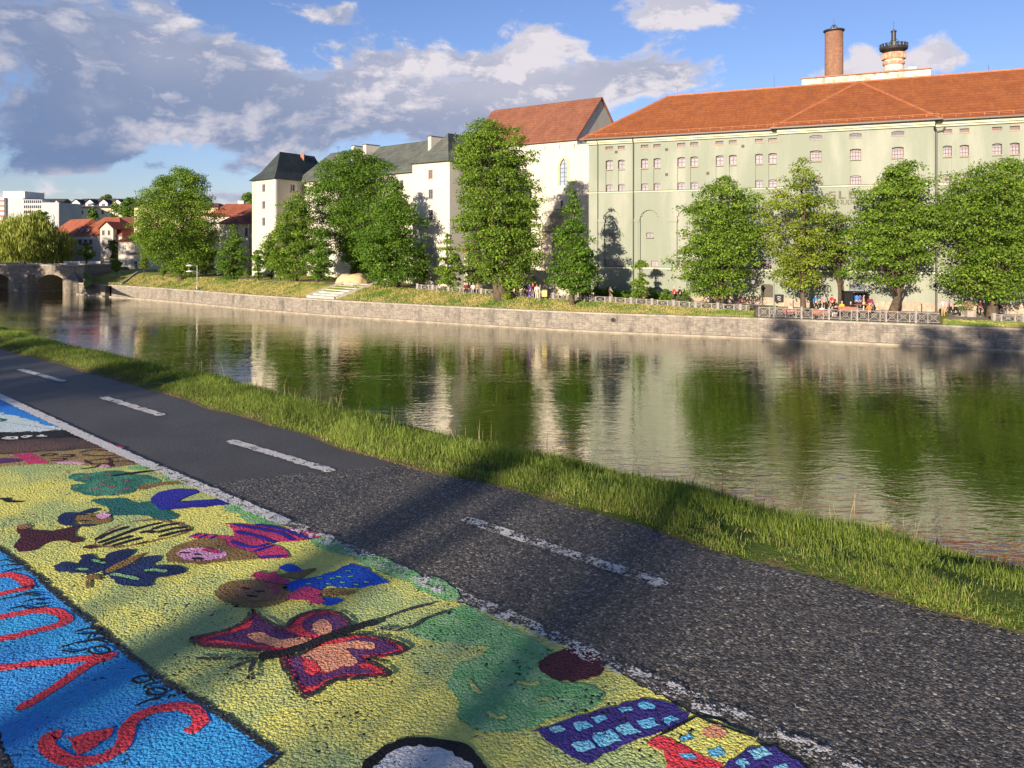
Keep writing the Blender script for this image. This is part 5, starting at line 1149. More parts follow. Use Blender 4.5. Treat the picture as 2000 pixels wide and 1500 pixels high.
# --- houses of the old town at the left
M_rtile = tile_mat('town_tiles', (0.359, 0.114, 0.057), (0.277, 0.082, 0.045), .4, .3)
M_rdark = tile_mat('town_tiles_dark', (.22, .075, .05), (.16, .06, .045), .4, .3)
M_mans = tile_mat('mansard_dark', (.085, .08, .085), (.06, .058, .065), .4, .2)
M_grey = pm('plaster_grey', (.40, .40, .41), (.34, .35, .37), .3, .9); M_wht = pm('plaster_white', (.62, .60, .56), (.55, .53, .49), .3, .9)
M_blue = pm('facade_violet', (.48, .43, .38), (.43, .39, .35), .3, .9)
def simple(name, label, pxa, pxb, Y, r_eave, slope, depth, mat, cat='building', zb=2.5, wins=(), frame=None):
    f = Fac(P(pxa, 500, Y).x, Y, 1, slope); t_ = thing(name, label, cat, f.pt(0, 0, zb)); s1 = f.s_of(pxb); ze = zrow(r_eave, Y); rc = []
    for r_ in wins: window(f, f.rect(*r_[:4]), t_, rc, .2, frame or M_fdark, None, *(r_[4:] or (2, 2)), fw=.09)
    b = MB(); relief(f, 0, s1, zb, ze, rc, b, .3); b.prism([f.pt(0, .3, 0).xy, f.pt(s1, .3, 0).xy, f.pt(s1, depth, 0).xy, f.pt(0, depth, 0).xy], zb, ze); b.build('wall', mat, t_); return t_, f, s1, ze
def hip(t_, f, s0, s1, w0, w1, ze, h, il, ir, mat, over=.4, name='roof', th=.2):
    m_ = MB(); wm = (w0 + w1) / 2
    m_.add([f.pt(s0 - over, w0 - over, ze), f.pt(s1 + over, w0 - over, ze), f.pt(s1 + over, w1 + over, ze), f.pt(s0 - over, w1 + over, ze), f.pt(s0 + il, wm, ze + h), f.pt(s1 - ir, wm, ze + h)], [(0, 1, 5, 4), (1, 2, 5), (2, 3, 4, 5), (3, 0, 4), (3, 2, 1, 0)])
    return m_.build(name, mat, t_)
# cream mansion
t_, f, s1, ze = simple('mansion', 'cream mansion with red roof, roof windows and a gabled bay near the bridge', 146, 238, 172, 461, -.08, 11, M_blue, zb=2.8,
    wins=[(153, 159, 466, 477), (164, 170, 466, 477), (174, 180, 466, 477), (153, 159, 487, 498), (210.5, 216, 470, 479), (226, 231, 470, 479)])
hip(t_, f, 0, s1, 0, 11, ze, zrow(424, 176) - ze, 3.5, 4, M_rtile)
m_ = MB(); band(f, -.1, f.s_of(188), ze - .75, ze + .02, .12, m_); m_.build('cornice', M_wht, t_)
fb_ = f.off(-1.2); rc = []; sa, sb = fb_.s_of(195.5), fb_.s_of(221)
for r_ in ((199.5, 204.5, 450, 459), (210.5, 215.5, 450, 459), (199.5, 204.5, 469.5, 479), (210.5, 215.5, 469.5, 479)): window(fb_, fb_.rect(*r_), t_, rc, .2, M_fdark, None, 2, 2, fw=.09)
rc += [(fb_.s_of(200), fb_.s_of(207.5), 3, 6.3, .25)] + arch_recs(fb_.s_of(200), fb_.s_of(207.5), 6.3, .5, .25, 6)
b = MB(); zb_ = zrow(447, 171); relief(fb_, sa, sb, 2.8, zb_, rc, b, 1.3); cm = (sa + sb) / 2; zt2 = zrow(434, 171)
b.add([fb_.pt(sa, 0, zb_), fb_.pt(sb, 0, zb_), fb_.pt(cm, 0, zt2)], [(0, 1, 2)]); b.build('bay', M_blue, t_)
m_ = MB()
for a, c in ((sa - .4, cm), (sb + .4, cm)): m_.add([fb_.pt(a, -.4, zb_ - .1), fb_.pt(c, -.4, zt2 + .15), fb_.pt(c, 6, zt2 + .15), fb_.pt(a, 6, zb_ - .1)], [(0, 1, 2, 3)])
m_.build('bay_roof', M_rtile, t_)
for px in (113, 124, 134, 162, 172.5, 226): 
    c = f.off(.9); a = c.s_of(px); z = zrow(450 if px > 140 else 447, 172); m_ = MB(); m_.obox(c.pt(a, -.25, z), Vector((c.dx, c.dy, 0)) * .35, Vector((c.bx, c.by, .55)) * .05 + Vector((0, 0, 0)), Vector((0, .3, .35))); 
    if px > 140: m_.build('roof_window', M_glass, t_)
lfm = thing('mansion_wing', 'sunlit left wing of the cream mansion with red hipped roof behind the willow', 'building', (P(125, 500, 180).x, 180, 2.8))
ff = Fac(P(96, 500, 184).x, 184, P(146, 500, 172.2).x - P(96, 500, 184).x, -11.8); L1 = (Vector((ff.x, ff.y)) - P(146, 500, 172.2).xy).length; rc = []
for px in (117, 135): 
    for r0 in (466, 487): window(ff, ff.rect(px, px + 4, r0, r0 + 10), lfm, rc, .2, M_fdark, None, 2, 2, fw=.09)
b = MB(); relief(ff, 0, L1 - .1, 2.8, zrow(460, 174), rc, b, .3); b.prism([ff.pt(0, .3, 0).xy, ff.pt(L1 - .4, .3, 0).xy, ff.pt(L1 - .4, 8, 0).xy, ff.pt(0, 8, 0).xy], 2.8, zrow(460, 174)); b.build('wall', M_cream, lfm)
hip(lfm, ff, 0, L1 - .2, 0, 8, zrow(460, 174), 3.9, 2, 1, M_rtile)
# white wall along the mansion
m_ = MB(); p0, p1 = P(124, 509, 160), P(196, 509, 158); m_.prism([p0.xy, p1.xy, (p1.x, p1.y + .4), (p0.x, p0.y + .4)], 2.8, 4.9); o = m_.build('garden_wall', M_wht); tag(o, 'low white garden wall below the cream mansion by the bridge end', 'wall')
t_, f, s1, ze = simple('house', 'house with dark red roof behind the cream mansion', 212, 262, 190, 458, 0, 10, M_blue, zb=2.8)
hip(t_, f, 0, s1, 0, 10, ze, zrow(424, 195) - ze, .2, .2, M_rdark)
t_, f, s1, ze = simple('house', 'small cream house with red hipped roof and a red shop board', 231, 345, 150, 472, -.12, 9, M_cream, zb=2.8, frame=M_fwhite,
    wins=[(239.5, 246.5, 478, 489), (257, 264, 478, 489), (275, 282, 478, 489), (239.5, 246.5, 505, 515), (257, 264, 505, 515), (279, 286, 505, 515)])
hip(t_, f, 0, s1, 0, 9, ze, 2.6, 3.2, 3.2, M_rtile, .5)
m_ = MB(); band(f, f.s_of(255), f.s_of(272), zrow(497, 149), zrow(493, 149), .2, m_); m_.build('shop_board', M_fred, t_)
t_, f, s1, ze = simple('house', 'yellow gabled house mostly hidden behind the big tree by the lamp', 262, 425, 168, 405, 0, 12, pm('plaster_yellow', (.55, .45, .26), (.50, .41, .24), .3, .9), zb=2.8)
hip(t_, f, 0, s1, 0, 12, ze, 1.2, 2, 2, M_rdark)
t_, f, s1, ze = simple('house', 'cream house with dark red roof beside the left castle tower', 428, 499, 136, 437, -.05, 10, M_cream, zb=3.2, wins=[(478.5, 484, 445.5, 461)])
hip(t_, f, 0, s1, 0, 10, ze, zrow(407, 141) - ze, 3.5, .3, M_rdark, .5)
m_ = MB(); c = f.pt(f.s_of(488.5), -.1, 0); m_.tube([(c.x, c.y, 3.3), (c.x, c.y, ze)], .07, 6); m_.build('downpipe', M_pipe, t_)
t_, f, s1, ze = simple('house', 'orange-red roofed house rising behind the dark red roof near the castle', 405, 500, 158, 423, 0, 10, M_cream, zb=3.2)
hip(t_, f, 0, s1, 0, 10, ze, zrow(398, 163) - ze, 2, .5, M_rtile)
m_ = MB(); c = P(470, 392, 163); m_.box(c.x - .6, c.x + .6, 163, 164, 14, zrow(392, 163)); m_.build('chimney', M_wht, t_)
# long building with dormers on the hill
t_, f, s1, ze = simple('dormer_building', 'long pale yellow building with dark mansard roof and four dormers on the hill', 115, 262, 262, 406, 0, 14, pm('plaster_lemon', (.58, .53, .38), (.52, .46, .33), .2, .9), zb=2,
    wins=[(p, p + 5, 411, 418, 2, 1) for p in (119, 131, 144, 158, 172, 185, 198, 210)])
m_ = MB(); h = zrow(388, 268) - ze
m_.add([f.pt(-.6, -.6, ze), f.pt(s1 + .6, -.6, ze), f.pt(s1, 6, ze + h), f.pt(5, 6, ze + h), f.pt(s1 + .6, 14, ze), f.pt(-.6, 14, ze)], [(0, 1, 2, 3), (3, 2, 4, 5), (0, 3, 5)]); rf = m_.build('roof', M_mans, t_)
for p0 in (140, 167, 194, 221):
    c = f.off(.8); sa, sb = c.s_of(p0), c.s_of(p0 + 16); cm = (sa + sb) / 2; zz0, zz1, zz2 = zrow(404.5, 263), zrow(396, 263), zrow(390, 263)
    m_ = MB(); m_.prism([c.pt(sa, 0, 0).xy, c.pt(sb, 0, 0).xy, c.pt(sb, 4, 0).xy, c.pt(sa, 4, 0).xy], zz0, zz1); m_.add([c.pt(sa, 0, zz1), c.pt(sb, 0, zz1), c.pt(cm, 0, zz2)], [(0, 1, 2)]); d_ = m_.build('dormer', M_wht, t_)
    m_ = MB()
    for a in (sa - .3, sb + .3): m_.add([c.pt(a, -.4, zz1 - .2), c.pt(cm, -.4, zz2 + .25), c.pt(cm, 5, zz2 + .25), c.pt(a, 5, zz1 - .2)], [(0, 1, 2, 3)])
    m_.build('dormer_roof', M_mans, d_); m_ = MB(); m_.obox(c.pt(cm, -.05, (zz0 + zz1) / 2), (.55, 0, 0), (0, .05, 0), (0, 0, .5)); m_.build('dormer_window', M_glass, d_)
t_, f, s1, ze = simple('terrace_building', 'low cream terrace with dark roof peeping out left of the dormer building', 55, 114, 285, 400, 0, 12, M_cream, zb=2)
hip(t_, f, 0, s1, 0, 12, ze, zrow(388, 290) - ze, 2, 0, M_mans)
for p0 in (78, 104):
    m_ = MB(); c = f.off(.5); sa, sb = c.s_of(p0), c.s_of(p0 + 14); cm = (sa + sb) / 2
    m_.add([c.pt(sa, -.3, ze), c.pt(sb, -.3, ze), c.pt(cm, -.3, ze + 1.6), c.pt(cm, 4, ze + 1.6)], [(0, 1, 2), (0, 2, 3), (1, 3, 2)]); m_.build('gablet', M_cream, t_)
m_ = MB(); c = P(86, 385, 287); m_.tube([(c.x, 287, 24), (c.x, 287, zrow(375, 287))], .08, 5); m_.bar((c.x - .8, 287, zrow(382, 287)), (c.x + .8, 287, zrow(382, 287)), .12); m_.bar((c.x - .5, 287, zrow(379, 287)), (c.x + .5, 287, zrow(379, 287)), .12); m_.build('antenna', M_iron, t_)
# modern block
t_, f, s1, ze = simple('office_block', 'white modern office block with a square roof tower at the far left', 8, 45, 232, 387, 0, 16, M_grey, zb=2)
m_ = MB(); c0_, c1_ = P(6, 380, 236), P(48, 380, 236); m_.prism([(c0_.x, 236), (c1_.x, 236), (c1_.x, 246), (c0_.x, 246)], 20, zrow(373.5, 236)); m_.build('roof_tower', M_wht, t_)
fs_ = Fac(P(-60, 400, 231).x, 231, 1, 0); sa, sb = 0, fs_.s_of(7.8)
m_ = MB(); m_.prism([fs_.pt(0, 0, 0).xy, fs_.pt(sb, 0, 0).xy, fs_.pt(sb, 12, 0).xy, fs_.pt(0, 12, 0).xy], 2, zrow(386, 231)); m_.build('side_block', M_wht, t_)
m_ = MB()
for k in range(5): band(fs_, 0, sb, zrow(394 + k * 10, 231), zrow(390 + k * 10, 231), .08, m_)
m_.build('red_band', M_fred, t_)
fw2 = Fac(P(45, 400, 231).x, 231, 1, .35); se_ = fw2.s_of(82); rc = []
for k in range(9):
    for r0 in (391, 401, 411, 420): window(fw2, fw2.rect(46.5 + k * 3.9, 49.6 + k * 3.9, r0, r0 + 6), t_, rc, .2, M_fdark, None, 1, 1, sill=False, fw=.12)
m_ = MB(); zt2 = zrow(389.5, 231); relief(fw2, 0, se_, 2, zt2, rc, m_, .3); m_.prism([fw2.pt(0, .3, 0).xy, fw2.pt(se_, .3, 0).xy, fw2.pt(se_, 10, 0).xy, fw2.pt(0, 10, 0).xy], 2, zt2); m_.build('office_wing', M_wht, t_)
m_ = MB(); c0_, c1_ = P(82, 390, 228), P(115, 390, 228); m_.prism([(c0_.x, 228), (c1_.x, 228), (c1_.x, 240), (c0_.x, 240)], 2, zrow(395.5, 228)); o = m_.build('stair_block', M_grey, t_)
# ------------------------------------------------------------------ trees
def crown_mesh(zs, xl, xr, yc, seed, leaf, n_cl, per, mat, parent, deep=1.0, flat=.55, lobes=.22, droop=0.0, csc=1.0):
    rg = np.random.default_rng(seed); zs = np.array(zs, float); xl = np.array(xl, float); xr = np.array(xr, float)
    o_ = np.argsort(zs); zs, xl, xr = zs[o_], xl[o_], xr[o_]
    wmax = (xr - xl).max() / 2; grid = np.linspace(zs[0], zs[-1], 60)
    Rg = np.interp(grid, zs, (xr - xl) / 2); wgt = Rg ** 1.35 + .05 * wmax; wgt /= wgt.sum()
    z = rg.choice(grid, n_cl, p=wgt) + rg.normal(0, .2, n_cl); z = np.clip(z, zs[0], zs[-1])
    Rr = np.interp(z, zs, (xr - xl) / 2); cx = np.interp(z, zs, (xr + xl) / 2)
    th = rg.random(n_cl) * 6.283
    nv = np.array([mnoise.noise(Vector((math.cos(a) * 1.6, math.sin(a) * 1.6, q * 1.9 / wmax + seed * 3.3))) for a, q in zip(th, z)])
    rc = np.clip((.12 * wmax + .35) * (.65 + .7 * rg.random(n_cl)), .28, 1.15) * csc
    rc = np.minimum(rc, Rr * .7 + .12)
    rad = np.maximum(Rr * (1 + lobes * nv * 1.6) - rc * .5, 0) * rg.random(n_cl) ** .42
    c = np.stack([cx + rad * np.cos(th), yc + rad * np.sin(th) * deep, z], 1)
    per_i = np.maximum((per * (rc / rc.mean()) ** 1.8), 8).astype(int); idx = np.repeat(np.arange(n_cl), per_i); k = len(idx)
    d = rg.normal(size=(k, 3)); d /= np.linalg.norm(d, axis=1)[:, None]; d[:, 2] = np.where(d[:, 2] < -.25, -d[:, 2] * .6, d[:, 2])
    rr = rc[idx] * (.55 + .55 * rg.random(k)); stretch = np.array([1.12, 1.12, flat])
    p = c[idx] + d * rr[:, None] * stretch
    if droop: p[:, 2] -= droop * rg.random(k) * np.linalg.norm(p[:, :2] - np.array([0, yc]), axis=1) * 0 + droop * rg.random(k)
    nrm = d * .9 + rg.normal(size=(k, 3)) * .55 + np.array([0, 0, .18]); nrm /= np.linalg.norm(nrm, axis=1)[:, None]
    up = rg.normal(size=(k, 3)); a = np.cross(nrm, up); a /= np.linalg.norm(a, axis=1)[:, None]; b = np.cross(nrm, a)
    s = leaf * (.6 + .8 * rg.random(k))[:, None]; s2 = s * (.55 + .35 * rg.random(k))[:, None]
    if droop: a = np.stack([rg.normal(size=k) * .15, rg.normal(size=k) * .15, -np.ones(k)], 1); b = np.cross(nrm, a); b /= np.linalg.norm(b, axis=1)[:, None]; s = s * 2.2; s2 = s2 * .45
    v = np.stack([p - a * s / 2, p + b * s2 / 2 + nrm * s * .08, p + a * s / 2, p - b * s2 / 2 + nrm * s * .08], 1).reshape(-1, 3)
    o = fast_mesh('crown', v, 4, mat, parent)
    return o, c, rc
def trunk_mesh(base, top, r0, r1, c, parent, seed, n_limb=16, r_l=.35, lean=0.0, stems=1):
    rg = random.Random(seed); m_ = MB(); base, top = Vector(base), Vector(top)
    for s_i in range(stems):
        off = Vector((rg.uniform(-1, 1), rg.uniform(-.5, .5), 0)) * (r0 * 1.3 if stems > 1 else 0); pts, rad = [], []
        n = 9
        tp = top + off * 3
        for i in range(n):
            t = i / (n - 1); p = (base + off).lerp(tp, t) + Vector((rg.uniform(-1, 1), rg.uniform(-1, 1), 0)) * r0 * .5 * (t > 0) * (1 + t); pts.append(p); rad.append(r0 / stems ** .4 * (1 - t) ** .8 * (1 if t > .03 else 1.35) + r1 * t + .01)
        pts.insert(0, pts[0] - Vector((0, 0, .4))); rad.insert(0, rad[0] * 1.2)
        m_.tube(pts, rad, 8)
        cand = sorted(range(len(c)), key=lambda i: rg.random())[:n_limb]
        for i in cand:
            tgt = Vector(c[i]); zt = max(base.z + (tgt.z - base.z) * .55, base.z + (top.z - base.z) * .18); t = (zt - base.z) / max(.1, (tp.z - base.z)); t = min(.92, t)
            k = t * (n - 1) + 1; a = pts[min(n, int(k))]; rs = max(.03, rad[min(n, int(k))] * r_l)
            mid = a.lerp(tgt, .5) + Vector((rg.uniform(-.3, .3), rg.uniform(-.3, .3), rg.uniform(0, .5)))
            m_.tube([a, mid, tgt], [rs, rs * .6, rs * .2], 5)
    m_.build('trunk', M_bark, parent, True)
def tree(label, base_px, base_py, prof, mat, seed, name='deciduous_tree', leaf=.215, dens=1.0, r0=.28, group='trees along the far bank', Y=None, lobes=.30, limbs=22, stems=1, flat=.86, per=70, deep=1.0, zbase=None, csc=1.0):
    g = place(base_px, base_py) if Y is None else onbank(base_px, Y)
    if zbase is not None: g.z = zbase
    Yc = g.y; t_ = thing(name, label, 'tree', tuple(g), group)
    zs = [zrow(r[0], Yc) for r in prof]; xl = [(r[1] - CX) / F * Yc for r in prof]; xr = [(r[2] - CX) / F * Yc for r in prof]
    area = sum((xr[i] - xl[i] + xr[i + 1] - xl[i + 1]) / 2 * abs(zs[i] - zs[i + 1]) for i in range(len(zs) - 1))
    n_cl = int(max(26, area * 3.4 * dens)); pm_ = per * (leaf and (.27 / leaf) ** 1.0)
    o, c, rc = crown_mesh(zs, xl, xr, Yc, seed, leaf, n_cl, pm_, mat, t_, deep, flat, lobes, csc=csc)
    zt = max(zs); top = (float(np.mean([xl[int(np.argmax(zs))], xr[int(np.argmax(zs))]])), Yc, zs[int(np.argmax(zs))] - .08 * (zt - g.z))
    trunk_mesh(g, top, r0, .04, c, t_, seed, limbs, stems=stems); return t_
tree('big broad tree beside the two-armed lamp at the left of the lawn', 353, 547, [(334, 335, 372), (350, 305, 400), (380, 280, 412), (410, 268, 420), (440, 260, 428), (470, 258, 434), (495, 275, 430), (515, 290, 415), (530, 318, 392), (540, 335, 380)], M_leaf, 1, r0=.42, dens=1.35, lobes=.3)
tree('egg-shaped tree right of the two-armed lamp', 452, 546, [(438, 450, 458), (455, 440, 468), (480, 428, 480), (505, 420, 488), (525, 420, 490), (543, 432, 478)], M_leaf_dark, 2, r0=.18)
tree('mid-sized tree in front of the left castle tower', 577, 551, [(376, 568, 582), (395, 556, 598), (420, 545, 610), (450, 530, 618), (480, 518, 622), (505, 515, 620), (530, 522, 610), (545, 545, 600)], M_leaf, 3, r0=.25, dens=1.25, lobes=.3)
tree('low dark tree left of the sand heap', 620, 552, [(448, 612, 640), (470, 600, 650), (495, 590, 655), (520, 588, 658), (540, 598, 655), (552, 605, 645)], M_leaf_dark, 4, r0=.18)
tree('wide dark tree towering over the middle of the castle wing', 690, 546, [(299, 675, 705), (315, 640, 745), (340, 608, 790), (370, 600, 815), (400, 598, 828), (430, 608, 830), (460, 622, 832), (490, 640, 820), (515, 670, 790), (530, 690, 770)], M_leaf_dark, 5, r0=.45, dens=1.45, lobes=.30, Y=None)
tree('tall conical tree right of the sand heap and steps', 775, 562, [(352, 762, 776), (375, 750, 795), (400, 738, 810), (430, 722, 824), (460, 705, 834), (490, 695, 838), (515, 695, 836), (540, 705, 825), (558, 730, 800)], M_leaf_dark, 6, r0=.3, dens=1.35)
tree('slender young tree between the sand heap tree and the small cone tree', 827, 563, [(490, 822, 832), (510, 812, 838), (530, 810, 840), (550, 815, 838)], M_leaf_olive, 7, r0=.08, leaf=.2)
tree('small cone-shaped tree in front of the white castle tower', 875, 570, [(453, 872, 878), (475, 862, 888), (500, 852, 898), (525, 845, 904), (548, 846, 905), (566, 858, 892)], M_leaf, 8, r0=.12, leaf=.22)
tree('tallest tree of the bank, a twin-topped column with a leaning thick trunk', 986, 584, [(240, 935, 965), (250, 915, 1000), (265, 892, 1030), (290, 880, 1045), (320, 880, 1050), (360, 888, 1058), (400, 892, 1062), (440, 890, 1058), (480, 898, 1055), (515, 912, 1052), (545, 945, 1045), (568, 965, 1030)], M_leaf, 9, r0=.62, dens=1.25, lobes=.24, limbs=34, stems=2)
tree('low bushy tree at the foot of the tallest tree', 925, 572, [(492, 915, 935), (510, 905, 950), (535, 900, 958), (558, 905, 952)], M_leaf_olive, 10, r0=.1, leaf=.22)
tree('narrow spired tree in front of the seam of cream and green buildings', 1117, 596, [(350, 1115, 1121), (375, 1106, 1130), (400, 1098, 1138), (425, 1092, 1142), (450, 1084, 1150), (480, 1076, 1165), (505, 1070, 1176), (530, 1070, 1180), (555, 1078, 1168), (575, 1098, 1140)], M_leaf_dark, 11, r0=.24, dens=1.05)
tree('thin young tree alone in front of the green wall', 1251, 590, [(500, 1247, 1253), (518, 1238, 1262), (540, 1230, 1270), (560, 1228, 1273), (580, 1236, 1266)], M_leaf, 12, r0=.07, leaf=.19, dens=.9)
tree('rounded tree over the parked bicycles', 1407, 603, [(348, 1408, 1422), (362, 1385, 1450), (380, 1345, 1478), (410, 1332, 1482), (440, 1326, 1485), (470, 1322, 1486), (500, 1316, 1482), (530, 1322, 1478), (555, 1335, 1468), (578, 1350, 1450)], M_leaf, 13, r0=.34, dens=1.0, lobes=.36)
tree('yellowish airy tree left of the black entrance', 1569, 612, [(312, 1560, 1575), (335, 1542, 1600), (360, 1525, 1608), (390, 1500, 1614), (410, 1494, 1622), (428, 1492, 1645), (450, 1490, 1650), (480, 1492, 1648), (510, 1500, 1638), (540, 1505, 1612), (562, 1520, 1590)], M_leaf_lime, 14, r0=.26, dens=.62, lobes=.4)
tree('full tree right of the black entrance', 1742, 617, [(322, 1762, 1790), (338, 1722, 1802), (360, 1690, 1812), (390, 1668, 1820), (420, 1656, 1826), (450, 1652, 1830), (480, 1652, 1828), (510, 1655, 1822), (540, 1675, 1800), (562, 1700, 1770)], M_leaf, 15, r0=.36, dens=1.0, lobes=.36)
tree('widest tree, cut by the right edge of the photo', 1937, 622, [(318, 1950, 1990), (335, 1880, 2020), (355, 1845, 2060), (390, 1835, 2080), (430, 1828, 2095), (470, 1828, 2100), (510, 1832, 2100), (545, 1845, 2085), (570, 1870, 2060), (585, 1900, 2000)], M_leaf, 16, r0=.42, dens=1.0, lobes=.36)
tree('tree in the shade behind the yellowish tree', 1640, 590, [(415, 1630, 1640), (435, 1608, 1652), (460, 1602, 1662), (500, 1610, 1665), (540, 1625, 1660)], M_leaf_dark, 17, r0=.2, dens=.5, Y=81)
tree('slim shrub tree between the egg-shaped and mid-sized trees', 505, 548, [(488, 500, 512), (505, 492, 520), (525, 490, 522), (543, 496, 516)], M_leaf_dark, 18, r0=.08, leaf=.22)
tree('shrub tree just behind the slim one near the castle tower', 530, 546, [(470, 520, 545), (495, 512, 550), (520, 512, 552), (540, 518, 545)], M_leaf_olive, 19, r0=.09, leaf=.22)
tree('low tree with see-through crown beside the lamp', 402, 540, [(470, 392, 415), (495, 385, 425), (518, 388, 424), (532, 395, 415)], M_leaf_olive, 20, r0=.1, leaf=.22, dens=.6)
for i, (px, py, top, hw, lab) in enumerate([(228, 541, 505, 8, 'young staked tree nearest the bridge'), (281, 545, 498, 9, 'young staked tree in front of the small cream house'), (318, 548, 520, 5, 'thin sapling under the left side of the big tree'), (1000, 588, 575, 9, 'bright green bush at the foot of the tallest tree'),
                                       (563, 549, 530, 4, 'tiny sapling under the mid-sized tree'), (483, 548, 525, 5, 'tiny sapling right of the egg-shaped tree')]):
    if 'bush' in lab: tree(lab, 990, 585, [(574, 984, 994), (580, 978, 1000), (587, 980, 998)], M_leaf_lime, 40 + i, name='bush', r0=.03, leaf=.16, limbs=4, group='young trees and bushes of the bank')
    else: tree(lab, px, py, [(top, px - 1, px + 1), (top + (py - top) * .25, px - hw, px + hw), (top + (py - top) * .55, px - hw * .9, px + hw * .9), (top + (py - top) * .72, px - 2, px + 2)], M_leaf_olive, 40 + i, name='young_tree', r0=.05, leaf=.17, limbs=4, group='young trees and bushes of the bank')
# trees of the old town
def far_tree(label, px, Y, prof, mat, seed, name='deciduous_tree', **kw):
    return tree(label, px, 500, prof, mat, seed, Y=Y, group='trees of the old town', zbase=3.4, name=name, **kw)
far_tree('round street tree on a thin white trunk by the mansion', 167.5, 152, [(477, 163, 174), (485, 155, 182), (495, 153, 185), (506, 157, 181)], M_leaf_dark, 60, leaf=.24, r0=.1)
far_tree('pale bushy tree between the mansion and the small cream house', 220, 153, [(471, 214, 226), (480, 209, 232), (492, 208, 232), (505, 212, 230), (512, 215, 226)], M_leaf_olive, 61, leaf=.24, r0=.12)
far_tree('conical dark tree rising behind the willow', 76, 190, [(404, 74, 80), (415, 66, 90), (430, 60, 94), (450, 58, 96), (480, 60, 94)], M_leaf_dark, 62, leaf=.34)
far_tree('dark fir tree in front of the dormer building', 181, 225, [(398, 180, 182), (408, 176, 187), (418, 171, 191), (428, 169, 193)], M_leaf_dark, 63, leaf=.4, name='fir_tree')
far_tree('pale thin tree right of the dormer building windows', 224, 228, [(397, 220, 230), (408, 215, 235), (420, 214, 236), (428, 216, 232)], M_leaf_olive, 64, leaf=.35, dens=.6)
far_tree('large dark tree between the dormer building and the big bank tree', 251, 215, [(388, 246, 258), (400, 236, 270), (415, 234, 275), (430, 236, 275)], M_leaf_dark, 65, leaf=.36)
far_tree('tree top showing over the roof beside the castle tower', 485, 200, [(376, 482, 488), (384, 472, 495), (396, 468, 500), (420, 468, 500)], M_leaf, 66, leaf=.33)
far_tree('tree top showing above the dormer building roof', 209, 320, [(382, 203, 214), (387, 194, 224), (400, 190, 228)], M_leaf_olive, 67, leaf=.5)
# weeping willow behind the bridge
g = Vector((P(45, 500, 160).x, 163, 2.6)); wl = thing('willow_tree', 'weeping willow with yellow-green hanging branches behind the bridge', 'tree', tuple(g))
Yw = 163; pr = [(425, 40, 75), (435, 5, 100), (450, -18, 118), (470, -30, 128), (490, -32, 130), (505, -30, 128), (525, -28, 122)]
o, c, rc = crown_mesh([zrow(r[0], Yw) for r in pr], [(r[1] - CX) / F * Yw for r in pr], [(r[2] - CX) / F * Yw for r in pr], Yw, 71, .38, 620, 60, M_leaf_willow, wl, 1.0, 1.6, .25, droop=1.2)
trunk_mesh(g, (P(52, 500, 163).x, 163, zrow(440, 163)), .5, .08, c, wl, 71, 24)
# riverside bushes seen through the arch
for i, (px, Y) in enumerate([(72, 160), (82, 163), (-20, 160), (92, 168)]):
    if px < 0: continue
    gg = Vector(((px - CX) / F * Y, Y, .2)); t_ = thing('bush', ['leafy bush seen through the bridge arch, left one', 'leafy bush seen through the bridge arch, middle one', '', 'leafy bush seen through the bridge arch, right one'][i], 'bush', tuple(gg), 'bushes beyond the bridge')
    o, c, rc = crown_mesh([0.2, 1.5, 3.4, 5], [gg.x - 2.0, gg.x - 2.4, gg.x - 1.8, gg.x - .6], [gg.x + 2.0, gg.x + 2.4, gg.x + 1.8, gg.x + .6], Y, 80 + i, .3, 60, 60, M_leaf, t_); trunk_mesh(gg, (gg.x, Y, 3), .08, .03, c, t_, 80 + i, 6)
# hedge along the foot of the green wall: clipped individual shrubs
for i, px in enumerate([1163, 1176, 1190, 1205, 1222, 1238, 1268, 1283, 1300, 1318, 1336]):
    Y = onwall = 92 - (px - 1163) * .017; gg = onbank(px, Y); h = [1.1, .9, 1.2, 1.0, .8, 1.1, 1.3, .9, 1.2, 1.0, 1.1][i]
    t_ = thing('shrub', ['first', 'second', 'third', 'fourth', 'fifth', 'sixth', 'seventh', 'eighth', 'ninth', 'tenth', 'eleventh'][i] + ' dark shrub from the left at the foot of the green wall', 'shrub', tuple(gg), 'shrubs at the foot of the green wall')
    o, c, rc = crown_mesh([gg.z, gg.z + h * .5, gg.z + h], [gg.x - .7, gg.x - .75, gg.x - .3], [gg.x + .7, gg.x + .75, gg.x + .3], Y, 100 + i, .16, 16, 45, M_leaf_dark, t_); trunk_mesh(gg, (gg.x, Y, gg.z + h * .6), .04, .02, c, t_, i, 3)
# trees of our own bank, behind and to the left of the photographer
def bank_tree(x, y, zb, h, r, bottom, seed, label, mat=None, n=None, leaf=.30, per=46):
    t_ = thing('deciduous_tree', label, 'tree', (x, y, zb), 'trees of the near bank')
    zs = [zb + bottom, zb + bottom + (h - bottom) * .15, zb + bottom + (h - bottom) * .5, zb + bottom + (h - bottom) * .8, zb + h]; w_ = [r * .5, r * .85, r, r * .95, r * .5]
    o, c, rc = crown_mesh(zs, [x - a for a in w_], [x + a for a in w_], y, seed, leaf, n or int(r * h * 3.2), per, mat or M_leaf, t_, lobes=.35)
    trunk_mesh((x, y, zb), (x, y, zb + h * .85), .13, .05, c, t_, seed, 18)
SB = Vector((-math.sin(R(SUN_AZ)), -math.cos(R(SUN_AZ)), 0)); SP = Vector((SB.y, -SB.x, 0)) * -1   # towards the sun; to its right (viewer facing away from sun)
def sunpos(dist, side): v = SB * dist + Vector((math.cos(R(SUN_AZ)), -math.sin(R(SUN_AZ)), 0)) * side; return v.x, v.y
ORD = 'nearest second third fourth fifth sixth seventh eighth ninth tenth eleventh twelfth thirteenth'.split()
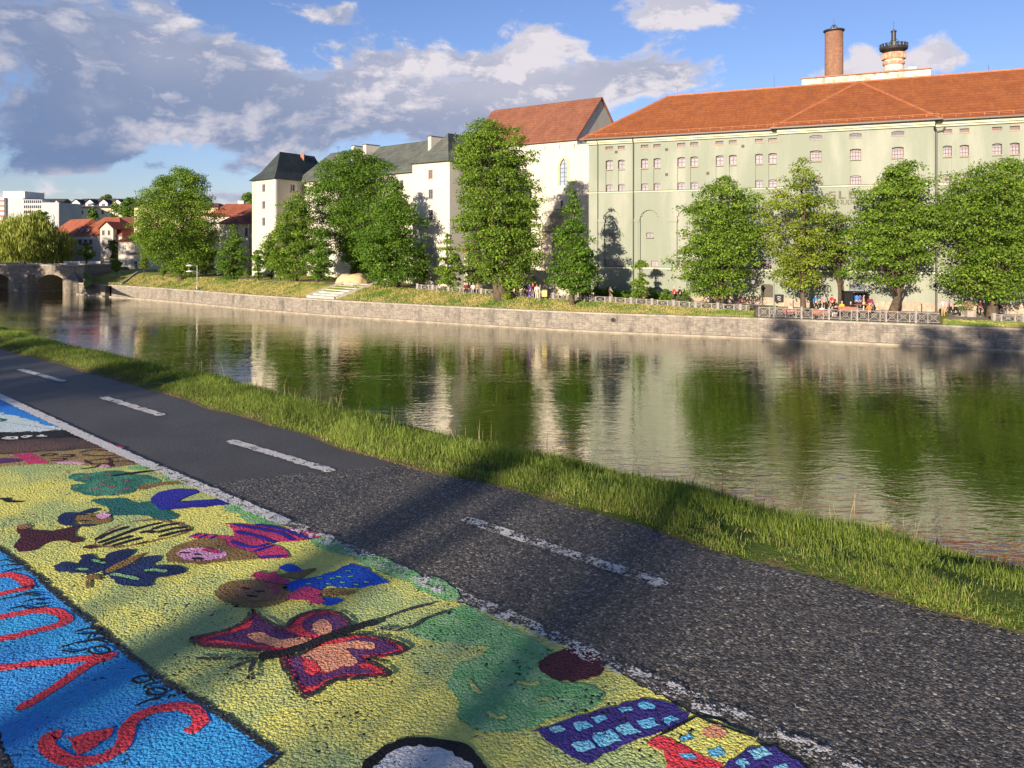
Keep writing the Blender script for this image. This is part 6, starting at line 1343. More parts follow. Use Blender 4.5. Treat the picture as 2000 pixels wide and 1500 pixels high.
for i, (dist, side, h, r, bot) in enumerate(BANK_TREES):
    x, y = sunpos(dist, side); bank_tree(x, y, ZP - .05, h, r, bot, 200 + i, ORD[i] + ' tree of the row behind the photographer, outside the photo')
for i, (x, y, h, r) in enumerate([(-100, 88, 19, 7.2), (-112, 93, 18, 6.5), (-123, 100, 18, 6.5), (-91, 92, 15, 4)]):
    bank_tree(x, y, 2.0, h + 6, r, (11.5 if i == 0 else 4), 230 + i, ORD[i] + ' tall tree of our bank beyond the left edge of the photo', leaf=.5, per=36, n=900 if i == 0 else None)

# ------------------------------------------------------------------ things on the far bank
M_fence = pm('fence_paint', (.36, .32, .29), (.27, .24, .22), 3, .7)
def rail_run(name, label, pts, h, pat, mat, post_w=.12):
    """pat: list of panel widths between posts"""
    t_ = thing(name, label, 'fence', tuple(pts[0])); seg = []; 
    L = [0]
    for a, b in zip(pts, pts[1:]): L.append(L[-1] + (b - a).length)
    def at(s):
        s = min(max(s, 0), L[-1])
        for i in range(len(L) - 1):
            if s <= L[i + 1] + 1e-9: k = (s - L[i]) / (L[i + 1] - L[i]); return pts[i].lerp(pts[i + 1], k)
        return pts[-1]
    s = 0; i = 0; cnt = 0
    while s < L[-1] - .3 and cnt < 96:
        a = at(s); wd = pat[i % len(pat)]
        big = wd[1]
        m_ = MB(); ww = post_w * (1.7 if big else .8); hh = h * (1.08 if big else 1)
        m_.obox(a + Vector((0, 0, hh / 2)), (ww / 2, 0, 0), (0, ww / 2, 0), (0, 0, hh / 2))
        if big: m_.obox(a + Vector((0, 0, hh + .02)), (ww * .62, 0, 0), (0, ww * .62, 0), (0, 0, .02))
        m_.build('post', mat, t_); b = at(s + wd[0]); d = (b - a).normalized(); a2 = a + d * ww * .5; b2 = b - d * .05
        u = Vector((0, 0, 1)); m_ = MB(); lo, hi = h * .12, h * .92
        m_.bar(a2 + u * lo, b2 + u * lo, .035, .035); m_.bar(a2 + u * hi, b2 + u * hi, .045, .045)
        m_.bar(a2 + u * (lo + .02), b2 + u * (hi - .02), .025); m_.bar(a2 + u * (hi - .02), b2 + u * (lo + .02), .025)
        mid = (a2 + b2) / 2 + u * (lo + hi) / 2
        rr = min((hi - lo) * .26, .2); pr = [mid + d * rr * math.cos(q * math.pi / 4) + u * rr * math.sin(q * math.pi / 4) for q in range(9)]; m_.tube(pr, .018, 4, False)
        m_.build('panel', mat, t_); s += wd[0]; i += 1; cnt += 1
    return t_
def terrpt(px, row): p = place(px, row); return p
fp = []
for px in range(815, 1471, 25):
    k = (px - CX) / F; off = float(np.interp(px, ZPX, RUN)) + .9; Y = wallpt(k).y + off; fp.append(onbank(px, Y))
fpat = [(.62, True), (1.05, False), (.62, False)]
rail_run('promenade_fence', 'low fence of crossed panels and thick posts along the promenade, left part', fp[:13], .66, fpat, M_fence, .15)
rail_run('promenade_fence', 'low fence of crossed panels along the promenade before the green wall', fp[12:], .66, fpat, M_fence, .15)
tp_ = [onbank(px, wallpt((px - CX) / F).y + .7) for px in (1482, 1560, 1650, 1740, 1836)]
for p in tp_: p.z = WT
rail_run('terrace_railing', 'taller railing with crossed panels on the terrace edge above the river', tp_, 1.05, [(.95, False), (.5, False), (.95, True)], M_fence, .08)
fp2 = [onbank(px, wallpt((px - CX) / F).y + 4.2) for px in (1940, 1980, 2040, 2120)]
rail_run('promenade_fence', 'short low fence under the widest tree at the right edge', fp2, .7, fpat, M_fence, .16)
# lawn blades
rg = np.random.default_rng(77); k = 90000; pxr = 180 + 1850 * rg.random(k); of = .55 + 8 * rg.random(k) ** 1.3; keep = []
vv = []
WY = {q: wallpt((q - CX) / F).y for q in range(160, 2060, 10)}; wq = sorted(WY); wy = np.interp(pxr, wq, [WY[q] for q in wq])
run = np.interp(pxr, ZPX, RUN); ok = (of < run + 1.1) & ~((pxr > 1472) & (pxr < 1842)) & ~((pxr > 585) & (pxr < 690) & (of < 7)); pxr, of, wy = pxr[ok], of[ok], wy[ok]; k = len(pxr)
Yg = wy + of; Xg = (pxr - CX) / F * Yg; Zg = np.array([terr(a, b) for a, b in zip(pxr, Yg)]); hh = .05 + .11 * rg.random(k); a = rg.random(k) * 3.14; ww = .03 + .03 * rg.random(k)
bs = np.stack([Xg, Yg, Zg - .01], 1); sd = np.stack([np.cos(a) * ww, np.sin(a) * ww, 0 * a], 1); tp_ = np.stack([rg.normal(size=k) * .04, rg.normal(size=k) * .04, hh], 1)
def lawn_tuft():
    m, t, b = newmat('lawn_tuft'); p = t.pos(); rp = t.n.new('ShaderNodeNewGeometry').outputs['Random Per Island']
    c = t.mix(t.mr(t.noise(p, .30, 6, .7), .38, .58), (.13, .21, .025), (.48, .38, .13)); c = t.mix(t.m('MULTIPLY', rp, .6), c, (.09, .13, .02)); t.put(b.inputs['Base Color'], c); b.inputs['Roughness'].default_value = .7; return m
tag(fast_mesh('lawn_grass', np.stack([bs - sd, bs + sd, bs + sd * .5 + tp_, bs - sd * .5 + tp_], 1).reshape(-1, 3), 4, lawn_tuft()), kind='stuff')
# steps in the lawn
bp = place(592, 578); tp2 = place(672, 556); st = thing('stone_steps', 'broad pale stone steps climbing the lawn in front of the sand heap', 'steps', tuple(bp))
k0 = wallpt((618 - CX) / F); dd = dirn(wallpt((590 - CX) / F), wallpt((650 - CX) / F)); nn_ = Vector((-dd.y, dd.x, 0)); M_step = pm('step_stone', (.50, .46, .40), (.36, .33, .29), 2, .9, .02, 8)
for i in range(7):
    z = WT + .1 + .24 * (i + 1); c = k0 + nn_ * (1.0 + .75 * i) + dd * (.35 * i); c.z = z / 2 + .4; m_ = MB(); m_.obox(c, dd * 2.5, nn_ * .42, (0, 0, z / 2 - .4)); m_.build('step', M_step, st)
for sgn in (-1, 1):
    m_ = MB(); a = k0 + nn_ * .8 + dd * (2.7 * sgn); b = k0 + nn_ * 5.8 + dd * (2.7 * sgn + 2.1); a.z, b.z = WT + .25, WT + 1.95; m_.bar(a, b, .3, .35); m_.build('side_wall', M_step, st)
hs = place(665, 556) + nn_ * 2.0; hp_ = thing('sand_heap', 'big pale heap of sand or straw at the top of the lawn steps', 'heap', tuple(hs))
m_ = MB(); NU, NVV = 36, 10; vs = []; 
for j in range(NVV + 1):
    f = j / NVV
    for i in range(NU):
        a = 2 * math.pi * i / NU; r = math.cos(f * math.pi / 2) ** .45; q = .12 * mnoise.noise(Vector((math.cos(a) * 2, math.sin(a) * 2, f * 3)))
        vs.append((hs.x + 2.15 * r * (1 + q) * math.cos(a), hs.y + 1.2 * r * (1 + q) * math.sin(a), hs.z - .1 + 1.35 * math.sin(f * math.pi / 2) * (1 + q + .16 * mnoise.noise(Vector((math.cos(a) * 1.2 * r, math.sin(a) * r, 5))))))
m_.add(vs, [(j * NU + i, j * NU + (i + 1) % NU, (j + 1) * NU + (i + 1) % NU, (j + 1) * NU + i) for j in range(NVV) for i in range(NU)])
m_.build('mound', pm('sand', (.62, .46, .26), (.48, .35, .19), 3, .95, .06, 7), hp_, True)
# sloping kerb wall on the left lawn
a, b = place(236, 556), place(289, 530); kw = thing('lawn_kerb', 'narrow stone kerb running diagonally up the left lawn', 'kerb', tuple(a)); pts = []
for i in range(9): q = a.lerp(b, i / 8); q.z = terr(CX + F * q.x / q.y, q.y) + .12; pts.append(q)
m_ = MB()
for p, q in zip(pts, pts[1:]): m_.bar(p, q, .3, .3)
m_.build('kerb_stone', M_cope, kw)
# lamps
def post_lamp(px, py, top, label, arms=0, lantern=False, mat=None):
    g = place(px, py); H = zrow(top, g.y) - g.z; t_ = thing('street_lamp', label, 'lamp', tuple(g), 'lamps of the promenade'); mat = mat or M_iron
    m_ = MB(); m_._lathe(g, [(.12, 0), (.12, .3), (.06, .5), (.045, H * .98)], 10); m_.build('post', mat, t_)
    if arms:
        for k in range(2):
            m_ = MB(); z = g.z + H - .05 - k * .85; m_.tube([(g.x, g.y, z - .25), (g.x - .5, g.y, z), (g.x - .95, g.y, z)], .03, 5); a_ = m_.build('arm', mat, t_)
            m_ = MB(); m_._lathe(Vector((g.x - 1.1, g.y, z - .12)), [(.05, .22), (.45, .10), (.55, 0), (.5, -.04)], 14); m_.build('lamp_shade', M_white, a_)
    if lantern:
        z = g.z + H; m_ = MB(); m_._lathe(Vector((g.x, g.y, z)), [(.08, 0), (.22, .42), (.24, .44)], 6); m_.build('lantern_glass', M_glass_pale, t_)
        m_ = MB(); m_._lathe(Vector((g.x, g.y, z + .44)), [(.30, 0), (.30, .03), (.12, .2), (.03, .35)], 6); m_._lathe(Vector((g.x, g.y, z - .06)), [(.11, 0), (.11, .06)], 6); m_.build('lantern_cap', M_iron, t_)
post_lamp(385, 566, 517, 'tall galvanised lamp with two white shades standing on the left lawn', 2, mat=M_galv)
post_lamp(1471.5, 603, 555, 'dark lantern lamp beside the parked bicycles', 0, True)
post_lamp(1898, 618, 585, 'lantern lamp under the widest tree at the right', 0, True)
post_lamp(1800, 631, 592, 'thin pole standing in front of the terrace railing')
post_lamp(1145, 590, 543, 'dark lantern lamp right of the narrow spired tree', 0, True)
post_lamp(1512, 622, 548, 'thin pale pole at the left end of the terrace', mat=M_galv)
# dark entrance booth / stage
M_blk = pm('stage_black', (.012, .012, .014), None, 3, .6)
sY = 80.6; x0, x1, x2 = P(1645, 600, sY).x, P(1662, 600, sY).x, P(1692, 600, sY).x; z0 = terr(1665, sY) + .05; zt3 = zrow(572, sY); sg = thing('stage_booth', 'black open-fronted stage booth at the foot of the green wall', 'stage', ((x0 + x2) / 2, sY, z0))
m_ = MB(); m_.box(x0, x1, sY - .6, sY - .5, z0, zt3); m_.build('side_flap', M_blk, sg)
m_ = MB(); m_.box(x1, x2, sY + 1.9, sY + 2.0, z0, zt3); m_.build('back_wall', M_blk, sg)
for a in (x1, x2): m_ = MB(); m_.box(a - .05, a + .05, sY - .45, sY + 1.9, z0, zt3); m_.build('side_wall', M_blk, sg)
m_ = MB(); m_.box(x1 - .1, x2 + .1, sY - .5, sY + 2.05, zt3, zt3 + .1); m_.build('roof', M_blk, sg)
m_ = MB(); m_.box(x1, x2, sY - .4, sY + 1.9, z0 - .05, z0 + .25); m_.build('floor', pm('stage_floor', (.16, .14, .12), None, 3, .8), sg)
tY = sY - 1.2; tb = thing('table', 'low table with papers in front of the black stage booth', 'table', (P(1681, 600, tY).x, tY, terr(1681, tY)))
m_ = MB(); cx_ = P(1681, 600, tY).x; zt4 = terr(1681, tY) + .75; m_.box(cx_ - .8, cx_ + .8, tY - .3, tY + .3, zt4 - .04, zt4); m_.build('table_top', M_fred, tb)
for sx in (-.7, .7):
    for sy in (-.25, .25): m_ = MB(); m_.box(cx_ + sx - .025, cx_ + sx + .025, tY + sy - .025, tY + sy + .025, zt4 - .78, zt4 - .04); m_.build('leg', M_iron, tb)
# hanging sign on the facade
sp = fR.pt(fR.s_of(1523), -1.2, fR.z_of(1523, 581)); hs_ = thing('hanging_sign', 'square black sign with a white animal-like swirl hanging from the green wall', 'sign', tuple(sp))
m_ = MB(); m_.obox(sp, (.45, -.1, 0), (0, .03, 0), (0, 0, .42)); m_.build('board', M_blk, hs_)
m_ = MB(); m_.tube([sp + Vector(v) for v in ((-.2, -.06, .1), (-.05, -.06, .2), (.18, -.06, .12), (.1, -.06, -.02), (-.15, -.06, -.05), (-.1, -.06, -.2), (.2, -.06, -.2))], .035, 5); m_.build('emblem', M_white, hs_)
m_ = MB(); m_.bar(sp + Vector((0, 0, .42)), sp + Vector((.5, 1.2, .5)), .04); m_.build('bracket', M_iron, hs_)
# yellow kiosk, market stall
kY = 150; kx0, kx1 = P(201, 510, kY).x, P(220, 510, kY).x; kz = 3.9; kg = thing('market_stall', 'yellow-roofed market stall with striped front at the bridge end', 'stall', ((kx0 + kx1) / 2, kY, kz))
m_ = MB(); m_.add([(kx0, kY - 1, kz + 1.6), (kx1, kY - 1, kz + 1.6), (kx1 - .1, kY, zrow(505, kY)), (kx0 + .1, kY, zrow(505, kY)), (kx1, kY + 1, kz + 1.6), (kx0, kY + 1, kz + 1.6)], [(0, 1, 2, 3), (3, 2, 4, 5), (0, 3, 5), (1, 4, 2)]); m_.build('awning', pm('awning_yellow', (.80, .50, .06), (.70, .42, .05), 2, .7), kg)
for sx in (kx0 + .1, kx1 - .1):
    for sy in (-.9, .9): m_ = MB(); m_.box(sx - .04, sx + .04, kY + sy - .04, kY + sy + .04, kz - .2, kz + 1.65); m_.build('post', M_fred, kg)
m_ = MB(); m_.box(kx0 + .1, kx1 - .1, kY - .9, kY - .8, kz, kz + .95); m_.build('counter', M_cream, kg)
# parked cars
def car(px, Y, label, mat):
    g = onbank(px, Y); t_ = thing('parked_car', label, 'car', tuple(g), 'cars parked behind the lamp'); m_ = MB()
    pr = [(-2.1, .3), (-2.15, .75), (-1.3, .9), (-.7, 1.4), (.7, 1.42), (1.3, .95), (2.1, .8), (2.12, .3)]; k = len(pr)
    m_.add([g + Vector((a, y, z)) for y in (-.82, .82) for a, z in pr], [tuple(range(k)), tuple(range(2 * k - 1, k - 1, -1))] + [(i, k + i, k + (i + 1) % k, (i + 1) % k) for i in range(k)]); m_.build('body', mat, t_)
    m_ = MB(); m_.add([g + Vector((a, -.835, z)) for a, z in ((-1.15, .93), (-.68, 1.32), (.66, 1.34), (1.15, .97))], [(0, 1, 2, 3)]); m_.build('side_window', M_glass, t_)
    for sx in (-1.3, 1.3):
        for sy in (-.78, .78):
            m_ = MB(); m_.tube([g + Vector((sx, sy - .1, .31)), g + Vector((sx, sy + .1, .31))], .31, 14); w_ = m_.build('wheel', M_iron, t_)
            m_ = MB(); m_.tube([g + Vector((sx, sy - .115, .31)), g + Vector((sx, sy + .115, .31))], .17, 10); m_.build('rim', M_galv, w_)
M_carw = pm('car_white', (.70, .70, .70), None, 2, .25, spec=.6); M_cars = pm('car_silver', (.42, .44, .46), None, 2, .25, spec=.6)
car(413, 128, 'white car parked behind the two-armed lamp', M_carw); car(440, 131, 'silver car parked half hidden by the egg-shaped tree', M_cars)
# bicycles
def bike(px, py, label, rot, mat, group='bicycles parked along the promenade'):
    g = place(px, py); t_ = thing('bicycle', label, 'bicycle', tuple(g), group); c, s_ = math.cos(rot), math.sin(rot)
    T = lambda x, y, z: Vector((g.x + c * x - s_ * y, g.y + s_ * x + c * y, g.z + z))
    for wx in (-.52, .52):
        m_ = MB(); m_.tube([T(wx + .34 * math.cos(a), 0, .35 + .34 * math.sin(a)) for a in [i * math.pi / 9 for i in range(19)]], .022, 5, False)
        w_ = m_.build('wheel', M_iron, t_); m_ = MB()
        for i in range(6): a = i * math.pi / 6; m_.bar(T(wx + .33 * math.cos(a), 0, .35 + .33 * math.sin(a)), T(wx - .33 * math.cos(a), 0, .35 - .33 * math.sin(a)), .008)
        m_.build('spokes', M_galv, w_)
    m_ = MB()
    for a, b in (((-.52, .35), (-.1, .32)), ((-.52, .35), (-.18, .8)), ((-.1, .32), (-.18, .86)), ((-.1, .32), (.36, .75)), ((-.18, .8), (.36, .85)), ((.36, .9), (.52, .35))): m_.tube([T(a[0], 0, a[1]), T(b[0], 0, b[1])], .02, 5)
    m_.build('frame', mat, t_); m_ = MB(); m_.obox(T(-.2, 0, .92), (c * .13, s_ * .13, 0), (-s_ * .06, c * .06, 0), (0, 0, .03)); m_.build('saddle', M_iron, t_)
    m_ = MB(); m_.tube([T(.34, -.28, 1.0), T(.38, 0, .95), T(.34, .28, 1.0)], .018, 5); m_.build('handlebar', M_iron, t_)
M_bred = pm('bike_red', (.35, .03, .03), None, 2, .4); M_bblu = pm('bike_blue', (.03, .07, .22), None, 2, .4)
for i, (px, py, rot, mt_, lab) in enumerate([(1436, 601, .3, M_iron, 'black bicycle parked second from the trunk of the rounded tree'), (1448, 602, -.2, M_bred, 'red bicycle parked left of the dark lantern lamp'), (1460, 602.5, .1, M_iron, 'black bicycle parked just left of the dark lantern lamp'), (1479, 604, .2, M_bblu, 'blue bicycle parked right of the dark lantern lamp'), (1425, 600, 0, M_bblu, 'blue bicycle parked nearest the trunk of the rounded tree'),
                                     (1330, 593, .1, M_iron, 'black bicycle by the person in black near the fence'), (1950, 618, .1, M_iron, 'dark bicycle under the widest tree'), (1870, 620, -.1, M_iron, 'dark bicycle beside the person in black at the right')]): bike(px, py, lab, rot, mt_)
# benches, planters, blocks on the right promenade
def bench(px, py, label, rot=0.0):
    g = place(px, py); t_ = thing('park_bench', label, 'bench', tuple(g), 'benches of the promenade'); M_ = M_fred; m_ = MB(); m_.box(g.x - .8, g.x + .8, g.y - .2, g.y + .2, g.z + .42, g.z + .47); m_.build('seat', M_, t_)
    m_ = MB(); m_.box(g.x - .8, g.x + .8, g.y + .2, g.y + .25, g.z + .5, g.z + .85); m_.build('backrest', M_, t_)
    for sx in (-.65, .65): m_ = MB(); m_.box(g.x + sx - .04, g.x + sx + .04, g.y - .18, g.y + .23, g.z, g.z + .5); m_.build('leg', M_iron, t_)
bench(917, 573, 'bench with a group of people behind the fence, left of the tallest tree'); bench(1606, 624, 'bench on the terrace under the person in white'); bench(1645, 616, 'bench on the terrace under the person in yellow')
bench(1662, 617, 'bench on the terrace under the grey-haired person'); bench(1546, 621, 'bench at the left end of the terrace')
for px, py, lab in ((1893, 620, 'square stone planter with brown bush below the right lantern lamp'), (1875, 619, 'square stone planter left of the right lantern lamp')):
    g = place(px, py); t_ = thing('planter', lab, 'planter', tuple(g), 'stone planters'); m_ = MB(); m_.box(g.x - .42, g.x + .42, g.y - .42, g.y + .42, g.z, g.z + .62); m_.box(g.x - .47, g.x + .47, g.y - .47, g.y + .47, g.z + .62, g.z + .7); m_.build('box', M_cope, t_)
    crown_mesh([g.z + .65, g.z + 1.1, g.z + 1.5], [g.x - .4, g.x - .55, g.x - .2], [g.x + .4, g.x + .55, g.x + .2], g.y, px, .14, 12, 40, M_dry if px == 1893 else M_leaf_dark, t_)
pg = place(1063, 585); pr_ = thing('pushchair', 'yellow pushchair standing beside the people in pale coats', 'pushchair', tuple(pg)); M_yb = pm('pram_yellow', (.78, .62, .22), None, 2, .7)
m_ = MB(); m_.add([pg + Vector(v) for v in ((-.28, -.25, .35), (.28, -.25, .35), (.28, .3, .4), (-.28, .3, .4), (-.3, -.3, 1.0), (.3, -.3, 1.0), (.3, .25, 1.1), (-.3, .25, 1.1))], [(0, 1, 5, 4), (1, 2, 6, 5), (2, 3, 7, 6), (3, 0, 4, 7), (4, 5, 6, 7), (3, 2, 1, 0)]); m_.build('body', M_yb, pr_)
for sx, sy in ((-.3, -.3), (.3, -.3), (-.3, .3), (.3, .3)): m_ = MB(); m_.tube([pg + Vector((sx - .03, sy, .14)), pg + Vector((sx + .03, sy, .14))], .14, 10); m_.build('wheel', M_iron, pr_)
m_ = MB(); m_.tube([pg + Vector(v) for v in ((-.25, .3, .5), (-.25, .55, 1.0), (.25, .55, 1.0), (.25, .3, .5))], .02, 5); m_.build('handle', M_iron, pr_)

# ------------------------------------------------------------------ people
def skin_mesh(name, joints, edges, sub=1):
    me = bpy.data.meshes.new(name); me.from_pydata([j[0] for j in joints], edges, []); o = bpy.data.objects.new(name, me); COL.objects.link(o)
    sk = o.modifiers.new('s', 'SKIN'); sk.use_smooth_shade = True
    for i, j in enumerate(joints):
        r = j[1]; me.skin_vertices[0].data[i].radius = r if hasattr(r, '__len__') else (r, r)
    me.skin_vertices[0].data[0].use_root = True
    ss = o.modifiers.new('u', 'SUBSURF'); ss.levels = sub; bpy.context.view_layer.update()
    r = bpy.data.meshes.new_from_object(o.evaluated_get(bpy.context.evaluated_depsgraph_get())); r.name = name; bpy.data.objects.remove(o); return r
def figure(pose):
    """joint table in metres, facing -Y"""
    if pose == 'stand': hip, kL, aL, kR, aR, eL, wL, eR, wR = .93, (.10, -.01, .50), (.11, .02, .08), (-.10, -.01, .50), (-.11, .02, .08), (.26, .02, 1.12), (.27, -.08, .87), (-.26, .02, 1.12), (-.25, -.12, .89)
    elif pose == 'walk': hip, kL, aL, kR, aR, eL, wL, eR, wR = .92, (.09, -.20, .52), (.09, -.32, .09), (-.09, .06, .50), (-.09, .38, .14), (.25, .14, 1.13), (.24, .12, .87), (-.25, -.10, 1.14), (-.22, -.28, .95)
    else: hip, kL, aL, kR, aR, eL, wL, eR, wR = .50, (.11, -.42, .50), (.11, -.40, .08), (-.11, -.42, .50), (-.11, -.40, .08), (.26, -.04, .74), (.14, -.28, .62), (-.26, -.04, .74), (-.14, -.28, .62)
    d = hip - .93; H = lambda x, y, z: (x, y, z + d)
    J = [(H(0, 0, .95), (.145, .11)), (H(0, 0, 1.15), (.13, .10)), (H(0, .01, 1.36), (.17, .11)), (H(0, .01, 1.47), (.06, .06)), (H(0, 0, 1.54), (.055, .058)), (H(0, -.02, 1.63), (.078, .095)), (H(0, -.01, 1.72), (.062, .08)),
         (H(.17, .01, 1.40), .062), (eL, .042), (wL, .028), (H(-.17, .01, 1.40), .062), (eR, .042), (wR, .028),
         (H(.09, 0, .88), .085), (kL, .055), (aL, .038), ((aL[0], aL[1] - .15, .035), (.035, .03)), (H(-.09, 0, .88), .085), (kR, .055), (aR, .038), ((aR[0], aR[1] - .15, .035), (.035, .03)),
         (H(0, -.115, 1.62), .014)]
    E = [(0, 1), (1, 2), (2, 3), (3, 4), (4, 5), (5, 6), (2, 7), (7, 8), (8, 9), (2, 10), (10, 11), (11, 12), (0, 13), (13, 14), (14, 15), (15, 16), (0, 17), (17, 18), (18, 19), (19, 20), (5, 21)]
    for wi, sg_ in ((9, 1), (12, -1)):
        w_ = Vector(J[wi][0]); pi_ = len(J); J.append((tuple(w_ + Vector((0, -.02, -.07))), (.03, .018))); E.append((wi, pi_))
        for f_ in range(4): J.append((tuple(w_ + Vector((.0 + sg_ * .002, -.045 + f_ * .017, -.15 + abs(f_ - 1.2) * .008))), .008)); E.append((pi_, len(J) - 1))
        J.append((tuple(w_ + Vector((-sg_ * .02, -.06, -.10))), .009)); E.append((pi_, len(J) - 1))
    body = skin_mesh('body', J, E)
    top = skin_mesh('top', [(H(0, 0, .90), (.165, .13)), (H(0, 0, 1.15), (.155, .12)), (H(0, .01, 1.37), (.195, .13)), (H(0, .01, 1.46), (.085, .08)), (H(.18, .01, 1.40), .08), (eL, .058), (tuple(Vector(eL).lerp(Vector(wL), .85)), .045), (H(-.18, .01, 1.40), .08), (eR, .058), (tuple(Vector(eR).lerp(Vector(wR), .85)), .045)], [(0, 1), (1, 2), (2, 3), (2, 4), (4, 5), (5, 6), (2, 7), (7, 8), (8, 9)])
    tr = skin_mesh('trousers', [(H(0, 0, .98), (.15, .12)), (H(.09, 0, .86), .10), (kL, .072), (tuple(Vector(aL) + Vector((0, 0, .03))), .055), (H(-.09, 0, .86), .10), (kR, .072), (tuple(Vector(aR) + Vector((0, 0, .03))), .055)], [(0, 1), (1, 2), (2, 3), (0, 4), (4, 5), (5, 6)])
    hr = skin_mesh('hair', [(H(0, .035, 1.60), (.075, .07)), (H(0, .015, 1.70), (.088, .095)), (H(0, 0, 1.755), (.06, .075))], [(0, 1), (1, 2)])
    return {'body': body, 'top': top, 'trousers': tr, 'hair': hr}
POSES = {k: figure(k) for k in ('stand', 'walk', 'sit')}
def cm(name, c): return pm('cloth_' + name, c, tuple(v * .8 for v in c), 6, .85)
SK = pm('skin', (.55, .33, .24), None, 3, .6); HB = cm('hair_brown', (.07, .04, .025)); HG = cm('hair_grey', (.55, .53, .5)); HK = cm('hair_black', (.015, .012, .01)); HF = cm('hair_fair', (.40, .28, .14))
def person(px, py, pose, rot, top, trou, hair, label, h=1.0, z=None, Y=None, group='people on the far bank'):
    g = place(px, py) if Y is None else onbank(px, Y)
    if z is not None: g.z = z
    t_ = thing('person', label, 'person', tuple(g), group); t_.rotation_euler = (0, 0, R(rot)); t_.scale = (h, h, h)
    for nm, mt_ in (('body', SK), ('top', top), ('trousers', trou), ('hair', hair)):
        me = POSES[pose][nm]; k = (nm, mt_.name, pose)
        if k not in PCACHE: m2 = me.copy(); m2.materials.clear(); m2.materials.append(mt_); PCACHE[k] = m2
        o = bpy.data.objects.new(nm, PCACHE[k]); COL.objects.link(o); o.parent = t_
    return t_
PCACHE = {}
c_nav, c_blk, c_red, c_wht, c_crm, c_gry, c_tea, c_blu, c_pur, c_cor, c_org, c_yel, c_tan, c_pnk, c_drk, c_jn = [cm(n, v) for n, v in (('navy', (.02, .03, .08)), ('black', (.015, .015, .018)), ('red', (.55, .03, .05)), ('white', (.75, .73, .70)), ('cream', (.66, .58, .45)), ('grey', (.33, .31, .30)), ('teal', (.03, .35, .38)), ('blue', (.04, .22, .60)), ('purple', (.10, .05, .30)), ('coral', (.80, .25, .18)), ('orange', (.72, .22, .05)), ('yellow', (.75, .42, .04)), ('tan', (.45, .32, .18)), ('pink', (.62, .42, .45)), ('maroon', (.20, .03, .04)), ('jeans', (.06, .09, .17)))]
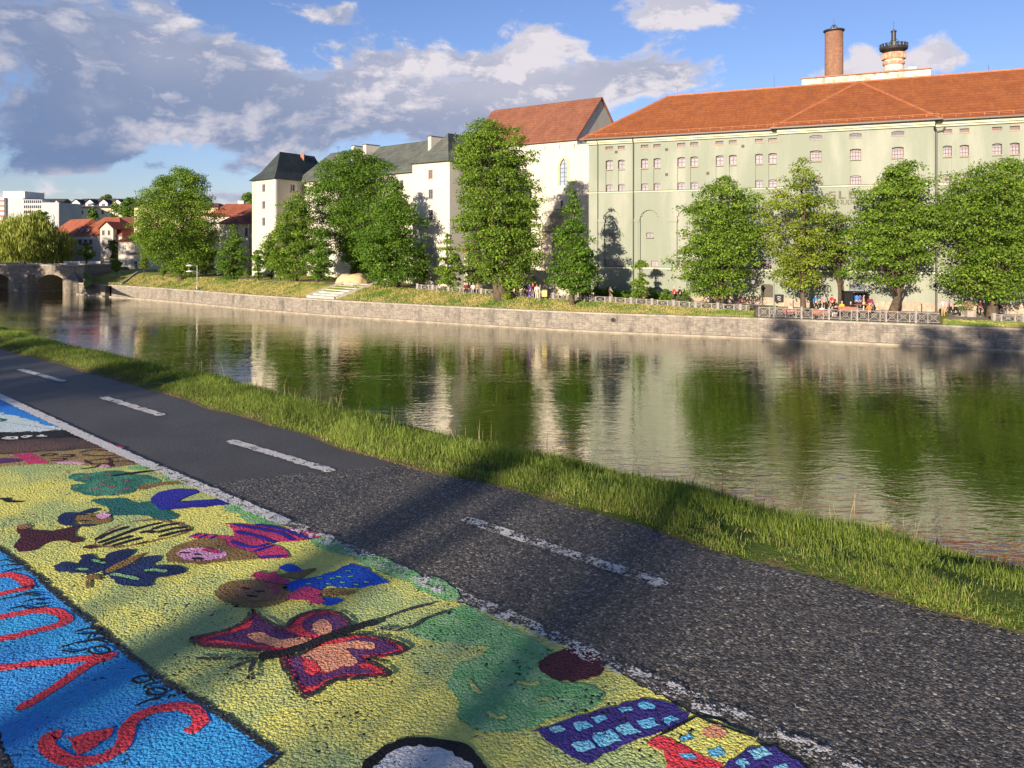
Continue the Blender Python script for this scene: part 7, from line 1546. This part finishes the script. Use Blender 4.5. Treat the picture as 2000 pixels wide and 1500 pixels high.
PEOPLE = [
 (910, 573, 'sit', 0, c_drk, c_blk, HB, 'seated person in dark red at the left end of the bench group'), (918, 573.5, 'sit', 10, c_blk, c_jn, HF, 'seated person in black second from left in the bench group'),
 (924, 574, 'sit', -10, c_crm, c_gry, HG, 'seated person in cream in the middle of the bench group'), (932, 574, 'sit', 20, c_tan, c_blk, HB, 'seated person in tan at the right end of the bench group'),
 (997, 579, 'sit', 30, c_crm, c_blk, HB, 'seated person in cream just right of the tallest tree trunk'), (1010, 580, 'sit', -20, c_drk, c_blk, HK, 'seated person in maroon right of the tallest tree trunk'),
 (1026, 582, 'stand', 20, c_nav, c_blk, HB, 'standing person in navy left of the person in purple'), (1035, 585, 'walk', -60, c_pur, c_pur, HB, 'walking person in purple left of the pushchair group'),
 (1038, 579, 'stand', 180, c_tea, c_jn, HB, 'person in teal top standing behind the purple and red pair'), (1040.5, 583.5, 'stand', 40, c_red, c_gry, HF, 'person in red beside the person in purple'),
 (1048.5, 585.5, 'stand', 0, c_crm, c_crm, HB, 'person in long cream coat left of the pushchair'), (1054.5, 585.5, 'stand', 90, c_gry, c_gry, HB, 'person in grey coat touching the yellow pushchair'),
 (1124, 586, 'stand', 0, c_drk, c_blk, HB, 'person in maroon hidden by the narrow spired tree'), (1134, 586, 'stand', 160, c_blu, c_jn, HF, 'person in bright blue shirt right of the narrow spired tree'),
 (1138.5, 588, 'stand', 90, c_blk, c_blk, HK, 'person in black right behind the person in bright blue'), (1144.5, 588, 'stand', 10, c_cor, c_blk, HF, 'person in coral beside the person in orange'),
 (1150, 588, 'stand', -20, c_org, c_blk, HB, 'person in orange beside the person in coral'), (1192, 586, 'walk', 90, c_crm, c_tan, HB, 'person in cream jacket walking behind the fence'),
 (1264, 590, 'stand', 40, c_tan, c_blk, HB, 'person in tan beside the thin young tree'), (1317, 589, 'walk', 90, c_red, c_blk, HG, 'person in red jacket walking before the green wall'),
 (1328, 589.5, 'walk', 90, c_blk, c_blk, HB, 'person in black walking behind the person in red jacket'), (1394, 600, 'stand', -60, c_org, c_blk, HB, 'person in orange top beside the trunk of the rounded tree'),
 (1544, 620, 'sit', -50, c_pnk, c_drk, HB, 'person in pink seated at the left of the terrace'), (1593, 608, 'walk', 90, c_blu, c_blk, HK, 'person in blue jacket walking on the terrace'),
 (1605.5, 623, 'sit', 180, c_wht, c_wht, HF, 'person in white seated on the terrace edge'), (1610, 607, 'stand', 0, c_gry, c_blk, HG, 'person in grey standing right of the person in blue jacket'),
 (1625, 608, 'walk', 90, c_red, c_blk, HK, 'person in red top and dark hair striding on the terrace'), (1632, 622, 'sit', 180, c_blk, c_wht, HK, 'person in black seated on the terrace edge'),
 (1644.5, 614, 'sit', 180, c_yel, c_drk, HG, 'person in yellow seated with back to the river'), (1661.5, 615, 'sit', 180, c_blk, c_blk, HG, 'grey-haired person in black seated before the stage booth'),
 (1669, 605, 'stand', 10, c_blu, c_blk, HG, 'leftmost person in blue inside the stage booth'), (1674, 605, 'stand', -10, c_blu, c_nav, HB, 'middle person in blue inside the stage booth'),
 (1680, 605, 'stand', 0, c_pur, c_nav, HB, 'person in dark violet at the right inside the stage booth'), (1687, 608, 'stand', 60, c_tan, c_crm, HB, 'person in tan standing at the right side of the stage booth'),
 (1699, 612, 'stand', -30, c_drk, c_blk, HG, 'person in dark jacket right of the stage booth'), (1704, 612, 'walk', 200, c_blu, c_jn, HK, 'child in blue right of the person in dark jacket', .8),
 (1698, 618, 'sit', 180, c_org, c_blk, HF, 'person in orange seated right of the stage booth'), (1842, 618, 'stand', 0, c_pnk, c_tan, HG, 'person in pink shirt right of the thick downpipe'),
 (1857, 616, 'walk', 90, c_gry, c_blk, HB, 'person in grey right of the person in pink shirt'), (1866, 620, 'sit', 90, c_blk, c_blk, HK, 'person in black seated by the dark bicycle'),
 (1915, 619, 'stand', 60, c_drk, c_blk, HB, 'person in maroon left of the widest tree trunk'), (1952, 616, 'sit', 20, c_blk, c_jn, HB, 'person in black seated in the shade under the widest tree'), ]
for p_ in PEOPLE: person(*p_[:8], h=(p_[8] if len(p_) > 8 else 1.0), z=None)
for px, lab, c_ in ((42.5, 'person in pink crossing the stone bridge', c_pnk), (49, 'person in red crossing the stone bridge', c_drk)):
    person(px, 510, 'walk', 90, c_, c_jn, HB, lab, z=3.95, Y=139.5)
person(157, 520, 'stand', 0, c_wht, c_blk, HK, 'person in white standing by the street tree at the bridge end', z=3.5, Y=149)
for px, lab, c_ in ((266, 'person in black outside the small cream house', c_blk), (271, 'person in white outside the small cream house', c_wht)): person(px, 520, 'stand', 30, c_, c_jn, HB, lab, z=3.8, Y=144)
